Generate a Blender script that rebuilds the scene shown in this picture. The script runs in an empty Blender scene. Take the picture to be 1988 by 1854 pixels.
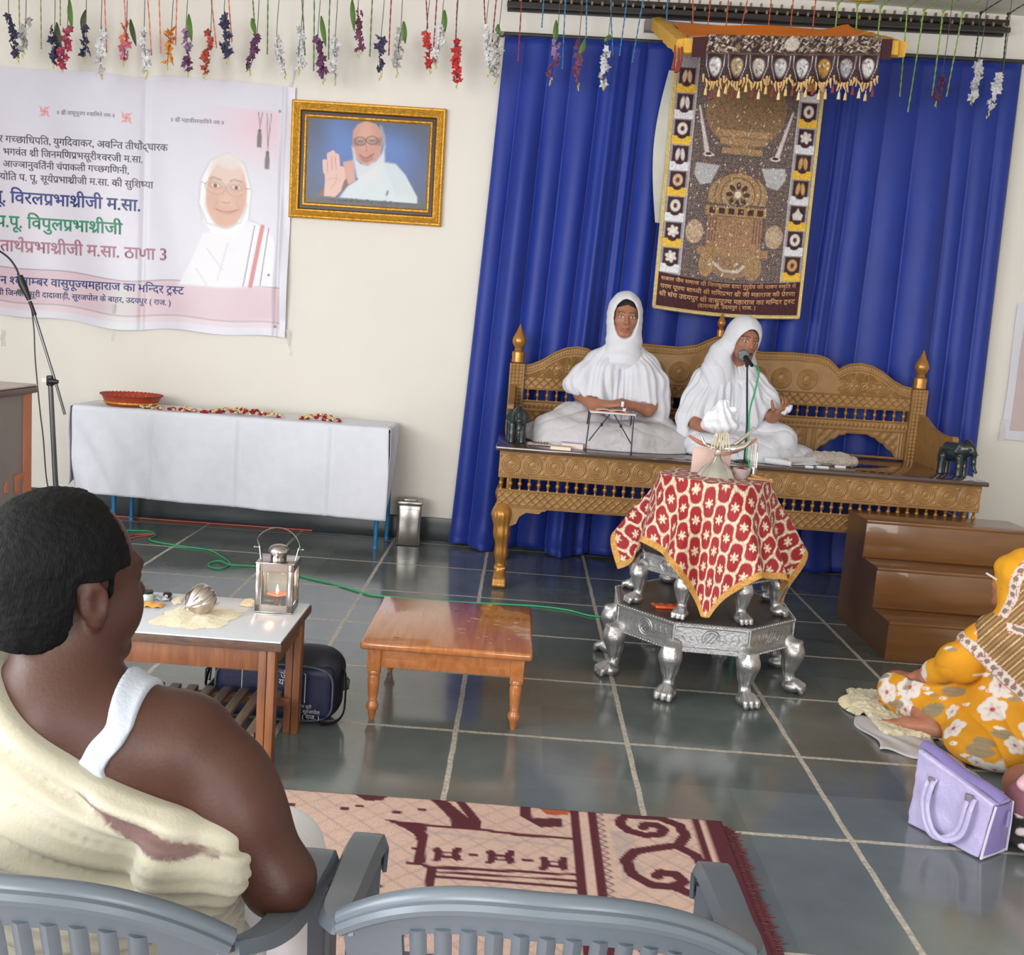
import bpy, bmesh, math, random
import numpy as np
from mathutils import Vector, Matrix

# ------------------------------------------------------------------ camera
C = bpy.context.scene.collection
scn = bpy.context.scene
F_PX, PIT, ROL, YAW, CAM_H = 2033.2, 0.1469, 0.0746, -0.0036, 1.445
_fw = np.array([math.sin(YAW)*math.cos(PIT), math.cos(YAW)*math.cos(PIT), -math.sin(PIT)])
_r0 = np.array([math.cos(YAW), -math.sin(YAW), 0.0]); _u0 = np.cross(_r0, _fw)
CR = math.cos(ROL)*_r0 + math.sin(ROL)*_u0
CU = -math.sin(ROL)*_r0 + math.cos(ROL)*_u0
cam = bpy.data.cameras.new('camera'); cam_o = bpy.data.objects.new('camera', cam); C.objects.link(cam_o)
cam.sensor_width = 36.0; cam.lens = 36.0*F_PX/1988.0; cam.clip_start = 0.02
mw = Matrix.Identity(4)
for i in range(3):
    mw[i][0] = CR[i]; mw[i][1] = CU[i]; mw[i][2] = -_fw[i]
mw[0][3], mw[1][3], mw[2][3] = 0, 0, CAM_H
cam_o.matrix_world = mw
scn.camera = cam_o

# ------------------------------------------------------------------ world, window light, exposure
scn.view_settings.view_transform = 'Standard'; scn.view_settings.look = 'None'
scn.view_settings.gamma = 1.0; scn.view_settings.use_curve_mapping = False
scn.view_settings.exposure = 0.18
wd = bpy.data.worlds.new('daylight'); scn.world = wd; wd.use_nodes = True
_bg = wd.node_tree.nodes['Background']
_bg.inputs[0].default_value = (0.80, 0.90, 1.0, 1); _bg.inputs[1].default_value = 1.6

def window_light(name, loc, rot, sx, sy, power, col):
    l = bpy.data.lights.new(name, 'AREA'); l.shape = 'RECTANGLE'; l.size = sx; l.size_y = sy
    l.energy = power; l.color = col
    o = bpy.data.objects.new(name, l); C.objects.link(o); o.location = loc; o.rotation_euler = rot
    return o
# daylight coming in at the tall windows of the rear wall (behind the viewer) and of the left wall
window_light('daylight_rear_window', (-3.0, -3.9, 1.9), (math.radians(90), 0, 0), 3.2, 2.2, 260, (1.0, 0.97, 0.95))
window_light('daylight_rear_window_far', (1.9, -3.9, 1.9), (math.radians(90), 0, 0), 2.4, 2.2, 130, (1.0, 0.97, 0.95))
window_light('daylight_left_window', (-4.4, 0.6, 1.9), (math.radians(90), 0, math.radians(-90)), 3.0, 2.2, 190, (0.96, 0.98, 1.0))

# ------------------------------------------------------------------ measuring helpers (a pixel of the 1988x1854 frame to a point)
CAMP = np.array([0.0, 0.0, CAM_H])
def _ray(px, py): return _fw + CR*((px-994)/F_PX) - CU*((py-927)/F_PX)
def at(px, py, y): d = _ray(px, py); return Vector(CAMP + d*(y/d[1]))
def on(px, py, z=0.0): d = _ray(px, py); return Vector(CAMP + d*((z-CAM_H)/d[2]))

# ------------------------------------------------------------------ materials
def srgb(c):
    return tuple(((v/255.0)/12.92 if v/255.0 <= 0.04045 else ((v/255.0+0.055)/1.055)**2.4) for v in c)
def M(name, col, rough=0.5, metal=0.0, var=0.10, vs=8.0, bump=0.0, bs=60.0, sheen=0.0, coat=0.0, attr=None, trans=0.0, alpha=1.0, spec=0.5, sss=0.0, detail=4.0, stretch=None):
    m = bpy.data.materials.new(name); m.use_nodes = True
    nt = m.node_tree; N = nt.nodes; L = nt.links; b = N['Principled BSDF']
    b.inputs['Roughness'].default_value = rough; b.inputs['Metallic'].default_value = metal
    b.inputs['Sheen Weight'].default_value = sheen; b.inputs['Coat Weight'].default_value = coat
    b.inputs['Transmission Weight'].default_value = trans; b.inputs['Alpha'].default_value = alpha
    b.inputs['Specular IOR Level'].default_value = spec
    if sss: b.inputs['Subsurface Weight'].default_value = sss; b.inputs['Subsurface Radius'].default_value = (0.010, 0.004, 0.002); b.inputs['Subsurface Scale'].default_value = 1.0
    tc = N.new('ShaderNodeTexCoord'); mp = N.new('ShaderNodeMapping')
    L.new(tc.outputs['Object'], mp.inputs[0])
    if stretch: mp.inputs['Scale'].default_value = stretch
    nz = N.new('ShaderNodeTexNoise'); nz.inputs['Scale'].default_value = vs; nz.inputs['Detail'].default_value = detail
    L.new(mp.outputs[0], nz.inputs['Vector'])
    mr = N.new('ShaderNodeMapRange'); mr.inputs['To Min'].default_value = 1-var; mr.inputs['To Max'].default_value = 1+var
    mr.inputs['From Min'].default_value = 0.25; mr.inputs['From Max'].default_value = 0.75
    L.new(nz.outputs['Fac'], mr.inputs['Value'])
    mx = N.new('ShaderNodeVectorMath'); mx.operation = 'SCALE'
    if attr:
        a = N.new('ShaderNodeAttribute'); a.attribute_name = attr; L.new(a.outputs['Color'], mx.inputs[0])
    else:
        mx.inputs[0].default_value = srgb(col)
    L.new(mr.outputs[0], mx.inputs['Scale']); L.new(mx.outputs[0], b.inputs['Base Color'])
    if bump:
        n2 = N.new('ShaderNodeTexNoise'); n2.inputs['Scale'].default_value = bs; n2.inputs['Detail'].default_value = 3
        L.new(mp.outputs[0], n2.inputs['Vector'])
        bp = N.new('ShaderNodeBump'); bp.inputs['Strength'].default_value = bump; bp.inputs['Distance'].default_value = 0.01
        L.new(n2.outputs['Fac'], bp.inputs['Height']); L.new(bp.outputs[0], b.inputs['Normal'])
    return m
def wood(name, c1, c2, rough=0.4, scale=4.0, axis=(1, 12, 12), bump=0.05, coat=0.2):
    m = M(name, c1, rough, coat=coat); nt = m.node_tree; N = nt.nodes; L = nt.links; b = N['Principled BSDF']
    tc = N.new('ShaderNodeTexCoord'); mp = N.new('ShaderNodeMapping'); mp.inputs['Scale'].default_value = axis
    L.new(tc.outputs['Object'], mp.inputs[0])
    nz = N.new('ShaderNodeTexNoise'); nz.inputs['Scale'].default_value = scale; nz.inputs['Detail'].default_value = 6; nz.inputs['Distortion'].default_value = 0.6
    L.new(mp.outputs[0], nz.inputs['Vector'])
    cr = N.new('ShaderNodeValToRGB'); cr.color_ramp.elements[0].position = 0.3; cr.color_ramp.elements[1].position = 0.7
    cr.color_ramp.elements[0].color = srgb(c1)+(1,); cr.color_ramp.elements[1].color = srgb(c2)+(1,)
    L.new(nz.outputs['Fac'], cr.inputs[0]); L.new(cr.outputs[0], b.inputs['Base Color'])
    if bump:
        bp = N.new('ShaderNodeBump'); bp.inputs['Strength'].default_value = bump; bp.inputs['Distance'].default_value = 0.01
        L.new(nz.outputs['Fac'], bp.inputs['Height']); L.new(bp.outputs[0], b.inputs['Normal'])
    return m

# ------------------------------------------------------------------ mesh builder: every call adds to one mesh
class MB:
    def __init__(s): s.v = []; s.f = []; s.c = []; s.n = 0; s.hard = False
    def add(s, V, Fc, col=None):
        V = [tuple(map(float, p)) for p in V]; o = s.n
        s.v += V; s.n += len(V)
        s.f += [tuple(i+o for i in f) for f in Fc]
        if col is not None: s.c += [tuple(col)]*len(V) if not hasattr(col[0], '__len__') else [tuple(c) for c in col]
        return s
    def box(s, lo, hi, M4=None):
        (x0, y0, z0), (x1, y1, z1) = lo, hi
        V = [(x0,y0,z0),(x1,y0,z0),(x1,y1,z0),(x0,y1,z0),(x0,y0,z1),(x1,y0,z1),(x1,y1,z1),(x0,y1,z1)]
        if M4 is not None: V = [tuple(M4 @ Vector(p)) for p in V]
        return s.add(V, [(0,3,2,1),(4,5,6,7),(0,1,5,4),(1,2,6,5),(2,3,7,6),(3,0,4,7)])
    def rbox(s, lo, hi, r=0.005, seg=2, M4=None):
        bm = bmesh.new(); bmesh.ops.create_cube(bm, size=1.0)
        for v in bm.verts:
            v.co = Vector([(lo[i]+hi[i])/2 + v.co[i]*(hi[i]-lo[i]) for i in range(3)])
        r = min(r, 0.49*min(hi[i]-lo[i] for i in range(3)))
        bmesh.ops.bevel(bm, geom=list(bm.edges), offset=r, segments=seg, profile=0.5, affect='EDGES')
        return s.bm(bm, M4)
    def bm(s, bm, M4=None):
        bm.verts.index_update()
        V = [tuple((M4 @ v.co) if M4 is not None else v.co) for v in bm.verts]
        Fc = [tuple(v.index for v in f.verts) for f in bm.faces]; bm.free()
        return s.add(V, Fc)
    def tube(s, pts, r, seg=10, cap=True, flat=1.0, closed=False, up=None):
        P = [Vector(p) for p in pts]; n = len(P)
        R = r if hasattr(r, '__len__') else [r]*n
        V = []; prev = None
        for i in range(n):
            if closed: t = P[(i+1) % n]-P[i-1]
            else: t = P[min(i+1, n-1)]-P[max(i-1, 0)]
            t = t.normalized() if t.length > 1e-9 else Vector((0,0,1))
            if prev is None:
                a = Vector(up) if up is not None else (Vector((0,0,1)) if abs(t.z) < 0.9 else Vector((1,0,0)))
            else: a = prev
            nrm = a - t*a.dot(t)
            nrm = nrm.normalized() if nrm.length > 1e-6 else t.orthogonal().normalized()
            prev = nrm; b = t.cross(nrm)
            for k in range(seg):
                A = 2*math.pi*k/seg
                V.append(P[i] + nrm*(math.cos(A)*R[i]*flat) + b*(math.sin(A)*R[i]))
        Fc = []
        for i in range(n if closed else n-1):
            for k in range(seg):
                k2 = (k+1) % seg; j = (i+1) % n
                Fc.append((i*seg+k, i*seg+k2, j*seg+k2, j*seg+k))
        if cap and not closed:
            Fc.append(tuple(range(seg-1, -1, -1))); Fc.append(tuple((n-1)*seg+k for k in range(seg)))
        return s.add(V, Fc)
    def lathe(s, prof, seg=24, M4=None, cap=True, rfun=None):
        V = []
        for (r, z) in prof:
            for k in range(seg):
                A = 2*math.pi*k/seg; rr = r if rfun is None else r*rfun(A, z)
                V.append(Vector((rr*math.cos(A), rr*math.sin(A), z)))
        if M4 is not None: V = [M4 @ p for p in V]
        n = len(prof); Fc = []
        for i in range(n-1):
            for k in range(seg):
                k2 = (k+1) % seg
                Fc.append((i*seg+k, i*seg+k2, (i+1)*seg+k2, (i+1)*seg+k))
        if cap:
            Fc.append(tuple(range(seg-1, -1, -1))); Fc.append(tuple((n-1)*seg+k for k in range(seg)))
        return s.add(V, Fc)
    def ball(s, c, r, seg=12, rings=8, M4=None):
        rx = r if hasattr(r, '__len__') else (r, r, r)
        prof = []
        T = Matrix.Translation(Vector(c)) if M4 is None else M4 @ Matrix.Translation(Vector(c))
        T = T @ Matrix.Diagonal((rx[0], rx[1], rx[2], 1))
        for i in range(rings+1):
            a = -math.pi/2 + math.pi*i/rings; prof.append((max(math.cos(a), 1e-3), math.sin(a)))
        return s.lathe(prof, seg, T)
    def prism(s, poly, a, b, axis='y', M4=None):
        """outline in the two other axes, carried from a to b along axis"""
        n = len(poly); V = []
        for d in (a, b):
            for (p, q) in poly:
                V.append({'y': (p, d, q), 'x': (d, p, q), 'z': (p, q, d)}[axis])
        if M4 is not None: V = [tuple(M4 @ Vector(p)) for p in V]
        Fc = [tuple(range(n)), tuple(range(2*n-1, n-1, -1))]
        for i in range(n):
            j = (i+1) % n; Fc.append((i, i+n, j+n, j))
        return s.add(V, Fc)
    def grid(s, nu, nv, fn, col=None, wrap=False):
        V = []; cc = []
        for j in range(nv):
            for i in range(nu):
                V.append(fn(i/(nu-1) if not wrap else i/nu, j/(nv-1)))
        Fc = []
        for j in range(nv-1):
            for i in range(nu if wrap else nu-1):
                i2 = (i+1) % nu
                Fc.append((j*nu+i, j*nu+i2, (j+1)*nu+i2, (j+1)*nu+i))
        return s.add(V, Fc, col)
    def sheet(s, nu, nv, fn, th=0.002):
        """a cloth-like surface with thickness: two copies of fn(u,v) th apart along the normal, edges closed"""
        A = np.array([[fn(i/(nu-1), j/(nv-1)) for i in range(nu)] for j in range(nv)], float)
        du = np.gradient(A, axis=1); dv = np.gradient(A, axis=0); n = np.cross(du, dv); n /= np.linalg.norm(n, axis=2, keepdims=True)+1e-12
        return s.sheet_arr(A, n, th)
    def sheet_arr(s, A, n, th, col=None):
        nv, nu = A.shape[:2]
        T = (A+n*th/2).reshape(-1, 3); B = (A-n*th/2).reshape(-1, 3); N0 = nu*nv
        Fc = []
        for j in range(nv-1):
            for i in range(nu-1):
                a = j*nu+i; b = a+1; c = b+nu; d = a+nu
                Fc.append((a, b, c, d)); Fc.append((N0+d, N0+c, N0+b, N0+a))
        rim = [i for i in range(nu)] + [j*nu+nu-1 for j in range(1, nv)] + [(nv-1)*nu+i for i in range(nu-2, -1, -1)] + [j*nu for j in range(nv-2, 0, -1)]
        for k in range(len(rim)):
            a = rim[k]; b = rim[(k+1) % len(rim)]; Fc.append((b, a, N0+a, N0+b))
        cc = None
        if col is not None: cc = np.concatenate([col.reshape(-1, 3)]*2)
        return s.add(np.concatenate([T, B]), Fc, cc)
    def np(s, V, Fc, col=None): return s.add(V, Fc, col)
    def mesh(s, name, smooth=True, angle=40):
        me = bpy.data.meshes.new(name); me.from_pydata(s.v, [], s.f); me.update()
        if s.c and len(s.c) == len(s.v): set_col(me, np.array(s.c))
        if smooth:
            me.polygons.foreach_set('use_smooth', [True]*len(me.polygons))
            try: me.set_sharp_from_angle(angle=math.radians(angle))
            except Exception: pass
        return me
def set_col(me, rgb):
    a = me.color_attributes.new('paint', 'FLOAT_COLOR', 'POINT')
    d = np.ones((len(me.vertices), 4), np.float32); d[:, :3] = rgb
    a.data.foreach_set('color', d.ravel())

def obj(name, mb, mat, parent=None, label=None, loc=None, rot=None, smooth=True, angle=40):
    me = mb if isinstance(mb, bpy.types.Mesh) else mb.mesh(name, smooth, angle)
    o = bpy.data.objects.new(name, me); C.objects.link(o)
    if mat is not None:
        for m in (mat if isinstance(mat, (list, tuple)) else [mat]): me.materials.append(m)
    if parent is not None: o.parent = parent
    if label: o['label'] = label
    if loc is not None: o.location = loc
    if rot is not None: o.rotation_euler = rot
    return o
def tag(o, label, cat, group=None, kind=None):
    o['label'] = label; o['category'] = cat
    if group: o['group'] = group
    if kind: o['kind'] = kind
    return o
def thing(name, label, cat, loc=(0, 0, 0), rz=0.0, group=None):
    o = bpy.data.objects.new(name, None); C.objects.link(o); o.empty_display_size = 0.05
    o.location = loc; o.rotation_euler = (0, 0, rz)
    return tag(o, label, cat, group)
def struct(name, mb, mat, label=None, cat=None):
    o = obj(name, mb, mat); o['kind'] = 'structure'
    o['label'] = label or name.replace('_', ' '); o['category'] = cat or name.split('_')[0]
    return o
def dup(o, parent=None, **kw):
    c = o.copy(); C.objects.link(c)
    if parent is not None: c.parent = parent; c.matrix_parent_inverse = o.matrix_parent_inverse
    for ch in list(o.children): dup(ch, c)
    for k, v in kw.items():
        if k == 'loc': c.location = v
        elif k == 'rz': c.rotation_euler = (0, 0, v)
        else: c[k] = v
    return c
def T(x=0, y=0, z=0): return Matrix.Translation((x, y, z))
def Rz(a): return Matrix.Rotation(a, 4, 'Z')
def Rx(a): return Matrix.Rotation(a, 4, 'X')
def Ry(a): return Matrix.Rotation(a, 4, 'Y')
def lerp(a, b, t): return a+(b-a)*t
def spline(pts, n=40):
    """smooth curve through the points (Catmull-Rom)"""
    P = [np.array(p, float) for p in pts]; P = [2*P[0]-P[1]]+P+[2*P[-1]-P[-2]]; out = []
    m = len(P)-3
    for k in range(n+1):
        t = k/n*m; i = min(int(t), m-1); t -= i
        a, b, c, d = P[i:i+4]
        out.append(0.5*((2*b)+(c-a)*t+(2*a-5*b+4*c-d)*t*t+(3*b-a-3*c+d)*t**3))
    return out
def smooth01(a, b, x): 
    t = np.clip((x-a)/(b-a), 0, 1); return t*t*(3-2*t)
rng = random.Random(7)
def vnoise(P, seed=0, freq=1.0):
    """cheap smooth 3-D value noise on an (n,3) array"""
    P = np.asarray(P, float)*freq; i = np.floor(P).astype(np.int64); f = P-i; f = f*f*(3-2*f); out = 0
    def h(a, b, c):
        n = (a*73856093) ^ (b*19349663) ^ (c*83492791) ^ (seed*2654435761 % 2**31)
        n = (n ^ (n >> 13))*1274126177 & 0x7fffffff; n = n ^ (n >> 16)
        return (n % 10007)/10007.0
    for dx in (0, 1):
        for dy in (0, 1):
            for dz in (0, 1):
                w = (f[..., 0] if dx else 1-f[..., 0])*(f[..., 1] if dy else 1-f[..., 1])*(f[..., 2] if dz else 1-f[..., 2])
                out = out + w*h(i[..., 0]+dx, i[..., 1]+dy, i[..., 2]+dz)
    return out*2-1

# ------------------------------------------------------------------ organic bodies: blended volumes meshed as one continuous surface
class Vol:
    def __init__(s, lo, hi, vox):
        s.lo = np.array(lo, float); s.vox = vox
        s.n = np.ceil((np.array(hi, float)-s.lo)/vox).astype(int)+1
        s.F = np.full(s.n, 0.3, np.float32)
    def _sl(s, lo, hi, pad):
        a = np.clip(np.floor((np.array(lo)-pad-s.lo)/s.vox).astype(int), 0, s.n); b = np.clip(np.ceil((np.array(hi)+pad-s.lo)/s.vox).astype(int)+1, 0, s.n)
        if (b <= a).any(): return None, None
        g = [s.lo[i]+np.arange(a[i], b[i], dtype=np.float32)*s.vox for i in range(3)]
        return (slice(a[0], b[0]), slice(a[1], b[1]), slice(a[2], b[2])), np.stack(np.meshgrid(*g, indexing='ij'), -1)
    def _put(s, sl, d, k, sub):
        A = s.F[sl]; d = d.astype(np.float32)
        if sub:
            d = -d; h = np.maximum(k-np.abs(A-d), 0)/k if k > 0 else 0; s.F[sl] = np.maximum(A, d)+h*h*k/4
        else:
            h = np.maximum(k-np.abs(A-d), 0)/k if k > 0 else 0; s.F[sl] = np.minimum(A, d)-h*h*k/4
    def cap(s, a, b, ra, rb=None, k=0.02, sub=False, flat=None):
        """tapered limb from a to b; flat=(axis vector, factor) squashes it along an axis"""
        rb = ra if rb is None else rb; a = np.array(a, float); b = np.array(b, float); R = max(ra, rb)
        sl, P = s._sl(np.minimum(a, b)-R, np.maximum(a, b)+R, k+2*s.vox)
        if sl is None: return s
        ab = b-a; L2 = max((ab*ab).sum(), 1e-9); t = np.clip(((P-a)@ab)/L2, 0, 1)
        q = P-a-t[..., None]*ab
        if flat is not None:
            ax = np.array(flat[0], float); ax /= np.linalg.norm(ax); c = q@ax; q = q+(c*(1/flat[1]-1))[..., None]*ax
        d = np.sqrt((q*q).sum(-1))-(ra+(rb-ra)*t)
        if flat is not None: d = d*min(flat[1], 1.0) if flat[1] < 1 else d
        s._put(sl, d, k, sub); return s
    def chain(s, pts, rad, k=0.02, sub=False, flat=None):
        for i in range(len(pts)-1): s.cap(pts[i], pts[i+1], rad[i], rad[i+1], k, sub, flat)
        return s
    def ell(s, c, r, k=0.02, rot=None, sub=False):
        c = np.array(c, float); r = np.array(r, float); Rm = max(r)
        sl, P = s._sl(c-Rm, c+Rm, k+2*s.vox)
        if sl is None: return s
        q = P-c
        if rot is not None: q = q@np.array(rot)          # columns of rot: the ellipsoid's own axes
        k0 = np.sqrt(((q/r)**2).sum(-1)); k1 = np.sqrt(((q/(r*r))**2).sum(-1))+1e-9
        s._put(sl, k0*(k0-1)/k1, k, sub); return s
    def rbox(s, c, h, r, k=0.02, rot=None, sub=False):
        c = np.array(c, float); h = np.array(h, float); Rm = np.linalg.norm(h)+r
        sl, P = s._sl(c-Rm, c+Rm, k+2*s.vox)
        if sl is None: return s
        q = P-c
        if rot is not None: q = q@np.array(rot)
        q = np.abs(q)-(h-r); d = np.sqrt((np.maximum(q, 0)**2).sum(-1))+np.minimum(q.max(-1), 0)-r
        s._put(sl, d, k, sub); return s
    def pts(s):
        g = [s.lo[i]+np.arange(s.n[i], dtype=np.float32)*s.vox for i in range(3)]
        return np.stack(np.meshgrid(*g, indexing='ij'), -1)
    def copy(s):
        v = Vol.__new__(Vol); v.lo = s.lo; v.vox = s.vox; v.n = s.n; v.F = s.F.copy(); return v
    def verts(s):
        F = s.F.copy(); F[0] = F[-1] = 1; F[:, 0] = F[:, -1] = 1; F[:, :, 0] = F[:, :, -1] = 1
        n = np.array(F.shape)-1; neg = F < 0
        def cn(A, o): return A[o[0]:o[0]+n[0], o[1]:o[1]+n[1], o[2]:o[2]+n[2]]
        offs = [(i, j, k) for i in (0, 1) for j in (0, 1) for k in (0, 1)]
        cnt = sum(cn(neg, o).astype(np.int8) for o in offs)
        cell = np.argwhere((cnt > 0) & (cnt < 8)); ci = tuple(cell.T)
        idx = np.full(n, -1, np.int64); idx[ci] = np.arange(len(cell))
        acc = np.zeros((len(cell), 3)); w = np.zeros(len(cell))
        for ax in range(3):
            o2 = [o for o in offs if o[ax] == 0]
            for o in o2:
                p = list(o); p[ax] = 1
                a = F[tuple(cell[:, i]+o[i] for i in range(3))]; b = F[tuple(cell[:, i]+p[i] for i in range(3))]
                m = (a < 0) != (b < 0); t = np.where(m, a/np.where(m, a-b, 1), 0)
                pos = np.tile(np.array(o, float), (len(cell), 1)); pos[:, ax] = t
                acc[m] += pos[m]; w[m] += 1
        V = s.lo+(cell+acc/w[:, None])*s.vox
        Q = []
        for ax in range(3):
            u, v = (ax+1) % 3, (ax+2) % 3
            sl0 = [slice(1, n[i]) for i in range(3)]; sl0[ax] = slice(0, n[ax])
            sl1 = list(sl0); sl1[ax] = slice(1, n[ax]+1)
            a = neg[tuple(sl0)]; b = neg[tuple(sl1)]
            e = np.argwhere(a != b); off = np.array([1, 1, 1]); off[ax] = 0; e = e+off
            fl = a[tuple((e-off).T)]
            def g(du, dv):
                c = e.copy(); c[:, u] -= du; c[:, v] -= dv; return idx[tuple(c.T)]
            q = np.stack([g(1, 1), g(0, 1), g(0, 0), g(1, 0)], 1)
            q[~fl] = q[~fl][:, ::-1]; Q.append(q)
        return V, np.concatenate(Q)
    def mesh(s, name, relax=2, disp=None, col=None):
        V, Q = s.verts()
        E = np.concatenate([Q[:, [0, 1]], Q[:, [1, 2]], Q[:, [2, 3]], Q[:, [3, 0]]])
        deg = np.bincount(E.ravel(), minlength=len(V))[:, None]+1e-9
        def lap(X):
            A = np.zeros_like(X)
            for i in range(X.shape[1]):
                A[:, i] = np.bincount(E[:, 0], X[E[:, 1], i], len(X))+np.bincount(E[:, 1], X[E[:, 0], i], len(X))
            return A/deg
        for _ in range(relax): V = V+0.5*(lap(V)-V)
        def normals(V):
            fn = np.cross(V[Q[:, 2]]-V[Q[:, 0]], V[Q[:, 3]]-V[Q[:, 1]]); Nn = np.zeros_like(V)
            for k in range(4):
                for i in range(3): Nn[:, i] += np.bincount(Q[:, k], fn[:, i], len(V))
            return Nn/(np.linalg.norm(Nn, axis=1, keepdims=True)+1e-12)
        if disp is not None:
            Nn = normals(V); V = V+Nn*disp(V, Nn)[:, None]
        me = bpy.data.meshes.new(name)
        me.vertices.add(len(V)); me.vertices.foreach_set('co', V.astype(np.float32).ravel())
        me.loops.add(Q.size); me.loops.foreach_set('vertex_index', Q.astype(np.int32).ravel())
        me.polygons.add(len(Q)); me.polygons.foreach_set('loop_start', np.arange(0, Q.size, 4, dtype=np.int32))
        me.polygons.foreach_set('use_smooth', np.ones(len(Q), bool))
        me.update(calc_edges=True); me.validate()
        if col is not None: set_col(me, col(V, normals(V)))
        return me
def rotm(rx=0, ry=0, rz=0):
    return np.array((Matrix.Rotation(rz, 3, 'Z') @ Matrix.Rotation(ry, 3, 'Y') @ Matrix.Rotation(rx, 3, 'X')))

# ------------------------------------------------------------------ printed and woven patterns: colours on a grid of vertices
class Canvas:
    """colours in sRGB 0-255, x to the right, y down, unit = cells"""
    def __init__(s, w, h, bg): 
        s.w, s.h = w, h; s.a = np.tile(np.array(bg, float), (h, w, 1)); s.X, s.Y = np.meshgrid(np.arange(w)+0.5, np.arange(h)+0.5)
    def mix(s, m, col):
        m = np.clip(m, 0, 1)[..., None]; s.a = s.a*(1-m)+np.array(col, float)*m
    def ell(s, cx, cy, rx, ry, col, ang=0.0, soft=1.0, op=1.0, ring=None):
        c, d = math.cos(ang), math.sin(ang); x = (s.X-cx)*c+(s.Y-cy)*d; y = -(s.X-cx)*d+(s.Y-cy)*c
        k = np.sqrt((x/rx)**2+(y/ry)**2); dd = (k-1)*min(rx, ry)
        if ring is not None: dd = np.abs(dd)-ring
        s.mix(op*np.clip(0.5-dd/soft, 0, 1), col)
    def rect(s, x0, y0, x1, y1, col, soft=0.6, op=1.0):
        dd = np.maximum(np.maximum(x0-s.X, s.X-x1), np.maximum(y0-s.Y, s.Y-y1)); s.mix(op*np.clip(0.5-dd/soft, 0, 1), col)
    def poly(s, pts, col, soft=1.0, op=1.0):
        n = len(pts); D = np.full(s.X.shape, 1e9); ins = np.zeros(s.X.shape, bool)
        for i in range(n):
            (ax, ay), (bx, by) = pts[i], pts[(i+1) % n]
            ex, ey = bx-ax, by-ay; wx, wy = s.X-ax, s.Y-ay
            t = np.clip((wx*ex+wy*ey)/(ex*ex+ey*ey+1e-9), 0, 1)
            D = np.minimum(D, (wx-ex*t)**2+(wy-ey*t)**2)
            c = ((ay > s.Y) != (by > s.Y)) & (s.X < ex*(s.Y-ay)/(by-ay+1e-12)+ax); ins ^= c
        dd = np.sqrt(D)*np.where(ins, -1, 1); s.mix(op*np.clip(0.5-dd/soft, 0, 1), col)
    def line(s, pts, w, col, soft=1.0, op=1.0):
        D = np.full(s.X.shape, 1e9)
        for (ax, ay), (bx, by) in zip(pts[:-1], pts[1:]):
            ex, ey = bx-ax, by-ay; wx, wy = s.X-ax, s.Y-ay
            t = np.clip((wx*ex+wy*ey)/(ex*ex+ey*ey+1e-9), 0, 1)
            D = np.minimum(D, (wx-ex*t)**2+(wy-ey*t)**2)
        s.mix(op*np.clip(0.5-(np.sqrt(D)-w/2)/soft, 0, 1), col)
    def lin(s):
        v = np.clip(s.a, 0, 255)/255; return np.where(v <= 0.04045, v/12.92, ((v+0.055)/1.055)**2.4)
def print_sheet(cv, fn, th=0.002):
    """mesh of a printed sheet: fn(u,v)->point array from arrays u (0..1 right), v (0..1 down)"""
    U, V = np.meshgrid(np.linspace(0, 1, cv.w), np.linspace(0, 1, cv.h))
    A = fn(U, V); du = np.gradient(A, axis=1); dv = np.gradient(A, axis=0); n = np.cross(dv, du); n /= np.linalg.norm(n, axis=2, keepdims=True)+1e-12
    mb = MB(); mb.sheet_arr(A, n, th, cv.lin()); return mb
# ================================================================== THE ROOM
WY = 6.72                     # back wall
ZC = 3.50                     # ceiling
XL, XR, YB = -4.6, 4.6, -4.2
m_wall = M('cream_paint', (226, 221, 214), 0.62, var=0.025, vs=1.6, bump=0.03, bs=180)
m_ceil = M('ceiling_paint', (226, 224, 210), 0.8, var=0.02)
m_skirt = M('slate_skirting', (58, 64, 68), 0.30, var=0.18, vs=5)

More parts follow.
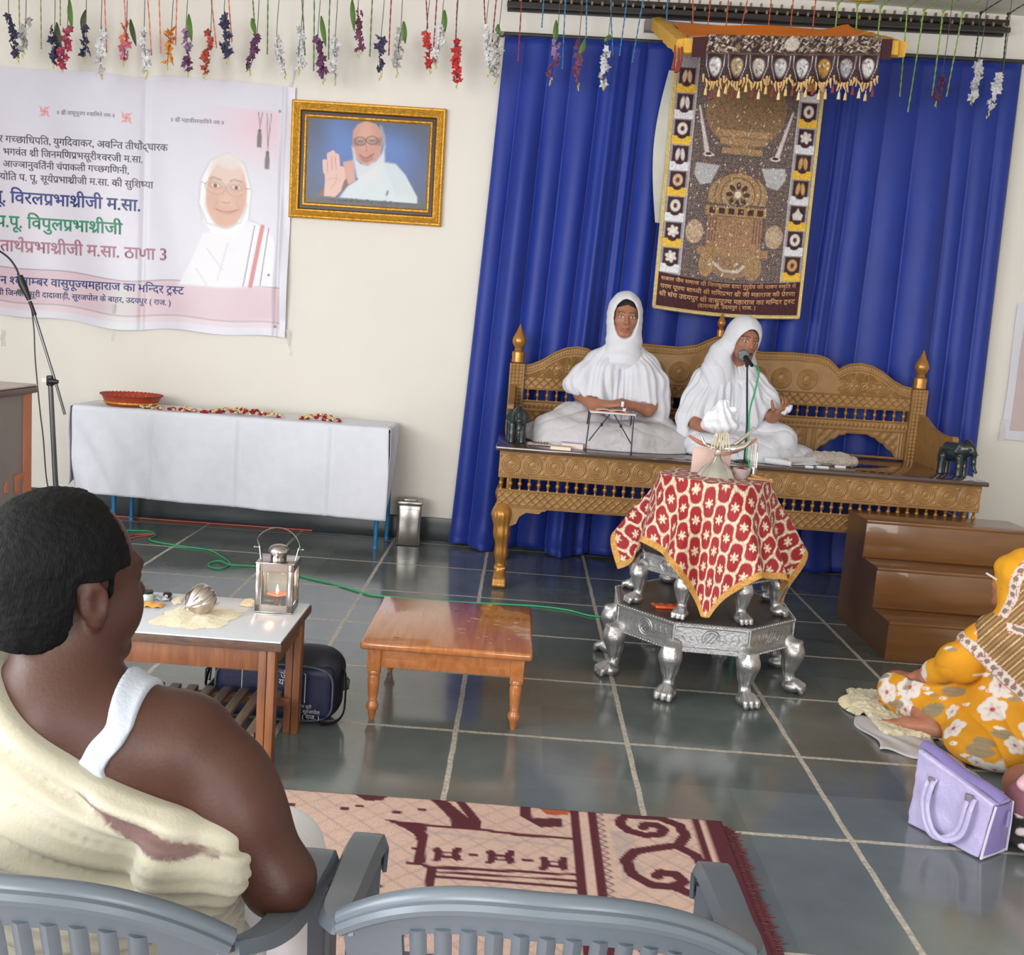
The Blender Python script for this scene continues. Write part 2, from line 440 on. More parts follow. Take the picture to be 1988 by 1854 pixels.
# slate floor: polished flags with raised-looking pale joints
def floor_material():
    m = bpy.data.materials.new('polished_slate_flags'); m.use_nodes = True
    nt = m.node_tree; N = nt.nodes; L = nt.links; b = N['Principled BSDF']
    geo = N.new('ShaderNodeNewGeometry'); sep = N.new('ShaderNodeSeparateXYZ')
    wob = N.new('ShaderNodeTexNoise'); wob.inputs['Scale'].default_value = 9; wob.inputs['Detail'].default_value = 5
    L.new(geo.outputs['Position'], wob.inputs['Vector'])
    L.new(geo.outputs['Position'], sep.inputs[0])
    def math_(op, a, b2=None, c=None):
        n = N.new('ShaderNodeMath'); n.operation = op
        for i, v in enumerate((a, b2, c)):
            if v is None: continue
            if isinstance(v, (int, float)): n.inputs[i].default_value = v
            else: L.new(v, n.inputs[i])
        return n.outputs[0]
    wv = math_('MULTIPLY', math_('SUBTRACT', wob.outputs['Fac'], 0.5), 0.010)
    tile = 0.61
    def joint(ax, off):
        p = math_('ADD', math_('DIVIDE', math_('SUBTRACT', math_('ADD', sep.outputs[ax], wv), off), tile), 100.5)
        fr = math_('ABSOLUTE', math_('SUBTRACT', math_('FRACT', p), 0.5))
        idx = math_('FLOOR', p)
        return math_('MULTIPLY', fr, tile), idx
    dx, ix = joint('X', -0.1446); dy, iy = joint('Y', 6.5926)
    d = math_('MINIMUM', dx, dy)
    mr = N.new('ShaderNodeMapRange'); mr.inputs['From Min'].default_value = 0.0075; mr.inputs['From Max'].default_value = 0.0105
    mr.inputs['To Min'].default_value = 1; mr.inputs['To Max'].default_value = 0; mr.interpolation_type = 'SMOOTHSTEP'
    L.new(d, mr.inputs['Value'])
    cx = N.new('ShaderNodeCombineXYZ'); L.new(ix, cx.inputs[0]); L.new(iy, cx.inputs[1])
    wn = N.new('ShaderNodeTexWhiteNoise'); wn.noise_dimensions = '3D'; L.new(cx.outputs[0], wn.inputs['Vector'])
    nz = N.new('ShaderNodeTexNoise'); nz.inputs['Scale'].default_value = 3.2; nz.inputs['Detail'].default_value = 7; nz.inputs['Roughness'].default_value = 0.6
    L.new(geo.outputs['Position'], nz.inputs['Vector'])
    v = math_('ADD', math_('MULTIPLY', wn.outputs['Value'], 0.28), math_('MULTIPLY', nz.outputs['Fac'], 0.75))
    cr = N.new('ShaderNodeValToRGB')
    cr.color_ramp.elements[0].position = 0.25; cr.color_ramp.elements[0].color = srgb((84, 91, 92))+(1,)
    cr.color_ramp.elements[1].position = 0.85; cr.color_ramp.elements[1].color = srgb((118, 126, 125))+(1,)
    L.new(v, cr.inputs[0])
    mix = N.new('ShaderNodeMix'); mix.data_type = 'RGBA'; L.new(mr.outputs[0], mix.inputs['Factor'])
    L.new(cr.outputs[0], mix.inputs[6])
    gn = N.new('ShaderNodeTexNoise'); gn.inputs['Scale'].default_value = 70; L.new(geo.outputs['Position'], gn.inputs['Vector'])
    gr = N.new('ShaderNodeValToRGB'); gr.color_ramp.elements[0].position = 0.3; gr.color_ramp.elements[1].position = 0.7
    gr.color_ramp.elements[0].color = srgb((150, 143, 134))+(1,); gr.color_ramp.elements[1].color = srgb((206, 200, 190))+(1,)
    L.new(gn.outputs['Fac'], gr.inputs[0]); L.new(gr.outputs[0], mix.inputs[7])
    L.new(mix.outputs[2], b.inputs['Base Color'])
    r = math_('ADD', math_('MULTIPLY', nz.outputs['Fac'], 0.16), math_('ADD', 0.06, math_('MULTIPLY', mr.outputs[0], 0.45)))
    L.new(r, b.inputs['Roughness'])
    b.inputs['Specular IOR Level'].default_value = 0.75
    bp = N.new('ShaderNodeBump'); bp.inputs['Strength'].default_value = 0.08; bp.inputs['Distance'].default_value = 0.004
    L.new(math_('ADD', mr.outputs[0], math_('MULTIPLY', wob.outputs['Fac'], 0.6)), bp.inputs['Height']); L.new(bp.outputs[0], b.inputs['Normal'])
    return m
mb = MB(); mb.box((XL, YB, -0.1), (XR, WY+0.1, 0.0)); struct('floor', mb, floor_material(), 'grey slate tile floor with pale joints')
mb = MB(); mb.box((XL, YB, ZC), (XR, WY+0.1, ZC+0.1)); struct('ceiling', mb, m_ceil)
mb = MB(); mb.box((XL, WY, 0), (XR, WY+0.12, ZC)); struct('wall_back', mb, m_wall, 'cream painted wall behind the stage')
mb = MB(); mb.box((XR, YB, 0), (XR+0.12, WY+0.12, ZC)); struct('wall_right', mb, m_wall)
def wall_with_openings(mb, a0, a1, opens, axis, pos, th):
    z0, z1 = 0.75, 3.05; cur = a0
    def bx(u0, u1, w0, w1):
        if axis == 'x': mb.box((min(pos, pos+th), u0, w0), (max(pos, pos+th), u1, w1))
        else: mb.box((u0, min(pos, pos+th), w0), (u1, max(pos, pos+th), w1))
    for (o0, o1) in opens:
        bx(cur, o0, 0, ZC); bx(o0, o1, 0, z0); bx(o0, o1, z1, ZC); cur = o1
    bx(cur, a1, 0, ZC)
    return mb
struct('wall_left', wall_with_openings(MB(), YB, WY+0.12, [(-0.95, 2.15)], 'x', XL, -0.12), m_wall)
struct('wall_rear', wall_with_openings(MB(), XL, XR, [(-4.6+0.0, -1.4), (0.7, 3.1)], 'y', YB, -0.12), m_wall)
m_winframe = M('white_window_frame', (225, 225, 220), 0.4)
def window_frame(name, a0, a1, axis, pos):
    mb = MB(); z0, z1 = 0.75, 3.05
    def bx(u0, u1, w0, w1):
        if axis == 'x': mb.box((pos-0.08, u0, w0), (pos-0.03, u1, w1))
        else: mb.box((u0, pos-0.08, w0), (u1, pos-0.03, w1))
    for k in range(4): u = lerp(a0, a1-0.05, k/3); bx(u, u+0.05, z0, z1)
    for w in (z0, 1.9, z1-0.05): bx(a0, a1, w, w+0.05)
    return struct(name, mb, m_winframe, 'daylit window with white frame')
window_frame('window_1', -0.95, 2.15, 'x', XL); window_frame('window_2', -4.6, -1.4, 'y', YB); window_frame('window_3', 0.7, 3.1, 'y', YB)
mb = MB(); mb.rbox((XL, WY-0.014, 0), (XR, WY, 0.15), 0.004); struct('baseboard_back', mb, m_skirt, 'dark slate skirting along the back wall')

# ================================================================== CURTAINS
m_curtain = M('royal_blue_velvet', (12, 45, 142), 0.55, var=0.10, vs=5, sheen=0.12, bump=0.04, bs=220)
m_rod = M('dark_curtain_rail', (60, 58, 56), 0.5)
def curtain_panel(name, label, top, bot, y0, seed, nf, ztop, drape=0.0, pool=0.0):
    """pleats of uneven width, narrow at the rod and opening out lower down; drape pulls pleats sideways towards the floor"""
    r = random.Random(seed); NU = nf*22; NV = 70
    ed = np.cumsum([0]+[r.uniform(0.55, 1.6) for _ in range(nf)]); ed /= ed[-1]
    am = [r.uniform(0.55, 1.25) for _ in range(nf)]; sk = [r.uniform(-0.3, 0.3) for _ in range(nf)]; ph = [r.uniform(0, 6.28) for _ in range(6)]
    sub = [r.choice((0, 0, 1)) for _ in range(nf)]
    def fn(u, v):
        uu = min(max(u+0.010*math.sin(2.6*v+ph[0])*math.sin(math.pi*u)+0.006*math.sin(9*u+4*v+ph[4])*math.sin(math.pi*u), 0), 0.99999)
        k = min(int(np.searchsorted(ed, uu, 'right'))-1, nf-1); t = (uu-ed[k])/(ed[k+1]-ed[k])
        w = (ed[k+1]-ed[k])*nf
        t2 = t+sk[k]*t*(1-t)*(0.6+0.8*v)
        bulge = math.sin(math.pi*t2)**0.75
        bulge += 0.10*sub[k]*math.sin(5*math.pi*t)*math.sin(math.pi*t)
        a = am[k]*min(w, 1.25)*(0.022+0.050*smooth01(0, 0.35, v)+0.006*math.sin(3*v+ph[1]+k))
        y = y0+0.03-a*bulge-0.014*math.sin(u*4.3+ph[2]+1.3*v)
        x = lerp(lerp(top[0], top[1], u), lerp(bot[0], bot[1], u), v**1.15)+drape*math.sin(math.pi*u)*v*(1-v)
        z = lerp(ztop(x), 0.004, v)
        if v > 0.94:
            q = (v-0.94)/0.06; y -= pool*q*q*(0.5+0.5*math.sin(k*1.7+ph[3])); z = max(0.004, z+0.010*q*(1+math.sin(k*2.3+3*t)))
        return (x, y, z)
    mb = MB(); mb.sheet(NU, NV, fn, 0.003)
    return tag(obj(name, mb, m_curtain, angle=180), label, 'curtain', 'blue curtains behind the stage')
zt = lambda x: 3.150+0.018*(x+0.27)
curtain_panel('curtain', 'royal blue curtain panel hanging left of the embroidered panel', (-0.265, 0.60), (-0.40, 0.50), 6.622, 3, 6, zt, drape=-0.06, pool=0.10)
curtain_panel('curtain', 'royal blue curtain panel behind and right of the embroidered panel', (0.60, 2.86), (0.505, 2.92), 6.622, 11, 13, zt, pool=0.05)
mb = MB(); mb.tube([(-0.30, 6.672, 3.166), (1.3, 6.672, 3.195), (2.95, 6.672, 3.226)], 0.013, 10)
for x in (-0.29, 1.3, 2.94): mb.box((x-0.012, 6.672, 3.166+0.018*(x+0.27)-0.01), (x+0.012, WY, 3.166+0.018*(x+0.27)+0.01))
tag(obj('curtain_rod', mb, m_rod), 'thin dark rod carrying the blue curtains', 'curtain rod')

# dark slotted rail above, running along the wall under the ceiling
rt = thing('slotted_rail', 'dark slotted rail mounted on the wall above the blue curtains', 'rail', tuple(at(1480, 22, 6.55)))
A, B = at(985, 1, 6.60), at(1963, 52, 6.60); O = Vector(rt.location)
mb = MB(); up = Vector((0, 0, 1))
def bar(a, b, z0, z1, y0, y1):
    mb.add([(a.x, y0, a.z+z0), (b.x, y0, b.z+z0), (b.x, y1, b.z+z0), (a.x, y1, a.z+z0), (a.x, y0, a.z+z1), (b.x, y0, b.z+z1), (b.x, y1, b.z+z1), (a.x, y1, a.z+z1)],
           [(0,3,2,1),(4,5,6,7),(0,1,5,4),(1,2,6,5),(2,3,7,6),(3,0,4,7)])
A0, B0 = A-O, B-O; yw = WY-O.y
bar(A0, B0, -0.030, -0.004, A0.y, A0.y+0.03); bar(A0, B0, 0.018, 0.046, A0.y+0.03, A0.y+0.055); bar(A0, B0, -0.03, 0.045, yw-0.03, yw)
obj('rail_body', mb, M('black_rail', (38, 34, 32), 0.5), rt)
mb = MB(); mb.box((-0.006, -0.006, -0.002), (0.006, 0.012, 0.019)); mcl = mb.mesh('rail_clip'); mcl.materials.append(M('brass_clips', (150, 128, 96), 0.4, 0.6))
for k in range(98):
    p = A0.lerp(B0, (k//2+0.25+0.5*(k % 2)*0)/49) if k % 2 else A0.lerp(B0, (k//2+0.75)/49)+Vector((0, 0.028, 0.046))
    obj('rail_clip', mcl, None, rt, None, p)
m_hole = M('dark_hole', (40, 38, 40), 0.8)
# perforated steel bar behind the canopy
A, B = at(1252, 48, 6.66), at(1512, 70, 6.66)
mb = MB(); mb.add([(A.x, 6.65, A.z-0.03), (B.x, 6.65, B.z-0.03), (B.x, 6.72, B.z-0.03), (A.x, 6.72, A.z-0.03), (A.x, 6.65, A.z+0.03), (B.x, 6.65, B.z+0.03), (B.x, 6.72, B.z+0.03), (A.x, 6.72, A.z+0.03)],
    [(0,3,2,1),(4,5,6,7),(0,1,5,4),(1,2,6,5),(2,3,7,6),(3,0,4,7)])
pb = tag(obj('perforated_bar', mb, M('grey_steel', (122, 118, 122), 0.45, 0.3)), 'grey perforated steel bar fixed above the canopy', 'bar')
mb = MB()
for k in range(6):
    mb = MB(); p = A.lerp(B, (k+0.4)/6); mb.lathe([(0.0001, 0), (0.011, 0.0), (0.011, 0.004), (0.0001, 0.004)], 12, T(p.x, 6.652, p.z) @ Rx(math.pi/2)); obj('slot_hole', mb, m_hole, pb)

# ================================================================== DEVANAGARI LETTERING
_gl = {}
def glyph(ch, cut=None):
    """filled outline of one character (flat mesh in x,y) and its advance width"""
    key = (ch, cut)
    if key in _gl: return _gl[key]
    def build(t):
        cu = bpy.data.curves.new('lettering', 'FONT'); cu.body = t; cu.size = 1.0; cu.resolution_u = 3
        o = bpy.data.objects.new('lettering', cu); C.objects.link(o); bpy.context.view_layer.update()
        me = bpy.data.meshes.new_from_object(o.evaluated_get(bpy.context.evaluated_depsgraph_get()))
        bpy.data.objects.remove(o); bpy.data.curves.remove(cu); return me
    me = build(ch); bm = bmesh.new(); bm.from_mesh(me); bpy.data.meshes.remove(me)
    def xm(t):
        m2 = build(t); v = max(p.co.x for p in m2.vertices); bpy.data.meshes.remove(m2); return v
    if '__b' not in _gl: _gl['__b'] = xm('कक')
    adv = xm('क'+ch+'क')-_gl['__b']
    if cut is not None:
        bmesh.ops.bisect_plane(bm, geom=list(bm.verts)+list(bm.edges)+list(bm.faces), plane_co=(adv-cut, 0, 0), plane_no=(1, 0, 0), clear_outer=True)
        adv -= cut
    bm.verts.index_update()
    r = ([(v.co.x, v.co.y) for v in bm.verts], [tuple(v.index for v in f.verts) for f in bm.faces], adv); bm.free()
    _gl[key] = r; return r
_CONS = set('कखगघचछजझञटठडढणतथदधनपफबभमयरलवशषसहळ'); _VIR = '्'
_MAT = set('ािीुूेैोौंः़ँृ')
def _stroke(pts, w):
    V = []; Fc = []
    for i, (x, y) in enumerate(pts):
        a = pts[max(i-1, 0)]; b = pts[min(i+1, len(pts)-1)]; dx, dy = b[0]-a[0], b[1]-a[1]; l = math.hypot(dx, dy) or 1
        V += [(x-dy/l*w/2, y+dx/l*w/2), (x+dy/l*w/2, y-dx/l*w/2)]
        if i: Fc.append((2*i-2, 2*i-1, 2*i+1, 2*i))
    return V, Fc
def deva(text):
    """shapes Hindi text: returns flat vertices, faces and the total advance (em units, baseline 0, headline 0.62)"""
    V = []; Fc = []; x = 0.0
    def put(g, ox, oy=0.0, sc=1.0):
        o = len(V); V.extend([(ox+p[0]*sc, oy+p[1]*sc) for p in g[0]]); Fc.extend([tuple(i+o for i in f) for f in g[1]])
    i = 0; n = len(text)
    while i < n:
        ch = text[i]
        if ch == ' ': x += 0.26; i += 1; continue
        if ch in _CONS:
            cl = [ch]; i += 1
            while i+1 < n and text[i] == _VIR and text[i+1] in _CONS: cl.append(text[i+1]); i += 2
            nuk = i < n and text[i] == '़'
            if nuk: i += 1
            mt = []
            while i < n and text[i] in _MAT: mt.append(text[i]); i += 1
            reph = len(cl) > 1 and cl[0] == 'र'
            if reph: cl = cl[1:]
            rak = len(cl) > 1 and cl[-1] == 'र'
            if rak: cl = cl[:-1]
            if 'ि' in mt: g = glyph('ि'); put(g, x); x += g[2]; mt.remove('ि')
            for c in cl[:-1]:
                if c in 'दटठडहङछ': g = glyph(c); put(g, x); put(glyph(_VIR), x+g[2]); x += g[2]
                elif c in 'कफ': g = glyph(c, 0.10); put(g, x); x += g[2]
                else: g = glyph(c, 0.17); put(g, x); x += g[2]
            g = glyph(cl[-1]); put(g, x); x += g[2]
            if nuk: put(glyph('़'), x)
            if rak:
                if cl[-1] in 'टठडढ': s1 = _stroke([(x-g[2]*0.5-0.16, -0.14), (x-g[2]*0.5, -0.02), (x-g[2]*0.5+0.16, -0.14)], 0.07)
                else: s1 = _stroke([(x-0.17, 0.20), (x-0.30, 0.10), (x-0.45, 0.02)], 0.075)
                put(s1, 0)
            for c in mt:
                g2 = glyph(c); put(g2, x); x += g2[2]
            if reph: put(_stroke([(x-0.13, 0.62), (x-0.09, 0.72), (x-0.14, 0.82), (x-0.25, 0.83), (x-0.32, 0.75)], 0.07), 0)
            continue
        g = glyph(ch); put(g, x); x += g[2]; i += 1
    return V, Fc, x
def lettering(mb, text, p0, p1, fn, bold=0.0, curve=0.0, hscale=1.0):
    """p0, p1: headline ends in sheet units (a, b) with b up; fn(a,b)->point on the sheet"""
    V, Fc, w = deva(text)
    ax, ay = p1[0]-p0[0], p1[1]-p0[1]; s = math.hypot(ax, ay)/w; ux, uy = ax/math.hypot(ax, ay), ay/math.hypot(ax, ay)
    for ox, oy in ([(0, 0)] if not bold else [(-bold, 0), (bold, 0), (0, bold), (0, -bold)]):
        pts = []
        for (x, y) in V:
            a = (x+ox)*s; b = ((y+oy)-0.62)*s*hscale; t = x/w
            b += -curve*4*t*(1-t)
            pts.append(fn(p0[0]+ux*a-uy*b, p0[1]+uy*a+ux*b))
        mb.add(pts, Fc)
    return mb

# ================================================================== BANNER
BX0, BX1, BZ0, BZ1 = -3.75, -1.530, 1.246, 2.775
def banner_fn(off):
    def fn(u, v):
        x = BX0+(BX1-BX0)*u; zt_ = BZ1-0.010*np.sin(u*7)-0.02*np.exp(-((u-0.55)/0.06)**2); zb = BZ0-0.02*u+0.014*np.sin(u*9)+0.012*np.sin(u*21)
        zb = zb+0.008-0.01*u
        z = zt_+(zb-zt_)*v
        d = np.abs((x+2.72)*0.62+(z-2.74)*0.8)          # diagonal pull from the taped point
        y = WY-0.012-0.010*np.sin(x*6.0+z*1.2)**2-0.018*np.exp(-(d/0.05)**2)*np.clip((z-2.2)/0.5, 0, 1)*np.clip((-2.70-x)/0.2, 0, 1)
        y = y-0.010*np.clip((u-0.955)/0.045, 0, 1)*(1+np.sin(z*9))-0.008*np.exp(-((u-0.972)/0.006)**2)-0.006*np.exp(-((x+2.45)/0.02)**2)-0.012*np.clip((v-0.93)/0.07, 0, 1)*(1+np.sin(x*11))*0.5
        return np.stack([x, y-off, z], -1)
    return fn
def bn_uv(px, py):
    p = at(px, py, WY-0.02); return p.x, p.z
def bn_pt(a, b, off=0.0025):
    u = (a-BX0)/(BX1-BX0); v = (BZ1-b)/(BZ1-BZ0)
    q = banner_fn(off)(np.array(u), np.array(v)); return (a, float(q[1]), b)
RES = 0.0055
cw, chh = int((BX1-BX0)/RES), int((BZ1-BZ0)/RES)
cv = Canvas(cw, chh, (210, 208, 222))
def bc(px, py): a, b = bn_uv(px, py); return (a-BX0)/RES, (BZ1-b)/RES
# the printed field: pale lilac, pink towards the right, pale green stain below
x1, y0_ = bc(541, 218)
g = np.clip(1-np.hypot((cv.X-bc(505, 270)[0])/70, (cv.Y-bc(505, 250)[1])/52), 0, 1); cv.mix(g*0.85*(cv.X < x1)*(cv.Y > y0_-1), (222, 184, 198))
g = np.clip(1-np.hypot((cv.X-bc(60, 400)[0])/170, (cv.Y-bc(60, 400)[1])/90), 0, 1); cv.mix(g*0.5, (220, 206, 220))
def bq(pts): return [bc(*p) for p in pts]
def band(L): return bq([(-160, L[0]-(539-(-160))*0+0)]+[])
cv.poly(bq([(-170, 505), (541, 558), (541, 626), (-170, 572)]), (206, 182, 194), 1.5)
cv.poly(bq([(-170, 572), (541, 626), (541, 637), (-170, 586)]), (212, 194, 204), 2)
g = np.clip(1-np.abs(cv.X-bc(235, 600)[0])/26, 0, 1)*(cv.Y > bc(235, 545)[1]); cv.mix(g*0.5, (200, 218, 210))
cv.line(bq([(-170, 505), (541, 558)]), 0.9, (120, 110, 120), 0.8, 0.9); cv.line(bq([(-170, 572), (541, 626)]), 0.9, (130, 118, 128), 0.8, 0.9)
cv.line(bq([(541, 216), (541, 637)]), 0.6, (196, 190, 198), 0.8, 0.5)
# printed portrait: white veil, face, spectacles, shawl with a red band
cv.poly(bq([(345, 552), (372, 500), (392, 452), (470, 430), (505, 432), (532, 470), (530, 556)]), (222, 222, 230), 3)
cv.poly(bq([(385, 395), (390, 345), (408, 312), (440, 298), (472, 318), (486, 370), (480, 425), (455, 455), (410, 450), (392, 425)]), (228, 228, 235), 2)
cv.line(bq([(392, 425), (384, 395), (388, 348), (406, 312), (440, 297), (474, 317), (487, 370), (482, 425), (506, 436)]), 1.6, (186, 186, 200), 2.2, 0.8)
K = 0.0033/RES*1.0
def be(px, py, rx, ry, col, ang=0.05, soft=1.0, op=1.0, ring=None): cv.ell(*bc(px, py), rx*K, ry*K, col, ang, soft, op, ring)
be(438, 376, 39, 62, (206, 162, 142), 0.06, 2.5); be(440, 332, 33, 26, (214, 190, 180), 0.08, 7, 0.8); be(443, 313, 25, 14, (214, 206, 204), 0.08, 4, 0.8)
be(437, 418, 22, 20, (204, 156, 136), 0, 4); be(412, 392, 14, 20, (196, 146, 126), 0.2, 6, 0.5); be(464, 394, 12, 20, (196, 146, 126), -0.2, 6, 0.5)
for (px, py) in ((416, 359), (457, 363)):
    be(px, py, 13, 6, (176, 128, 112), 0.05, 3, 0.7); be(px, py, 7.5, 3.4, (226, 212, 204), 0.05, 1); be(px, py+0.3, 3.6, 3.4, (62, 44, 42), 0.05, 1)
    be(px, py+3, 19, 13, (158, 132, 120), 0.05, 0.8, 0.85, ring=0.28)
    a, b = bc(px, py-13); cv.line([(a-7, b+0.6), (a-2, b-1.2), (a+7, b+0.8)], 1.5, (150, 118, 106), 1, 0.8)
cv.line([bc(398, 357), bc(390, 354)], 0.6, (150, 126, 116), 0.8); cv.line([bc(476, 366), bc(484, 366)], 0.6, (150, 126, 116), 0.8)
be(437, 386, 8, 6, (216, 170, 150), 0, 4, 0.8); cv.line([bc(430, 390), bc(437, 393), bc(445, 391)], 1.0, (156, 106, 92), 1.2, 0.8); cv.line([bc(432, 362), bc(430, 384)], 0.9, (188, 138, 118), 2, 0.6)
cv.line([bc(417, 404), bc(427, 408), bc(437, 409), bc(447, 409), bc(459, 406)], 1.5, (160, 92, 84), 1.2); be(438, 411, 12, 3, (192, 126, 114), 0.05, 2, 0.8)
for q in (((420, 390), (412, 404)), ((458, 393), (463, 406))): cv.line([bc(*q[0]), bc(*q[1])], 1.0, (176, 126, 108), 1.6, 0.6)
cv.line(bq([(387, 400), (400, 432), (437, 440), (466, 430), (478, 395)]), 1.8, (192, 192, 204), 1.8, 0.9)
cv.line(bq([(508, 440), (484, 553)]), 5.0, (196, 108, 112), 1.0, 0.95); cv.line(bq([(493, 437), (470, 552)]), 0.9, (90, 80, 84), 0.8); cv.line(bq([(520, 443), (503, 553)]), 0.9, (90, 80, 84), 0.8)
for q in (((400, 480), (430, 520)), ((440, 470), (420, 540)), ((380, 520), (400, 550))): cv.line(bq(q), 1.4, (196, 196, 208), 2, 0.8)
# printed tassels
for (tx, ty, t0) in ((502, 270, 218), (517, 312, 220)):
    a, b = bc(tx, ty); a0, b0 = bc(tx, t0)
    cv.line([(a-2.2, b0), (a, b-16), (a, b-9)], 0.7, (96, 92, 96), 0.8); cv.line([(a+2.4, b0), (a+0.4, b-16)], 0.7, (96, 92, 96), 0.8)
    cv.poly([(a-1.5, b-9), (a+1.5, b-9), (a+2.6, b-2), (a+2.5, b+9), (a-2.5, b+9), (a-2.6, b-2)], (104, 100, 102), 0.9); cv.ell(a, b-9, 1.8, 1.6, (80, 76, 80))
# small red auspicious marks
for (sx, sy) in ((85.4, 214.5), (244, 223.6)):
    a, b = bc(sx, sy); r_ = 5.6; red = (222, 128, 130)
    cv.line([(a-r_, b-r_), (a+r_, b+r_)], 0.8, red, 0.8); cv.line([(a+r_, b-r_), (a-r_, b+r_)], 0.8, red, 0.8)
    q = 4.0; cv.line([(a, b-q), (a, b+q)], 1.2, red, 0.7); cv.line([(a-q, b), (a+q, b)], 1.2, red, 0.7)
    for (dx, dy) in ((1, 0), (0, 1), (-1, 0), (0, -1)): cv.line([(a+dx*q, b+dy*q), (a+dx*q-dy*q, b+dy*q+dx*q)], 1.2, red, 0.7)
m_vinyl = M('printed_vinyl', (235, 235, 240), 0.32, var=0.015, attr='paint', spec=0.5)
banner = tag(obj('banner', print_sheet(cv, banner_fn(0.0), 0.0012), m_vinyl), 'white vinyl banner with Hindi lines and a printed portrait taped to the wall', 'banner')
INK = {'grey': M('print_grey', (98, 94, 104), 0.4, var=0.02), 'navy': M('print_navy', (42, 56, 126), 0.4, var=0.02), 'green': M('print_green', (24, 134, 96), 0.4, var=0.02), 'mauve': M('print_mauve', (168, 116, 136), 0.4, var=0.02)}
for (t, q0, q1, ink, bold, label) in (
    ('॥ श्री वासुपूज्य स्वामिने नमः॥', (108.7, 214.5), (222.8, 221), 'grey', 0, None),
    ('॥ श्री महावीरस्वामिने नमः॥', (330.5, 228.5), (435, 235), 'grey', 0, None),
    ('र गच्छाधिपति, युगदिवाकर, अवन्ति तीर्थोद्धारक', (-2, 263), (326, 281), 'grey', 0.012, None),
    ('भगवंत श्री जिनमणिप्रभसूरीश्वरजी म.सा.', (6, 288), (277, 304), 'grey', 0.012, None),
    ('आज्ञानुवर्तिनी चंपाकली गच्छगणिनी,', (6, 312), (250, 325.5), 'grey', 0.012, None),
    ('योति प. पू. सूर्यप्रभाश्रीजी म.सा. की सुशिष्या', (0, 336), (297, 353.5), 'grey', 0.012, None),
    ('पू. विरलप्रभाश्रीजी म.सा.', (-14, 370), (273, 389), 'navy', 0.018, 'large navy line of Hindi print'),
    ('प.पू. विपुलप्रभाश्रीजी', (-8, 418), (237, 434), 'green', 0.018, 'large green line of Hindi print'),
    ('तार्थप्रभाश्रीजी म.सा. ठाणा 3', (0, 466), (325, 485), 'mauve', 0.018, 'large mauve line of Hindi print'),
    ('न श्वेताम्बर वासुपूज्यमहाराज का मन्दिर ट्रस्ट', (0, 536), (357, 557.5), 'navy', 0.016, 'navy line of Hindi print on the pink band'),
    ('श्री जिनदत्तसूरी दादावाड़ी, सूरजपोल के बाहर, उदयपुर ( राज. )', (-8, 562), (332, 583.5), 'navy', 0.01, None)):
    mb = MB(); lettering(mb, t, bn_uv(*q0), bn_uv(*q1), bn_pt, bold); obj('text_line', mb, INK[ink], banner, label, smooth=False)
m_eye = M('eyelet_metal', (120, 112, 104), 0.35, 0.8)
for (px, py) in ((522, 534), (535, 634), (197, 146), (543, 216)):
    mb = MB(); a, b = bn_uv(px, py); p = bn_pt(a, b, 0.002); mb.lathe([(0.0045, -0.001), (0.007, 0.001), (0.0075, 0.002), (0.0045, 0.003)], 12, T(*p) @ Rx(math.pi/2), cap=False); obj('eyelet', mb, m_eye, banner, 'metal eyelet')
# clear adhesive tape strips
m_tape = M('clear_tape', (236, 234, 228), 0.15, alpha=0.35, var=0.02)
for k, (a, b, w, lab) in enumerate((((567, 130), (560, 205), 0.022, 'upper right corner'), ((220, 590), (218, 662), 0.022, 'lower edge'), ((558, 640), (564, 690), 0.02, 'lower right corner'), ((2, 640), (5, 672), 0.03, 'bottom at the left edge of the view'))):
    p, q = at(a[0], a[1], WY-0.034), at(b[0], b[1], WY-0.004); mb = MB()
    mb.sheet(5, 12, lambda u, v: (lerp(p.x, q.x, v)+(u-0.5)*w+0.003*math.sin(9*v), min(WY-0.0015, lerp(WY-0.040 if k != 3 else WY-0.006, WY-0.0015, min(1, v*1.8))-0.002*math.sin(14*v+6*u)**2), lerp(p.z, q.z, v)), 0.0006)
    tag(obj('tape_strip', mb, m_tape), 'crumpled clear tape strip at the banner '+lab, 'tape')
# second banner at the right edge of the view
mb = MB(); q = at(1940, 852, WY-0.01); tp = at(1990, 600, WY-0.01)
mb.sheet(24, 30, lambda u, v: (lerp(q.x, q.x+0.9, u)+0.005*math.sin(5*v), WY-0.010-0.006*math.sin(9*u+4*v)**2, lerp(q.z, q.z+0.86, v)-0.01*u), 0.0012)
b2 = tag(obj('banner', mb, M('white_vinyl', (214, 212, 222), 0.32, var=0.02)), 'white vinyl banner whose corner hangs right of the blue curtain', 'banner')
mb = MB(); mb.sheet(12, 16, lambda u, v: (lerp(q.x+0.055, q.x+0.85, u), WY-0.0185, lerp(q.z+0.06, q.z+0.82, v)), 0.001)
obj('printed_field', mb, M('dusty_pink_print', (196, 176, 176), 0.4, var=0.03), b2, 'dusty pink printed field')
mb = MB(); p = at(1942, 846, WY-0.02); mb.sheet(6, 10, lambda u, v: (p.x-0.012+u*0.035+0.01*v, WY-0.022-0.003*math.sin(7*u+9*v), p.z-0.03+v*0.14), 0.0006)
tag(obj('tape_strip', mb, m_tape), 'clear tape strip on the corner of the right-hand banner', 'tape')

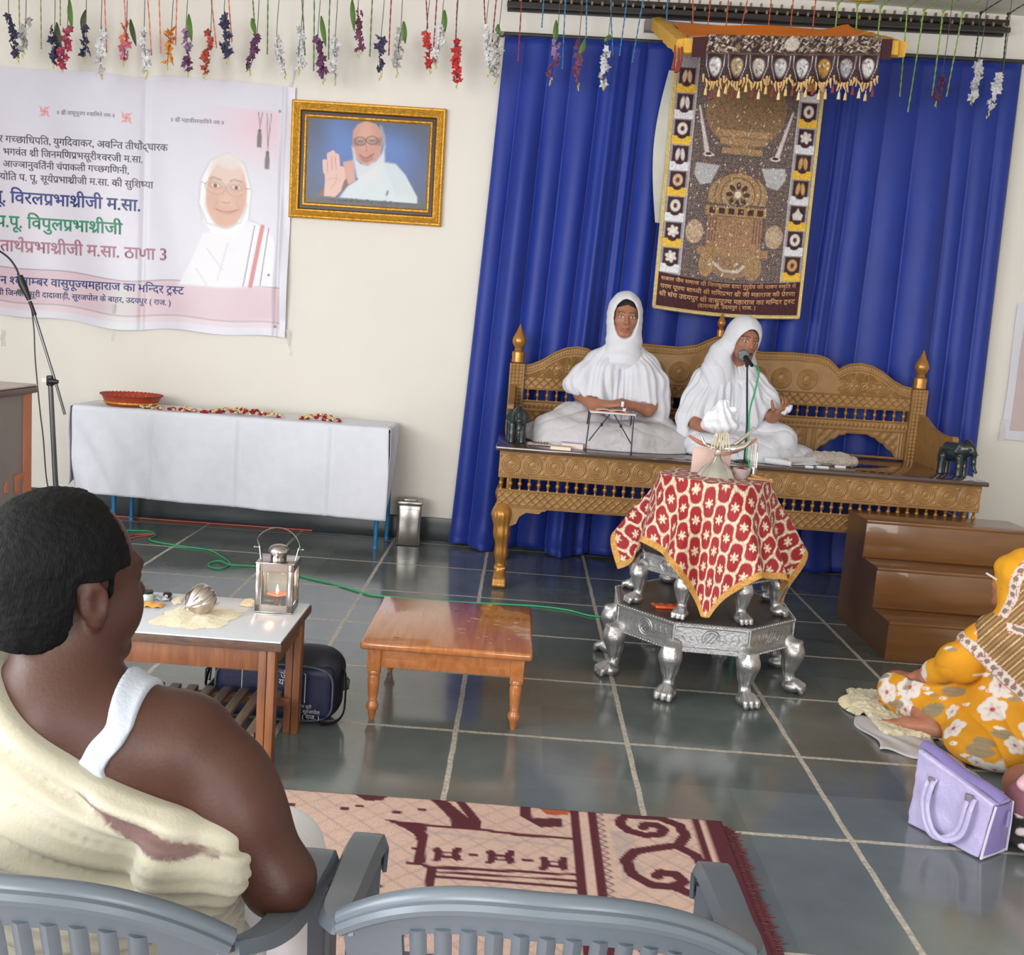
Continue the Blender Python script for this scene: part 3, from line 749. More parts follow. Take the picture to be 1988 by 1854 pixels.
# ================================================================== FRAMED PORTRAIT
def pw(px, py, y=WY-0.03): p = at(px, py, y); return p.x, p.z
fx0, fx1, fz0, fz1 = -1.542, -0.590, 1.995, 2.702
fr = thing('framed_portrait', 'gold framed portrait photograph of a white bearded man hanging on the cream wall', 'framed picture', ((fx0+fx1)/2, WY-0.003, (fz0+fz1)/2), 0)
fr.rotation_euler = (0, math.radians(-0.6), 0)
W2, H2 = (fx1-fx0)/2, (fz1-fz0)/2
def frame_ring(o, i, y0, y1, prof):
    """mitred moulding between outer inset o and inner inset i; prof: list of (t 0..1 outer->inner, depth)"""
    mb = MB(); n = len(prof); V = []
    for (sx, sz) in ((-1, -1), (1, -1), (1, 1), (-1, 1)):
        for (t, d) in prof:
            k = lerp(o, i, t); V.append((sx*(W2-k), -d, sz*(H2-k)))
    Fc = []
    for c in range(4):
        for a in range(n-1):
            d = (c+1) % 4; Fc.append((c*n+a, d*n+a, d*n+a+1, c*n+a+1))
    mb.add(V, Fc); return mb
m_gilt = M('gilt_moulding', (206, 150, 50), 0.34, 0.45, var=0.22, vs=40, bump=0.5, bs=90)
m_dark = M('dark_maroon_fillet', (44, 22, 20), 0.4)
obj('outer_moulding', frame_ring(0, 0.058, 0, 0, [(0, 0), (0, 0.030), (0.12, 0.036), (0.25, 0.034), (0.40, 0.040), (0.8, 0.026), (0.92, 0.028), (1, 0.020)]), m_gilt, fr, angle=25)
obj('dark_fillet', frame_ring(0.058, 0.078, 0, 0, [(0, 0.020), (0.2, 0.013), (1, 0.013)]), m_dark, fr)
obj('inner_moulding', frame_ring(0.078, 0.100, 0, 0, [(0, 0.013), (0.2, 0.021), (0.6, 0.023), (1, 0.010)]), m_gilt, fr, angle=25)
mb = MB(); mb.box((-W2+0.005, -0.006, -H2+0.005), (W2-0.005, 0, H2-0.005)); obj('backing_board', mb, m_dark, fr)
pwid, phei = 2*(W2-0.100), 2*(H2-0.100); RS = 0.0029
cv = Canvas(int(pwid/RS), int(phei/RS), (44, 84, 156)); w, h = cv.w, cv.h
# u,v in the print read from the enlarged photograph: picture corners there (185,310)-(1700,395)-(1655,1455)-(175,1365)
def pc(x, y):
    v = (y-310-(x-185)*0.058)/1060.0; u = (x-185+v*12)/(1513-v*20); return u*w, v*h
def pp(l): return [pc(*q) for q in l]
g = np.clip(1-np.hypot((cv.X-w*0.5)/(w*0.62), (cv.Y-h*0.5)/(h*0.62)), 0, 1); cv.mix(1-np.clip(g*2.2, 0, 1), (34, 54, 92))
for (x, y, r1) in ((1250, 700, 30), (640, 680, 26), (560, 420, 24)): cv.ell(*pc(x, y), r1*1.3, r1, (58, 120, 206), 0.3, r1*1.2, 0.55)
cv.poly(pp([(590, 1310), (690, 1165), (820, 1080), (1090, 860), (1280, 885), (1400, 1010), (1500, 1190), (1560, 1300), (1560, 1385)]), (206, 216, 224), 4)
cv.poly(pp([(1110, 840), (1290, 880), (1410, 1040), (1540, 1290), (1300, 1300), (1180, 1000)]), (196, 206, 216), 6, 0.6)
cv.poly(pp([(630, 860), (760, 830), (790, 1100), (690, 1160), (640, 1000)]), (206, 150, 136), 4)
cv.poly(pp([(640, 960), (700, 1150), (540, 1310), (320, 1290), (400, 1160), (600, 1240)]), (120, 62, 50), 4)
cv.poly(pp([(740, 560), (745, 470), (800, 390), (900, 352), (1030, 385), (1100, 480), (1120, 600), (1090, 770), (1000, 880), (900, 900), (800, 830), (745, 700)]), (196, 134, 116), 3)
cv.ell(*pc(905, 520), 16, 26, (214, 160, 144), 0, 14, 0.7)
cv.poly(pp([(755, 575), (905, 570), (890, 650), (760, 660)]), (104, 64, 56), 6, 0.65); cv.poly(pp([(930, 575), (1110, 560), (1090, 650), (960, 640)]), (112, 68, 58), 6, 0.65)
for (x, y) in ((840, 600), (985, 590)):
    cv.ell(*pc(x, y), 12, 8.5, (88, 52, 46), 0, 1.0, 0.9, ring=0.8); cv.ell(*pc(x, y), 9, 6, (176, 136, 124), 0, 4, 0.6)
    a, b = pc(x, y+8); cv.line([(a-5, b), (a+5, b-1)], 1.6, (60, 36, 34), 1.4)
cv.line([pc(905, 620), pc(925, 715), pc(900, 725)], 2.0, (160, 96, 82), 2.0, 0.8)
cv.poly(pp([(830, 780), (905, 815), (1000, 765), (1000, 830), (910, 870), (850, 830)]), (168, 92, 84), 3, 0.9)
cv.line(pp([(835, 775), (910, 812), (1010, 758)]), 2.2, (128, 60, 56), 2)
cv.poly(pp([(735, 660), (760, 700), (800, 830), (850, 880), (930, 900), (1030, 850), (1100, 760), (1140, 660), (1150, 830), (1110, 980), (1010, 1120), (880, 1150), (800, 1050), (765, 880)]), (214, 216, 220), 6, 0.95)
cv.line(pp([(1090, 420), (1130, 540), (1140, 680)]), 6, (190, 178, 172), 5, 0.7)
# raised palm
cv.poly(pp([(400, 960), (590, 930), (650, 990), (650, 1100), (610, 1230), (540, 1305), (400, 1290), (410, 1100)]), (222, 178, 168), 3)
for (x0, y0, x1, y1, ww) in ((415, 980, 405, 860, 11), (470, 980, 462, 775, 12), (520, 970, 500, 755, 12.5), (570, 970, 550, 790, 11.5), (635, 1060, 615, 950, 12)):
    cv.line([pc(x0, y0), pc(x1, y1)], ww, (222, 178, 168), 1.6)
for (x0, y0, x1, y1) in ((440, 990, 437, 860), (497, 960, 487, 800), (548, 960, 530, 800)): cv.line([pc(x0, y0), pc(x1, y1)], 1.4, (166, 112, 104), 1.4, 0.8)
cv.line(pp([(430, 1090), (530, 1060), (600, 1090)]), 1.2, (186, 134, 124), 1.6, 0.7); cv.line(pp([(560, 1010), (545, 1120), (480, 1200)]), 1.2, (186, 134, 124), 1.6, 0.7)
cv.rect(0, h*0.935, w, h, (40, 44, 50), 2); cv.ell(*pc(1185, 1250), 2.5, 6, (120, 120, 124), 0.3, 2)
def pf(u, v): return np.stack([-pwid/2+pwid*u, np.full_like(u, -0.010), phei/2-phei*v], -1)
pr = obj('photo_print', print_sheet(cv, pf, 0.001), M('photo_paper', (128, 128, 128), 0.35, var=0.01, attr='paint'), fr, 'print of a bearded man in white raising his palm, on blue')
mb = MB(); lettering(mb, 'प.पू. आचार्य श्री जिनकान्तिसागर सूरि जी म.सा.', (-pwid*0.305, -phei*0.438), (pwid*0.30, -phei*0.438), lambda a, b: (a, -0.0120, b), 0.012)
obj('caption', mb, M('white_print', (225, 225, 225), 0.5), pr, smooth=False)
mb = MB(); mb.box((-pwid/2, -0.0165, -phei/2), (pwid/2, -0.0145, phei/2))
mg = M('picture_glass', (235, 240, 240), 0.05, alpha=0.04, var=0, spec=0.3)
obj('glass_pane', mb, mg, fr)
# ================================================================== CANOPY AND EMBROIDERED HANGING
m_yellow = M('yellow_wrap_cloth', (214, 164, 62), 0.75, var=0.12, vs=20, bump=0.2)
m_orange = M('orange_satin', (222, 122, 22), 0.85, var=0.08, vs=6)
m_maroon = M('maroon_velvet', (58, 14, 26), 0.8, var=0.2, vs=30, sheen=0.2)
CYF = 5.60                                            # front edge of the canopy
ca = thing('canopy', 'tilted canopy of yellow wrapped bars with orange top and beaded valance above the embroidered panel', 'canopy', (1.24, 6.1, 3.1))
def rel(o, p): return Vector(p)-Vector(o.location)
fl, frr = Vector((0.690, CYF, 2.890)), Vector((1.768, CYF, 2.955)); bl, br = Vector((0.655, 6.68, 3.285)), Vector((1.785, 6.66, 3.305))
def wrapped(a, b, w, h, n=16):
    mb = MB(); d = (b-a); L = d.length; M4 = Matrix.Translation(a) @ d.to_track_quat('X', 'Z').to_matrix().to_4x4(); prof = []
    for i in range(n+1):
        k = 1+0.06*math.sin(i*2.1)+0.04*math.sin(i*5.3); x = L*i/n
        prof.append([(x+(0.006 if q in (1, 2) else -0.006), y*w/2*k, z*h/2*k) for q, (y, z) in enumerate(((-1, -0.8), (0.0, -1), (1, -0.8), (1, 0.8), (0.0, 1), (-1, 0.8)))])
    V = [M4 @ Vector(p) for row in prof for p in row]; Fc = [(i*6+k, i*6+(k+1) % 6, i*6+6+(k+1) % 6, i*6+6+k) for i in range(n) for k in range(6)] + [tuple(range(5, -1, -1)), tuple(n*6+k for k in range(6))]
    mb.add(V, Fc); return mb
obj('side_bar', wrapped(rel(ca, fl), rel(ca, bl), 0.085, 0.085), m_yellow, ca); obj('side_bar', wrapped(rel(ca, frr), rel(ca, br), 0.085, 0.085), m_yellow, ca)
obj('front_bar', wrapped(rel(ca, fl), rel(ca, frr), 0.06, 0.085, 40), m_yellow, ca)
def topf(u, v):
    a = fl.lerp(frr, 0.035+u*0.85); b = bl.lerp(br, 0.03+u*0.90); p = a.lerp(b, v*0.62)
    p.z += 0.050-0.045*math.sin(math.pi*v)*(0.4+0.6*math.sin(math.pi*u))+0.006*math.sin(9*u+3*v)+0.03*smooth01(0.85, 1.0, u)
    return p-Vector(ca.location)
mb = MB(); mb.sheet(30, 16, topf, 0.003); obj('top_cloth', mb, m_orange, ca, 'orange cloth stretched over the top')
mb = MB(); y = CYF-0.045
def vt(x): return 2.935+(x-0.69)*0.060
def bx3(x0, x1, zt0, zb0, yy=y, th=0.004):
    P = [(x0, yy, vt(x0)+zb0), (x1, yy, vt(x1)+zb0), (x1, yy, vt(x1)+zt0), (x0, yy, vt(x0)+zt0)]
    V = [Vector(p)-Vector(ca.location) for p in P]+[Vector(p)+Vector((0, th, 0))-Vector(ca.location) for p in P]
    return V, [(0,1,2,3),(7,6,5,4),(0,4,5,1),(1,5,6,2),(2,6,7,3),(3,7,4,0)]
for (x0, x1) in ((0.725, 0.80), (1.655, 1.725)): mb = MB(); mb.add(*bx3(x0, x1, -0.008, -0.105)); obj('end_patch', mb, m_maroon, ca, 'dark maroon patch at a valance end')
# beaded valance: dense zari upper band + a row of scalloped pouches with motifs
VX0, VX1 = 0.795, 1.668; R2 = 0.0042
cw2, ch2 = int((VX1-VX0)/R2), int(0.235/R2)
cv = Canvas(cw2, ch2, (52, 30, 30)); rr = np.random.RandomState(4)
nzA = rr.rand(ch2, cw2)
for _ in range(430):
    x, y0 = rr.rand()*cw2, rr.rand()*0.40*ch2; a = rr.choice([0.9, 1.0, 1.2, -0.4]); l = 2+rr.rand()*3.5; c = [(176, 160, 138), (206, 196, 184), (128, 106, 84), (150, 128, 96), (230, 226, 220)][rr.randint(5)]
    cv.line([(x, y0), (x+l*math.cos(a), y0-l*math.sin(a))], 1.1, c, 0.9)
cv.ell(cw2*0.49, ch2*0.20, 9, 9, (196, 188, 178), 0, 2, 0.85); cv.rect(0, ch2*0.42, cw2, ch2*0.47, (60, 42, 38), 1); cv.line([(0, ch2*0.44), (cw2, ch2*0.44)], 1, (150, 120, 80), 1, 0.7)
cv.rect(0, ch2*0.47, cw2, ch2, (46, 22, 28), 0.6)
mot = [(226, 226, 230), (190, 170, 130), (206, 200, 188), (206, 206, 206), (220, 222, 226), (190, 146, 70), (176, 176, 184), (234, 234, 238)]
for k in range(8):
    cx = (k+0.5)/8*cw2; cy = ch2*0.70
    for s_ in (-1, 1): cv.line([(cx+s_*11, ch2*0.48), (cx+s_*10.5, ch2*0.74), (cx+s_*6, ch2*0.92)], 0.9, (196, 190, 186), 0.8)
    cv.ell(cx, cy, 7.4, 9.0, mot[k], 0, 2.5, 0.9)
    for q in range(10):
        a = rr.rand()*6.28; r0 = rr.rand()*6.5; cv.ell(cx+r0*math.cos(a), cy+r0*1.2*math.sin(a), 1.2, 0.9, (90, 70, 60) if q % 2 else (250, 250, 250), a, 0.8, 0.75)
def vf(u, v):
    x = VX0+(VX1-VX0)*u; sc = 0.036*np.abs(np.sin(np.pi*8*u))*smooth01(0.6, 1.0, v); z = 2.940+(x-0.69)*0.060-0.018*np.sin(np.pi*u)*0.3-0.200*v-sc
    yv = CYF-0.048-0.008*np.sin(np.pi*16*u+0.5)*v
    return np.stack([x-ca.location.x, yv-ca.location.y, z-ca.location.z], -1)
m_zari = M('metal_thread_embroidery', (128, 128, 128), 0.42, 0.35, var=0.25, vs=90, attr='paint', bump=0.5, bs=160)
obj('valance', print_sheet(cv, vf, 0.004), m_zari, ca, 'beaded valance with scalloped lower edge')
m_tass = M('straw_fringe', (200, 162, 110), 0.8, var=0.25, vs=30)
mb = MB()
for k in range(61):
    u = k/60; x = VX0+(VX1-VX0)*u; zb = 2.940+(x-0.69)*0.060-0.200-0.036*abs(math.sin(math.pi*8*u))-0.004
    L = 0.040+0.012*math.sin(k*2.3); p = Vector((x, CYF-0.05, zb+0.012))-Vector(ca.location)
    mb.tube([p, p+Vector((0.004*math.sin(k), 0, -L*0.4)), p+Vector((0.008*math.sin(k*1.3), -0.004, -L))], [0.007, 0.006, 0.003], 6)
obj('fringe', mb, m_tass, ca)
tcols = [M('tassel_straw', (214, 178, 120), 0.8), M('tassel_maroon', (126, 52, 54), 0.8), M('tassel_cream', (222, 200, 160), 0.8)]
for k in range(26):
    u = (k+0.5)/26; x = VX0+(VX1-VX0)*u; zb = 2.940+(x-0.69)*0.060-0.200-0.036*abs(math.sin(math.pi*8*u))-0.03
    p = Vector((x, CYF-0.056, zb))-Vector(ca.location); d = Vector((rng.uniform(-.008, .008), 0, -1)); mb = MB()
    mb.tube([p, p+d*0.016], 0.0025, 6); mb.tube([p+d*0.014, p+d*0.022, p+d*0.05], [0.004, 0.0065, 0.009], 8); obj('tassel', mb, tcols[k % 3], ca)
mb = MB()
for k, q in enumerate(((-0.02, 0), (0.0, -0.012), (0.015, -0.005))):
    p = rel(ca, fl)+Vector((-0.03+q[0], -0.02, q[1])); mb.tube([p, p+Vector((0.005, 0, -0.06)), p+Vector((-0.004*k, 0, -0.12))], [0.004, 0.006, 0.01], 7)
obj('corner_tassel', mb, M('red_green_tassel', (136, 56, 52), 0.8), ca)

# hanging panel
HX0, HX1, HZ0, HZ1, HY = 0.752, 1.638, 1.600, 3.10, 6.45
R3 = 0.0036; cw3, ch3 = int((HX1-HX0)/R3), int((HZ1-HZ0)/R3)
cv = Canvas(cw3, ch3, (58, 34, 36)); rr = np.random.RandomState(9)
W_, H_ = cw3, ch3
def hv(z): return (HZ1-z)/R3
# central field: chequer of sequins, brown, white and gold
X, Y = cv.X, cv.Y
chk = ((np.floor((X+Y)/2.6)+np.floor((X-Y)/2.6)) % 2); n1 = rr.rand(ch3, cw3); n2 = rr.rand(ch3//5+2, cw3//5+2).repeat(5, 0).repeat(5, 1)[:ch3, :cw3]
tone = np.where(chk > 0, 0, 1)
base = np.where(tone[..., None] > 0, np.array([138, 122, 116]), np.array([46, 24, 30]))*1.0
base = base*(0.72+0.5*n1[..., None])
cv.a = base
fx0_, fx1_ = 0.158*W_, 0.845*W_
gold = lambda m, op=1.0: cv.mix(m*op, (164, 126, 84))
def gtex(mask, c=(160, 124, 86), op=0.92):
    m = np.clip(mask, 0, 1); t = (0.72+0.55*rr.rand(ch3, cw3))[..., None]
    k = (m*op)[..., None]; cv.a = cv.a*(1-k)+np.array(c)*t*k
def dell(cx, cy, rx, ry): return np.clip(0.5-(np.sqrt(((X-cx)/rx)**2+((Y-cy)/ry)**2)-1)*min(rx, ry)/1.5, 0, 1)
def drect(x0, y0, x1, y1): return np.clip(0.5-np.maximum(np.maximum(x0-X, X-x1), np.maximum(y0-Y, Y-y1))/1.2, 0, 1)
cxm = 0.50*W_
gtex(dell(cxm, 0.215*H_, 0.27*W_, 0.15*H_), (150, 118, 76), 0.7)                  # flowering tree crown
for (y, w2) in ((0.305, 0.19), (0.335, 0.155), (0.372, 0.135)): gtex(drect(cxm-w2*W_, (y-0.012)*H_, cxm+w2*W_, (y+0.012)*H_), (166, 134, 98))
for s_ in (-1, 1):                                                              # two long silver horns and fans
    for t in np.linspace(0, 1, 26):
        cv.ell(cxm+s_*lerp(0.31, 0.235, t)*W_, lerp(0.215, 0.385, t)*H_, lerp(1.6, 4.2, t), 3, (206, 198, 198), 0, 1.4, 0.9)
    cv.ell(cxm+s_*0.225*W_, 0.392*H_, 9, 3.4, (216, 212, 212), 0, 1.2); cv.ell(cxm+s_*0.225*W_, 0.390*H_, 5, 2, (40, 26, 30), 0, 1)
    cv.poly([(cxm+s_*0.14*W_, 0.43*H_), (cxm+s_*0.30*W_, 0.425*H_), (cxm+s_*0.31*W_, 0.47*H_), (cxm+s_*0.26*W_, 0.51*H_), (cxm+s_*0.19*W_, 0.50*H_)], (184, 186, 190), 2.5, 0.9)
    gtex(dell(cxm+s_*0.27*W_, 0.69*H_, 0.06*W_, 0.045*H_), (186, 160, 130), 0.85); cv.ell(cxm+s_*0.27*W_, 0.69*H_, 8, 9, (196, 176, 152), 0, 2, 0.5)
gtex(np.clip(dell(cxm, 0.545*H_, 0.20*W_, 0.088*H_)*(Y < 0.575*H_), 0, 1), (166, 134, 96))   # domed shrine
gtex(np.clip(0.5-(np.abs(X-cxm)-np.clip((Y-0.425*H_)*0.24, 0, 9))/1.2, 0, 1)*(Y > 0.425*H_)*(Y < 0.48*H_), (176, 142, 96))
for k in (0.155, 0.115): cv.ell(cxm, 0.54*H_, k*W_, k*W_*0.98, (108, 80, 60), 0, 1, 0.8, ring=1.0)
for q in range(8):
    a = q*math.pi/4; cv.ell(cxm+0.058*W_*math.cos(a), 0.538*H_+0.058*W_*math.sin(a), 6, 3.6, (70, 48, 48), a, 1); 
cv.ell(cxm, 0.538*H_, 5.5, 5.5, (214, 206, 192), 0, 1.2); cv.ell(cxm, 0.538*H_, 0.088*W_, 0.088*W_, (176, 146, 106), 0, 1, 1, ring=1.0)
gtex(drect(cxm-0.205*W_, 0.585*H_, cxm+0.205*W_, 0.622*H_), (168, 130, 84))
for q in range(6): cv.rect(cxm+(q-2.5)*0.065*W_-5, 0.592*H_, cxm+(q-2.5)*0.065*W_+5, 0.614*H_, (62, 36, 36), 1)
gtex(drect(cxm-0.185*W_, 0.625*H_, cxm+0.185*W_, 0.745*H_), (156, 120, 90))
for s_ in (-1, 1):
    for q in range(3): cv.rect(cxm+s_*(0.17-q*0.02)*W_-1, 0.63*H_, cxm+s_*(0.17-q*0.02)*W_+1, 0.72*H_, (92, 62, 54), 1, 0.7)
gtex(drect(cxm-0.24*W_, 0.742*H_, cxm+0.24*W_, 0.772*H_), (160, 124, 86)); gtex(dell(cxm, 0.80*H_, 0.16*W_, 0.055*H_), (156, 124, 92), 0.8)
gtex(dell(cxm-0.17*W_, 0.81*H_, 0.05*W_, 0.045*H_), (168, 136, 92), 0.85); gtex(dell(cxm+0.15*W_, 0.81*H_, 0.06*W_, 0.05*H_), (160, 128, 92), 0.85)
cv.line([(cxm-0.12*W_, 0.800*H_), (cxm-0.05*W_, 0.828*H_), (cxm+0.05*W_, 0.828*H_), (cxm+0.09*W_, 0.806*H_)], 4.5, (196, 190, 180), 1.5, 0.85)
for _ in range(260):
    x, y_ = fx0_+rr.rand()*(fx1_-fx0_), (0.2+0.67*rr.rand())*H_; cv.ell(x, y_, 0.9, 1.8, [(240, 240, 244), (196, 150, 70), (222, 214, 206)][rr.randint(3)], 0.3, 0.8, 0.8)
# side borders: alternating yellow / white patches and dark cartouches with pale motifs
for s_ in (0, 1):
    bx0, bx1 = (0.018*W_, fx0_) if s_ == 0 else (fx1_, 0.982*W_)
    cv.rect(bx0, 0, bx1, H_, (150, 146, 150), 1)
    n = 8; y0, y1 = 0.065*H_, 0.853*H_
    for k in range(n):
        ya = lerp(y0, y1, k/n); yb = lerp(y0, y1, (k+1)/n); mid = (ya+yb)/2-4; cxb = (bx0+bx1)/2
        cv.rect(bx0+1.5, yb-13, bx1-1.5, yb+1, (222, 178, 58) if (k+s_) % 2 == 0 else (214, 214, 220), 1)
        cv.rect(bx0+4.5, ya+3, bx1-4.5, yb-13, (52, 20, 28), 1.5); cv.ell(cxb, yb-13, 7, 4.5, (52, 20, 28), 0, 1.5)
        c1 = [(198, 170, 140), (206, 200, 196), (190, 150, 96), (214, 206, 200)][rr.randint(4)]
        sh = rr.randint(4)
        if sh == 0: cv.ell(cxb, mid, 8.5, 10, c1, 0, 2); cv.ell(cxb, mid, 3, 4, (90, 50, 44), 0, 1.5)
        elif sh == 1:
            for q in range(6): a = q*math.pi/3+0.3; cv.ell(cxb+6*math.cos(a), mid+6*math.sin(a), 4.2, 3.2, c1, a, 1.5)
            cv.ell(cxb, mid, 3, 3, (230, 220, 190), 0, 1.2)
        elif sh == 2: cv.ell(cxb-4, mid, 3.6, 10, c1, 0.12, 1.5); cv.ell(cxb+4, mid, 3.6, 10, c1, -0.12, 1.5)
        else: cv.poly([(cxb-7, mid+9), (cxb+7, mid+9), (cxb+9, mid), (cxb+4, mid-4), (cxb, mid-11), (cxb-4, mid-4), (cxb-9, mid)], c1, 2)
    cv.line([((bx1 if s_ == 0 else bx0), 0), ((bx1 if s_ == 0 else bx0), 0.86*H_)], 2.0, (178, 176, 182), 1)
# maroon text field
sag = 6*np.sin(np.pi*np.clip(X/W_, 0, 1)); mt = np.clip(0.5-(0.857*H_+sag-Y)/1.5, 0, 1); cv.mix(mt, (60, 12, 24))
cv.rect(0, 0, 0.018*W_, H_, (214, 186, 112), 0.8); cv.rect(0.982*W_, 0, W_, H_, (214, 186, 112), 0.8); cv.rect(0, H_-4, W_, H_, (206, 178, 116), 0.8)
def hf(off):
    def f(u, v):
        x = HX0+(HX1-HX0)*u; sagb = 0.030*np.sin(np.pi*u)*smooth01(0.55, 1.0, v)*0.7; z = HZ1-(HZ1-HZ0)*v-sagb
        y = HY-0.008*np.sin(4.5*u+2*v)-0.014*np.sin(np.pi*u)*v-0.006*np.sin(9*u)*v
        return np.stack([x, y-off, z], -1)
    return f
hang = tag(obj('embroidered_panel', print_sheet(cv, hf(0), 0.004), m_zari), 'tall embroidered panel of sequins and gold thread hanging before the blue curtain', 'wall hanging')
def hp(a, b): q = hf(0.004)(np.array(a), np.array(1-b)); return tuple(float(t) for t in q)
m_goldthread = M('gold_thread_lettering', (190, 144, 96), 0.45, 0.4, var=0.2, vs=80)
for k, (t, u0, u1) in enumerate((('सकल जैन समाज श्री जिनकुशल दादा गुरुदेव की पावन स्मृति में', 0.035, 0.955), ('परम पूज्य साध्वी श्री मणिप्रभा श्री जी महाराज की प्रेरणा', 0.035, 0.955), ('श्री संघ उदयपुर श्री वासुपूज्य महाराज का मन्दिर ट्रस्ट', 0.03, 0.96), ('(दादावाड़ी, उदयपुर ( राज. )', 0.30, 0.70))):
    mb = MB(); v0 = 0.872+k*0.0295
    lettering(mb, t, (u0, 1-v0-0.003), (u1, 1-v0+0.003), lambda a, b: hp(a, b), 0.02, curve=0.006 if k < 3 else 0.0, hscale=0.50)
    # letters are laid in sheet fractions: stretch vertically to the panel's proportions
    obj('text_line', mb, m_goldthread, hang, smooth=False)
mb = MB(); E0 = [hf(0)(np.array(u), np.array(1.0)) for u in np.linspace(0, 1, 40)]
mb.tube([tuple(p) for p in E0], 0.010, 6); mb.tube([tuple(hf(0)(np.array(0.0), np.array(v))) for v in np.linspace(0, 1, 40)], 0.007, 6); mb.tube([tuple(hf(0)(np.array(1.0), np.array(v))) for v in np.linspace(0, 1, 40)], 0.007, 6)
obj('gold_piping', mb, M('gold_piping', (206, 184, 122), 0.6, 0.1, var=0.25, vs=60), hang)
mb = MB()
mb.sheet(10, 30, lambda u, v: (HX0-0.03+0.20*u-0.05*math.sin(math.pi*v)*(1-u), HY+0.028+0.010*math.sin(6*v+4*u), lerp(2.98, 2.1, v)), 0.002)
mb.sheet(16, 10, lambda u, v: (HX0+0.10+0.36*u, HY+0.03+0.006*math.sin(7*u), lerp(1.72, 1.575+0.03*(2*u-1)**2, v)), 0.002)
obj('lining', mb, M('pale_lining_cloth', (196, 196, 186), 0.8, var=0.08), hang, 'pale lining cloth peeping out behind the panel')
mb = MB(); mb.tube([(HX0-0.02, HY+0.0, HZ1), (HX1+0.02, HY, HZ1)], 0.010, 10)
for x in (HX0+0.1, HX1-0.1): mb.tube([(x, HY, HZ1), (x, HY+0.08, HZ1+0.14), (x, WY-0.03, HZ1+0.22)], 0.003, 6)
obj('hanging_rod', mb, m_rod, hang)

# ================================================================== HANGING CORDS AND FLOWER STRANDS
SY = 6.40
def mk(c): return M('blossom_'+'_'.join(map(str, c)), c, 0.6, var=0.25, vs=30, sheen=0.1)
FC = {'navy': (52, 50, 86), 'white': (214, 214, 216), 'grey': (176, 174, 172), 'magenta': (176, 48, 88), 'pink': (196, 104, 128), 'salmon': (222, 110, 88), 'orange': (224, 142, 40), 'purple': (96, 48, 92), 'lilac': (150, 112, 160), 'rust': (184, 70, 50), 'red': (196, 40, 46), 'mauve': (122, 60, 92)}
MF = {k: mk(v) for k, v in FC.items()}
CC = {'olive': (148, 150, 92), 'salmon': (226, 124, 104), 'green': (84, 124, 72), 'red': (152, 44, 56), 'blue': (64, 128, 172), 'rust': (186, 84, 60), 'lime': (142, 176, 84), 'dark': (40, 56, 44), 'thread': (84, 88, 80)}
MC = {k: M('cord_'+k, v, 0.7, var=0.2, vs=60) for k, v in CC.items()}
m_leaf = M('leaf_green', (82, 116, 52), 0.5, var=0.25, vs=12); m_leafd = M('leaf_dark', (60, 72, 44), 0.5, var=0.25, vs=12); m_bud = M('bud_yellow_green', (190, 186, 84), 0.6, var=0.2)
def blossom(mb, c, r, rot):
    for q in range(5):
        a = q*2*math.pi/5; M4 = Matrix.Translation(c) @ rot @ Rz(a)
        V = [M4 @ Vector(p) for p in ((0, 0, 0), (r*0.55, -r*0.38, r*0.18), (r*1.1, 0, r*0.10), (r*0.55, r*0.38, r*0.18), (r*0.6, 0, r*0.34))]
        mb.add(V, [(0, 1, 4), (1, 2, 4), (2, 3, 4), (3, 0, 4), (0, 3, 2, 1)])
    mb.ball(c, r*0.28, 6, 4, None)
def rope(pts, r, tw=True):
    mb = MB()
    if not tw: mb.tube(pts, r, 6); return mb
    P = spline(pts, max(10, len(pts)*10)); 
    for s_ in (0, math.pi): mb.tube([(p[0]+r*0.55*math.cos(i*1.1+s_), p[1]+r*0.55*math.sin(i*1.1+s_), p[2]) for i, p in enumerate(P)], r*0.62, 6)
    return mb
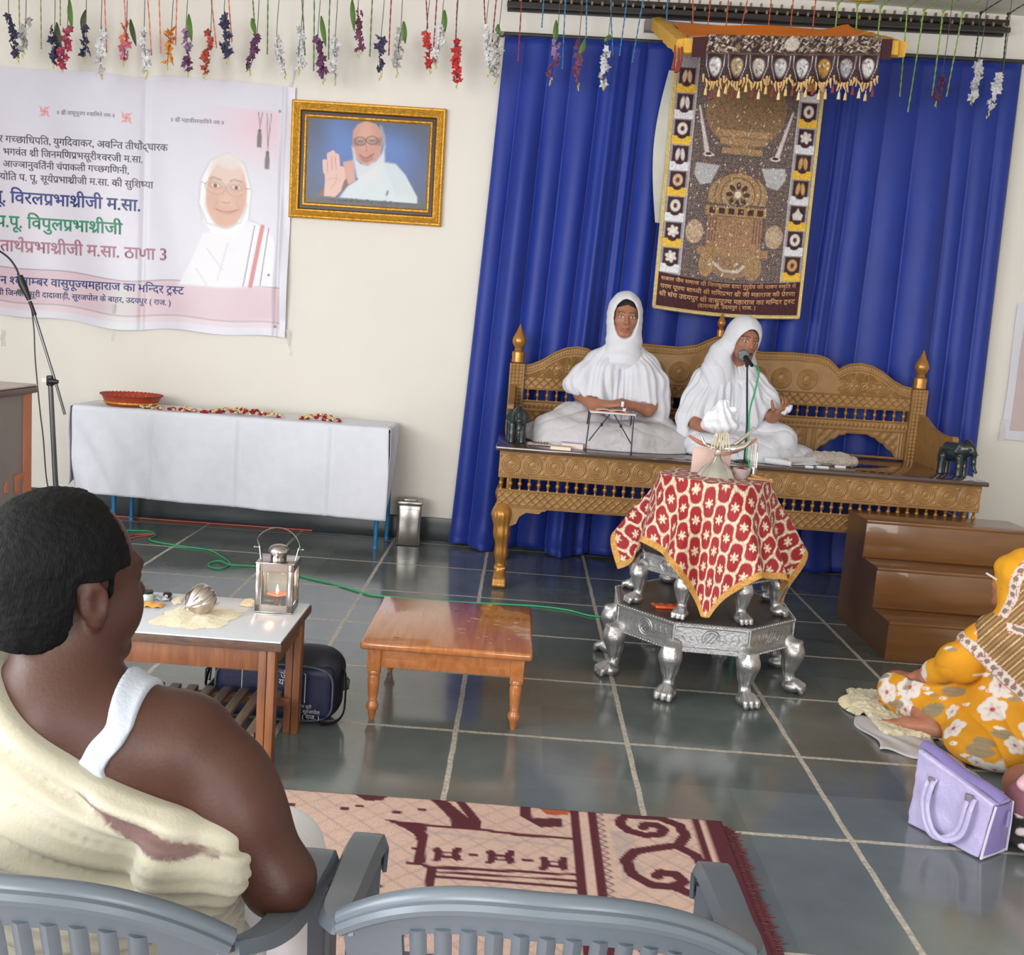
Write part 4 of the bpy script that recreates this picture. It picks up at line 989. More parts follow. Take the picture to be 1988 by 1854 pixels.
def strand(xt, yt, xb, yb, cols, n, stemx=None, leaf=None, buds=1, label='', size=0.026, cord='thread'):
    """pixel ends of the blossoms (top and bottom) measured on the plane the strands hang in"""
    top = at(xt, yt, SY); bot = at(xb, yb, SY); o = thing('flower_strand', label, 'flower garland', tuple(top), 0, 'flower strands hanging from the ceiling')
    hook = Vector((top.x+rng.uniform(-.01, .01), SY, ZC))-top; d = bot-top
    mb = MB(); mb.tube(spline([hook, hook*0.5+Vector((0.004, 0, 0)), (0, 0, 0), d*0.5+Vector((rng.uniform(-.008, .008), 0, 0)), d], 16), 0.0022, 5); obj('stem', mb, MC[cord], o)
    n = int(n*1.5)
    for ci, c in enumerate(cols):
        mb = MB()
        for k in range(n):
            if k % len(cols) != ci and len(cols) > 1 and not (len(cols) == 2 and (k*2//n) == ci): continue
            if len(cols) == 2 and (k*2//n) != ci: continue
            t = (k+0.4)/n; p = d*t+Vector((rng.uniform(-.017, .017), rng.uniform(-.016, .016), rng.uniform(-.006, .006)))
            blossom(mb, p, size*rng.uniform(0.8, 1.25), Matrix.Rotation(rng.uniform(0, 6.28), 4, 'Z') @ Rx(rng.uniform(0.6, 2.4)))
        obj('blossoms', mb, MF[c], o)
    if leaf:
        a, b = at(*leaf[0], SY)-top, at(*leaf[1], SY)-top; w = 0.016; mb = MB(); ax = b-a
        mb.sheet(5, 9, lambda u, v: a+ax*v+Vector(((u-0.5)*2*w*math.sin(math.pi*min(0.98, v*0.9+0.08)), -0.012-0.010*math.sin(math.pi*v)+abs(u-0.5)*0.012, 0)), 0.001)
        obj('leaf', mb, m_leafd if leaf[2] else m_leaf, o)
    mb = MB()
    for k in range(buds+1):
        p = d+Vector((rng.uniform(-.008, .012), 0, -0.008-0.016*k)); mb.ball(p, (0.004, 0.004, 0.010), 6, 5)
    mb.tube([d, d+Vector((0.004, 0, -0.04))], 0.0013, 5); obj('bud', mb, m_bud, o)
    return o
N_, W__, = 'navy', 'white'
for a in (
    (17, 30, 36, 110, ['navy'], 9, None, None, 1, 'navy blue flower strand nearest the left edge of the view'),
    (50, 38, 44, 100, ['grey'], 9, None, None, 1, 'faded grey flower strand beside the first navy strand at left'),
    (106, 58, 103, 122, ['navy'], 9, None, ((111, 44), (120, 95), 1), 1, 'navy flower strand with a dark leaf, left of the magenta strand'),
    (131, 54, 119, 128, ['magenta'], 9, None, ((136, 0), (141, 58), 0), 1, 'magenta flower strand with a long green leaf above it'),
    (167, 48, 165, 110, ['navy'], 9, None, ((167, 20), (160, 62), 1), 1, 'navy flower strand right of the magenta strand'),
    (196, 58, 195, 138, ['white'], 10, None, None, 2, 'white flower strand reaching the top edge of the banner'),
    (246, 45, 240, 118, ['salmon', 'pink'], 9, None, ((254, 38), (265, 90), 1), 1, 'salmon and pink flower strand with one dark leaf'),
    (280, 58, 285, 138, ['white'], 10, None, None, 2, 'white flower strand between the pink strand and the orange strand'),
    (333, 52, 325, 126, ['orange'], 9, None, None, 1, 'orange flower strand, the only orange one'),
    (361, 58, 364, 138, ['lilac', 'purple'], 9, None, ((367, 28), (373, 82), 0), 1, 'pale lilac and purple strand right of the orange strand'),
    (409, 62, 397, 142, ['rust'], 10, None, None, 1, 'rust red flower strand between purple and navy strands'),
    (435, 28, 441, 114, ['navy'], 10, None, None, 1, 'navy flower strand right of the rust red strand'),
    (499, 66, 484, 136, ['purple'], 9, None, ((490, 36), (497, 70), 0), 1, 'purple flower strand leaning left above the banner middle'),
    (537, 74, 554, 142, ['white'], 10, None, None, 1, 'white flower strand curving right above the banner end'),
    (585, 52, 580, 134, ['white'], 10, None, None, 1, 'white flower strand with green cord left of the gold frame top'),
    (617, 74, 628, 152, ['purple'], 11, None, ((624, 32), (633, 92), 0), 1, 'purple flower strand with a bright leaf above the gold frame'),
    (651, 72, 651, 150, ['white'], 10, None, None, 2, 'white flower strand just right of the purple one over the frame'),
    (695, 18, 697, 100, ['mauve'], 9, None, ((684, 0), (688, 62), 0), 1, 'short mauve flower strand hanging higher than its neighbours'),
    (740, 70, 738, 140, ['navy'], 7, None, None, 2, 'navy flower strand above the middle of the gold frame'),
    (778, 58, 770, 134, ['grey'], 9, None, ((784, 42), (787, 86), 0), 2, 'grey flower strand with leaf above the gold frame'),
    (828, 62, 834, 132, ['red'], 7, None, None, 1, 'thin red flower strand beside a white one'),
    (857, 50, 845, 122, ['white'], 9, None, ((863, 20), (864, 64), 0), 1, 'white flower strand with leaf beside the red strands'),
    (884, 78, 887, 160, ['red'], 13, None, None, 1, 'full bright red flower strand, the reddest of all'),
    (944, 50, 950, 134, ['white'], 10, None, None, 2, 'white flower strand just left of the blue curtain'),
    (968, 62, 963, 148, ['grey'], 9, None, ((967, 48), (966, 78), 0), 2, 'greyish flower strand touching the curtain left edge'),
    (1081, 78, 1069, 150, ['lilac', 'mauve'], 7, None, ((1080, 40), (1077, 90), 0), 2, 'lilac and mauve strand before the blue curtain, first from its left'),
    (1124, 82, 1121, 160, ['mauve'], 7, None, ((1136, 76), (1124, 116), 0), 2, 'mauve strand with a bright leaf before the blue curtain'),
    (1178, 96, 1172, 164, ['white'], 8, None, ((1184, 68), (1174, 84), 0), 1, 'white flower strand before the blue curtain left of the canopy'),
    (1901, 118, 1887, 192, ['white'], 11, None, None, 1, 'white flower strand before the right end of the blue curtain'),
    (1946, 142, 1919, 214, ['white'], 11, None, None, 2, 'white flower strand farthest right, leaning left'),
    (1828, 150, 1818, 196, ['purple'], 6, None, None, 1, 'small dark purple strand almost lost against the blue curtain')):
    strand(a[0], a[1], a[2], a[3], a[4], a[5], a[6], a[7], a[8], a[9])
def cord(px, y1, px2, col, label, r=0.0038, back=False):
    """plain twisted cord from the ceiling to the pixel (px2, y1); at right they first run under the ceiling towards the viewer"""
    e = at(px2, y1, SY+0.02); s0 = Vector((at(px, 0, SY+0.02).x, SY+0.02, ZC))
    o = Vector(e); pts = []
    if back:
        b = at(back[0], back[1], SY+0.03); far = Vector((b.x+0.18, 4.6, ZC-0.004)); b.y = SY+0.02; L_ = lambda p, q, t: p.lerp(q, t)-o; pts = [far-o, L_(far, b, 0.4), L_(far, b, 0.8), L_(far, b, 0.97), L_(b, e, 0.05), L_(b, e, 0.2), L_(b, e, 0.6), Vector((0, 0, 0))]
    else: pts = [s0-o, (s0*0.4+e*0.6)-o+Vector((rng.uniform(-.004, .004), 0, 0)), (0, 0, 0)]
    mb = rope(pts, r)
    if back: mb.ball(L_(b, e, 0.0), 0.010, 8, 6)
    mb.ball((0, 0, -0.004), (0.005, 0.005, 0.008), 8, 6)
    return tag(obj('hanging_cord', mb, MC[col], None, None, tuple(o)), label, 'cord', 'plain twisted cords hanging from the ceiling')
for (px, y1, px2, col, lab) in (
    (74, 70, 38, None, None),):
    pass
for (px, y1, px2, col, lab) in (
    (34, 64, 38, 'olive', 'olive cord beside the leftmost navy flower strand'), (74, 92, 80, 'olive', 'plain olive cord between grey and navy strands at left'), (113, 46, 117, 'olive', 'short olive cord ending at the dark leaf'),
    (199, 98, 207, 'salmon', 'salmon cord beside the white strand over the banner'), (234, 44, 244, 'salmon', 'salmon cord ending at the salmon and pink strand'), (274, 104, 294, 'salmon', 'slanting salmon cord crossing the second white strand'),
    (301, 100, 312, 'salmon', 'plain salmon cord left of the orange strand'), (344, 84, 341, 'salmon', 'plain salmon cord right of the orange strand'), (394, 90, 420, 'salmon', 'slanting salmon cord reaching the rust red strand'), (434, 78, 450, 'salmon', 'salmon cord crossing the navy strand right of the rust one'),
    (476, 44, 494, 'green', 'green cord slanting to the leaning purple strand'), (518, 102, 519, 'green', 'plain green cord with a knotted end above the banner'), (574, 104, 592, 'green', 'green cord slanting through the white strand'), (606, 134, 609, 'green', 'long green cord left of the purple strand over the frame'),
    (640, 112, 638, 'green', 'green cord between purple and white strands over the frame'), (723, 106, 718, 'green', 'plain green cord above the gold frame'), (760, 104, 755, 'red', 'plain dark red cord above the gold frame'), (815, 52, 830, 'red', 'dark red cord ending at the thin red strand'),
    (848, 90, 842, 'red', 'dark red cord between the thin red strand and a white strand'), (889, 76, 885, 'red', 'dark red cord ending at the bright red strand'), (933, 62, 943, 'red', 'dark red cord ending at the white strand by the curtain'), (966, 78, 956, 'red', 'dark red cord crossing the white strand by the curtain'),
    (1012, 116, 1006, 'red', 'dark red cord before the left edge of the blue curtain'), (1055, 50, 1052, 'blue', 'short blue cord ending at the curtain top'), (1096, 130, 1092, 'blue', 'long blue cord between the lilac and mauve strands'), (1136, 70, 1138, 'blue', 'blue cord ending at the bright leaf before the curtain'),
    (1180, 104, 1190, 'blue', 'blue cord ending at the white strand before the curtain'), (1220, 105, 1203, 'blue', 'blue cord slanting left beside the canopy'), (1254, 118, 1228, 'blue', 'frayed blue cord nearest the canopy'), (1298, 40, 1294, 'blue', 'blue cord ending at the canopy corner'),
    (1341, 60, 1345, 'rust', 'rust cord ending at the canopy top, first of its row from the left'), (1377, 60, 1373, 'rust', 'rust cord ending at the canopy top, second of its row'), (1416, 62, 1409, 'rust', 'rust cord ending at the canopy top, third of its row'), (1457, 62, 1438, 'rust', 'slanting rust cord, fourth of the row over the canopy'),
    (1497, 64, 1490, 'rust', 'rust cord ending at the canopy top, fifth of its row'), (1540, 66, 1534, 'rust', 'rust cord ending at the canopy top, sixth of its row'), (1584, 66, 1577, 'rust', 'rust cord ending at the canopy top, last of its row')):
    cord(px, y1, px2, col, lab)
for (bx, by, px2, y1, col, lab) in (
    (1626, 8, 1621, 62, 'lime', 'green cord ending at the right end of the orange cloth'), (1664, 10, 1662, 58, 'lime', 'green cord hanging from the yellow bundle near the ceiling'), (1709, 14, 1703, 80, 'lime', 'green cord over the right arm of the canopy'),
    (1761, 15, 1747, 184, 'lime', 'long lime cord right of the canopy corner'), (1793, 20, 1763, 214, 'lime', 'longest lime cord, slanting before the blue curtain'), (1830, 22, 1810, 184, 'lime', 'lime cord left of the small dark purple strand'), (1868, 24, 1838, 184, 'lime', 'lime cord right of the small dark purple strand'),
    (1903, 26, 1893, 112, 'dark', 'dark cord carrying the white strand at right'), (1956, 28, 1946, 138, 'dark', 'dark cord carrying the farthest right white strand')):
    cord(0, y1, px2, col, lab, 0.0042, (bx, by))
c = at(1672, -4, 6.0); mb = MB()
for k in range(9): mb.ball((rng.uniform(-.06, .06), rng.uniform(-.04, .04), rng.uniform(-.012, .012)), (0.045, 0.035, 0.016), 9, 6)
tag(obj('cloth_bundle', mb, M('yellow_green_cloth', (176, 172, 66), 0.7, var=0.2), None, None, tuple(c)), 'yellow green cloth bundle tied under the ceiling at the top edge', 'cloth bundle')
# ================================================================== LONG TABLE UNDER THE BANNER
m_blue = M('blue_enamel', (34, 120, 178), 0.4, var=0.08)
tb = thing('long_table', 'long table on thin blue metal legs under the white cloth by the wall', 'table', (-1.74, 6.48, 0))
mb = MB(); mb.rbox((-0.94, -0.18, 0.725), (0.935, 0.18, 0.748), 0.004); obj('tabletop', mb, M('table_board', (120, 96, 72), 0.6), tb)
for (x, y) in ((-0.72, -0.15), (0.935-0.03, -0.15), (-0.72, 0.15), (0.935+0.0, 0.15)):
    mb = MB(); mb.tube([(x, y, 0), (x, y, 0.73)], 0.0135, 12); mb.lathe([(0.017, 0), (0.017, 0.018), (0.0136, 0.022)], 12, T(x, y, 0)); obj('leg', mb, m_blue, tb)
mb = MB(); mb.tube([(-0.72, 0.15, 0.70), (0.935, 0.15, 0.70)], 0.011, 8); mb.tube([(-0.72, -0.15, 0.70), (0.905, -0.15, 0.70)], 0.011, 8); obj('rail', mb, m_blue, tb)
m_cloth = M('white_cotton', (228, 231, 244), 0.85, var=0.03, vs=14, bump=0.12, bs=120, sheen=0.1)
TXL, TXR, TYF, TYB, TZ = -2.705, -0.785, 6.285, 6.665, 0.757
def tcloth(u, v):
    """one cloth: u along the table incl. the end drops, v from the wall edge over the front edge to the hem"""
    x = TXL+(TXR-TXL)*u
    s = v*(TYB-TYF+0.545)                     # arc length from the wall edge
    r = 0.016
    if s < TYB-TYF-r: y, z = TYB-s, TZ+0.0015*math.sin(x*17)*math.sin(s*14)
    else:
        d = s-(TYB-TYF-r); a = min(d/(r*1.57), 1.0)*math.pi/2; y = TYF+r-r*math.sin(a); z = TZ-r+r*math.cos(a)
        if d > r*1.57:
            dd = d-r*1.57; z -= dd; k = min(1, dd/0.25)
            dx0 = max(0, 1-(x-TXL)/0.75)
            q1 = x+0.35*dd; y -= 0.012*k+k*(0.016*dx0*math.sin(30*(x-TXL)-16*dd+0.6)+0.010*math.sin(11*x+2+5*dd)+0.007*math.sin(5.3*x)+0.008*max(0, math.sin(9*q1+1))**6+0.007*max(0, math.sin(13*(x-0.5*dd)))**8+0.006*math.sin(37*x+9*dd)*dx0*(dd/0.5))
            for cx in (-2.227, -1.71, -1.148): y -= 0.009*math.exp(-((x-cx)/0.010)**2)-0.005*math.exp(-((x-cx-0.02)/0.010)**2)
            z += 0.012*math.sin(2.2*x+0.6)*k+0.01*max(0, 1-(x-TXL)/0.4)*k
            x += 0.014*k*max(0, 1-(x-TXL)/0.5)*dd*4+0.016*k*smooth01(0.93, 1.0, u)-0.014*k*(1-smooth01(0, 0.05, u))
    return (x, y, z)
mb = MB(); mb.sheet(150, 60, tcloth, 0.0022)
def endflap(xe, sx, drop_f, drop_b):
    def f(u, v):      # u from the front corner to the wall, v down
        y = TYF-0.006+(TYB-TYF+0.004)*u; r = 0.014; D = lerp(drop_f, drop_b, u**0.8)*v
        a = min(D/(r*1.57), 1)*math.pi/2; x = xe+sx*(r*math.sin(a)+0.006*math.sin(14*y+6*v)*min(1, D*6)); z = TZ+0.0008-r+r*math.cos(a)-max(0, D-r*1.57)
        return (x, y-0.012*min(1, D*4)*(1-u), z)
    return f
mb.sheet(24, 30, endflap(TXR-0.002, 1, 0.55, 0.22), 0.0022); mb.sheet(24, 30, endflap(TXL+0.002, -1, 0.50, 0.42), 0.0022)
tag(obj('tablecloth', mb, m_cloth, angle=180), 'white cotton tablecloth hanging nearly to the floor on the long table', 'tablecloth')
# red and gold basket tray
m_red_b = M('red_gold_wicker', (176, 66, 44), 0.5, var=0.2, vs=60, bump=0.4, bs=120); m_goldb = M('gold_braid', (206, 160, 62), 0.35, 0.5, var=0.3, vs=90, bump=0.4, bs=140)
bk = thing('basket_tray', 'shallow round red and gold basket tray at the left of the white tablecloth', 'tray', (-2.415, 6.47, TZ+0.003))
pr_ = [(0.001, 0.002), (0.135, 0.002), (0.140, 0.0), (0.150, 0.006), (0.166, 0.038), (0.178, 0.062), (0.186, 0.066), (0.187, 0.070), (0.176, 0.071), (0.160, 0.044), (0.142, 0.012), (0.001, 0.010)]
mb = MB(); mb.lathe(pr_, 48, Matrix.Diagonal((1, 0.92, 1, 1)), cap=False); obj('bowl', mb, m_red_b, bk)
mb = MB()
for k in range(44):
    a = 2*math.pi*k/44; mb.ball((0.181*math.cos(a), 0.166*math.sin(a), 0.068), (0.009, 0.009, 0.006), 6, 4)
obj('rim_braid', mb, M('red_braid', (150, 48, 36), 0.6), bk)
mb = MB(); mb.tube([(0.159*math.cos(a), 0.147*math.sin(a), 0.022) for a in np.linspace(0, 2*math.pi, 49)[:-1]], 0.008, 6, closed=True)
for k in range(24):
    a = 2*math.pi*k/24; mb.ball((0.163*math.cos(a), 0.150*math.sin(a), 0.050), (0.006, 0.006, 0.006), 5, 4)
obj('gold_band', mb, m_goldb, bk)
# heaps of red and cream tassel garlands
m_pred = M('red_pompon', (150, 24, 40), 0.8, var=0.25, vs=80); m_pcr = M('cream_tassel', (222, 200, 160), 0.75, var=0.2, vs=60); m_pgold = M('gold_bead', (196, 150, 70), 0.4, 0.4)
def heap(x0, x1, y, n, w, h, label, seed, tail=None):
    r = random.Random(seed); o = thing('tassel_garland', label, 'garland', ((x0+x1)/2, y, TZ+0.004), 0, 'red and cream garlands on the white tablecloth'); L = (x1-x0)/2
    P = []
    for k in range(n):
        t = k/(n-1)*2-1; P.append(Vector((t*L, r.uniform(-w, w)*(1-0.5*abs(t)), 0.008+max(0, r.uniform(0, h))*(1-t*t))))
    for nm, mm, q in (('red_pompons', m_pred, 0), ('cream_tassels', m_pcr, 1), ('gold_beads', m_pgold, 2)):
        mb = MB()
        for k, p in enumerate(P):
            run = (k//5) % 2
            if q == 2:
                if k % 4 == 0: mb.ball(p+Vector((0.008, -0.006, 0.004)), 0.005, 6, 4)
            elif (run if r.random() < 0.75 else 1-run) == q:
                if q == 0: mb.ball(p, (r.uniform(.010, .015), r.uniform(.010, .014), 0.010), 7, 5)
                else:
                    d = Vector((r.uniform(-1, 1), r.uniform(-1, 0.4), r.uniform(-0.1, 0.25))).normalized(); a = p+Vector((0, 0, .002)); b = p+d*0.032; b.z = max(b.z, 0.004)
                    mb.tube([a, (a+b)/2, b], [0.004, 0.006, 0.008], 6)
        obj(nm, mb, mm, o)['kind'] = 'stuff'
    mb = MB(); mb.tube([p+Vector((0, 0, 0.004)) for p in P[::3]], 0.0022, 5)
    if tail: mb.tube([Vector(t) for t in spline(tail, 14)], 0.0022, 5)
    obj('string', mb, m_pcr, o); return o
heap(-2.285, -1.905, 6.345, 54, 0.012, 0.006, 'straight red and cream garland lying next to the red basket', 1)
heap(-1.90, -1.475, 6.41, 100, 0.050, 0.030, 'big heap of red and cream garlands in the middle of the white tablecloth', 2)
heap(-1.345, -1.10, 6.40, 56, 0.040, 0.026, 'small heap of red and cream garlands at the right of the white tablecloth', 3, tail=[(-0.12, 0.10, 0.006), (-0.10, 0.13, 0.02), (-0.05, 0.11, 0.006), (0.02, 0.12, 0.02), (0.06, 0.06, 0.006)])
# steel canister
m_steel = M('brushed_steel', (150, 146, 142), 0.24, 0.85, var=0.1, vs=6, bump=0.06, bs=14); 
tn = thing('steel_canister', 'square steel canister with rimmed lid on the floor by the wall', 'canister', (-0.655, 6.545, 0), math.radians(4))
mb = MB(); mb.rbox((-0.076, -0.07, 0.0), (0.076, 0.07, 0.262), 0.010); obj('body', mb, m_steel, tn)
mb = MB(); mb.rbox((-0.060, -0.074, 0.02), (0.060, -0.069, 0.235), 0.002)
obj('front_panel', mb, m_steel, tn)
for sx in (-1, 1): mb = MB(); mb.tube([(sx*0.070, -0.072, 0.012), (sx*0.066, -0.074, 0.13), (sx*0.070, -0.072, 0.252)], 0.0055, 8); obj('corner_rib', mb, m_steel, tn)
mb = MB(); mb.rbox((-0.082, -0.077, 0.262), (0.082, 0.077, 0.285), 0.006); mb.rbox((-0.045, -0.04, 0.284), (0.045, 0.04, 0.296), 0.005); obj('lid', mb, m_steel, tn)

# ================================================================== PODIUM (left edge)
pd = thing('podium', 'grey wooden podium with brown top and orange edge strip at the left edge', 'podium', (-2.34, 4.06, 0))
m_lam = M('grey_laminate', (150, 138, 134), 0.5, var=0.04); m_top = M('pinkish_laminate', (206, 190, 184), 0.35, var=0.03); m_edge = M('brown_edge', (112, 88, 84), 0.5, var=0.15); m_ost = M('orange_strip', (212, 128, 84), 0.5)
mb = MB(); mb.box((-0.28, -0.30, 0), (0.29, 0.29, 1.005)); obj('cabinet', mb, m_lam, pd)
mb = MB(); mb.rbox((-0.31, -0.33, 1.005), (0.315, 0.325, 1.034), 0.012); obj('top_edge', mb, m_edge, pd)
mb = MB(); mb.rbox((-0.305, -0.325, 1.034), (0.310, 0.320, 1.042), 0.003); obj('top', mb, m_top, pd)
mb = MB(); mb.box((0.29, 0.232, 0.02), (0.296, 0.288, 1.003)); mb.box((0.23, 0.288, 0.02), (0.296, 0.295, 1.003)); obj('edge_strip', mb, m_ost, pd, 'orange vertical strip')
def podpt(px, py):      # point on the right-hand face
    d = _ray(px, py); p = CAMP+d*((-2.05)/d[0]); return (p[1]-4.06, p[2])
for pts in (((7, 958), (8, 945), (11, 935), (14, 946), (14, 958)), ((28, 958), (27, 926), (30, 921), (48, 915), (46, 924), (35, 931), (34, 958))):
    mb = MB(); P = [podpt(*q) for q in pts]; mb.prism(P, 0.291, 0.295, 'x'); obj('lettering', mb, m_ost, pd, 'orange letter fragment')
# ================================================================== MICROPHONE STAND (left)
m_blk = M('black_plastic', (24, 24, 26), 0.45, var=0.05); m_chr = M('grey_chrome', (112, 112, 118), 0.28, 0.8, var=0.05)
ms = thing('boom_stand', 'chrome boom stand with gooseneck arm standing behind the podium', 'microphone stand', (-2.475, 5.62, 0))
mr_ = lambda px, py, y=5.6: at(px, py, y)-Vector((-2.475, 5.62, 0))
mb = MB(); mb.tube([(0.0, 0, 0.05), (-0.022, -0.02, 0.42), mr_(98, 748)], [0.016, 0.014, 0.013], 14); obj('pole', mb, m_chr, ms)
for k in range(3):
    a = k*2.094+0.5; mb = MB(); mb.tube([(0, 0, 0.09), (0.2*math.cos(a), 0.2*math.sin(a), 0.03), (0.27*math.cos(a), 0.27*math.sin(a), 0.010)], 0.009, 8); mb.ball((0.27*math.cos(a), 0.27*math.sin(a), 0.012), 0.012, 8, 6); obj('leg', mb, m_chr, ms)
P = mr_(98, 738); mb = MB(); mb.rbox((P.x-0.016, P.y-0.02, P.z-0.03), (P.x+0.016, P.y+0.02, P.z+0.025), 0.006); mb.lathe([(0.003, -0.035), (0.014, -0.03), (0.016, -0.012), (0.010, 0.02)], 14, T(P.x+0.03, P.y-0.02, P.z-0.004) @ Ry(math.pi/2)); obj('clutch', mb, m_blk, ms)
mb = MB(); mb.box((P.x-0.045, P.y-0.006, P.z-0.012), (P.x-0.014, P.y+0.006, P.z+0.01)); obj('paper_tag', mb, M('white_tag', (225, 225, 222), 0.6), ms)
mb = MB(); mb.tube([mr_(126, 805), mr_(108, 742), mr_(66, 608)], 0.0075, 10); obj('boom_arm', mb, m_chr, ms)
mb = MB(); mb.tube([mr_(68, 612), mr_(58, 585)], 0.010, 10); mb.tube([mr_(57, 582), mr_(44, 552), mr_(38, 535)], [0.012, 0.022, 0.016], 12); mb.box(tuple(mr_(40, 566)-Vector((.012, .012, .012))), tuple(mr_(40, 566)+Vector((.02, .012, .012)))); obj('holder', mb, m_blk, ms)
mb = MB(); mb.tube(spline([mr_(39, 540), mr_(30, 518), mr_(14, 498), mr_(-12, 482), mr_(-40, 476)], 20), 0.0055, 8); obj('gooseneck', mb, m_blk, ms)
mb = MB(); mb.tube(spline([mr_(60, 590), mr_(66, 640), mr_(68, 690), mr_(72, 738), mr_(78, 800), mr_(84, 850), mr_(92, 940), mr_(112, 1010), (0.02, -0.12, 0.006), (0.15, -0.2, 0.006)], 60), 0.0035, 7); obj('cable', mb, m_blk, ms)
# ================================================================== CABLES ON THE FLOOR
m_grn = M('green_cable', (52, 168, 112), 0.45, var=0.05); m_rdc = M('orange_red_cable', (196, 98, 78), 0.5, var=0.05)
def fl_(px, py, z=0.0055): return on(px, py, z)
G = [fl_(170, 1030), fl_(245, 1030), fl_(285, 1031), fl_(303, 1038), fl_(292, 1049, 0.008), fl_(350, 1060), fl_(405, 1068), fl_(432, 1082), fl_(446, 1094), fl_(430, 1103, 0.008), fl_(408, 1101), fl_(406, 1094), fl_(425, 1089, 0.010), fl_(446, 1096, 0.014), fl_(490, 1099), fl_(545, 1106), fl_(590, 1120), fl_(650, 1134), fl_(700, 1149), fl_(740, 1157), fl_(880, 1168), fl_(1032, 1176), fl_(1100, 1184), fl_(1162, 1197)]
G += [Vector((0.75, 5.25, 0.006)), Vector((1.05, 5.40, 0.006)), Vector((1.26, 5.47, 0.006))]
mb = MB(); mb.tube(spline(G, 260), 0.0048, 8)
cbl = tag(obj('floor_cable', mb, m_grn), 'long green cable snaking across the slate floor to the stage', 'cable')
Rp = [fl_(225, 1060), fl_(243, 1045), fl_(262, 1038), fl_(300, 1037, 0.012), fl_(268, 1042, 0.007), fl_(246, 1050), fl_(225, 1072)]
mb = MB(); mb.tube(spline(Rp, 60), 0.0042, 8); tag(obj('floor_cable', mb, m_rdc), 'reddish cable loop on the floor left of the green cable', 'cable')
mb = MB(); mb.tube(spline([(-3.2, 6.69, 0.006), (-2.6, 6.685, 0.006), (-2.2, 6.68, 0.006), (-1.7, 6.69, 0.006), (-1.3, 6.70, 0.006)], 40), 0.005, 7); tag(obj('wall_cable', mb, m_rdc), 'thin reddish cable lying along the foot of the wall under the long table', 'cable')

# ================================================================== LOW ORANGE STOOL
m_ow = wood('orange_varnish_wood', (190, 124, 74), (168, 100, 52), 0.16, 3.0, (14, 1.2, 8), 0.02, 0.5)
st = thing('low_stool', 'low orange brown wooden stool with turned legs on the open floor', 'stool', (-0.198, 3.85, 0))
mb = MB(); mb.rbox((-0.304, -0.312, 0.272), (0.304, 0.312, 0.302), 0.011, 3); obj('stool_top', mb, m_ow, st)
for (lo, hi) in (((-0.25, -0.272, 0.200), (0.25, -0.252, 0.272)), ((-0.25, 0.252, 0.200), (0.25, 0.272, 0.272)), ((-0.272, -0.25, 0.200), (-0.252, 0.25, 0.272)), ((0.252, -0.25, 0.200), (0.272, 0.25, 0.272))):
    mb = MB(); mb.rbox(lo, hi, 0.003); obj('apron', mb, m_ow, st)
lp = [(0.009, 0), (0.012, 0.012), (0.016, 0.035), (0.022, 0.042), (0.023, 0.052), (0.019, 0.062), (0.015, 0.070), (0.018, 0.095), (0.021, 0.13), (0.0225, 0.155), (0.019, 0.168), (0.024, 0.172), (0.025, 0.180), (0.021, 0.188)]
for sx in (-1, 1):
    for sy in (-1, 1):
        mb = MB(); mb.lathe(lp, 20, T(sx*0.255, sy*0.255, 0)); mb.rbox((sx*0.255-0.024, sy*0.255-0.024, 0.186), (sx*0.255+0.024, sy*0.255+0.024, 0.272), 0.004); obj('leg', mb, m_ow, st)
m_scr = M('pale_scuffs', (206, 176, 150), 0.6); m_chip = M('dark_chips', (70, 44, 28), 0.7)
r = random.Random(5); mb = MB(); mb2 = MB()
for k in range(16):
    x, y = r.uniform(0.02, 0.24), r.uniform(-0.22, 0.10); L = r.uniform(0.006, 0.03); mb.box((x, y, 0.3019), (x+L, y+0.0022, 0.3024))
for (px, py) in ((888, 1186), (770, 1238), (1015, 1236)):
    p = on(px, py, 0.302)-Vector((-0.198, 3.85, 0)); mb2.box((p.x-0.012, p.y-0.002, 0.3019), (p.x+0.012, p.y+0.003, 0.3024))
obj('scuff_marks', mb, m_scr, st); obj('chip_marks', mb2, m_chip, st)

# ================================================================== WHITE-TOPPED TABLE WITH SLATTED SHELF
m_bw = wood('worn_brown_wood', (134, 84, 52), (104, 62, 38), 0.5, 4.0, (10, 10, 1.2), 0.1, 0.1); m_sl = wood('grey_brown_slats', (122, 100, 84), (92, 72, 60), 0.55, 4, (14, 2, 14), 0.1, 0.0)
m_wlam = M('white_laminate', (206, 210, 220), 0.22, var=0.03); m_wedge = wood('worn_edge', (100, 74, 58), (70, 52, 44), 0.6, 6, (4, 12, 12), 0.1, 0)
wt = thing('white_topped_table', 'brown wooden table with white laminate top and slatted lower shelf beside the seated man', 'table', (-1.16, 3.235, 0))
X0, X1, Y0_, Y1_ = -0.50, 0.50, -0.222, 0.222
mb = MB(); mb.rbox((X0, Y0_, 0.418), (X1, Y1_, 0.444), 0.003); obj('top_board', mb, m_wedge, wt)
mb = MB(); mb.rbox((X0+0.004, Y0_+0.004, 0.444), (X1-0.004, Y1_-0.004, 0.449), 0.001); obj('laminate_top', mb, m_wlam, wt)
for y in (-0.195, 0.195): mb = MB(); mb.rbox((X0+0.04, y-0.011, 0.350), (X1-0.04, y+0.011, 0.418), 0.002); obj('apron', mb, m_bw, wt)
for x in (-0.46, 0.46): mb = MB(); mb.rbox((x-0.011, -0.19, 0.350), (x+0.011, 0.19, 0.418), 0.002); obj('apron', mb, m_bw, wt)
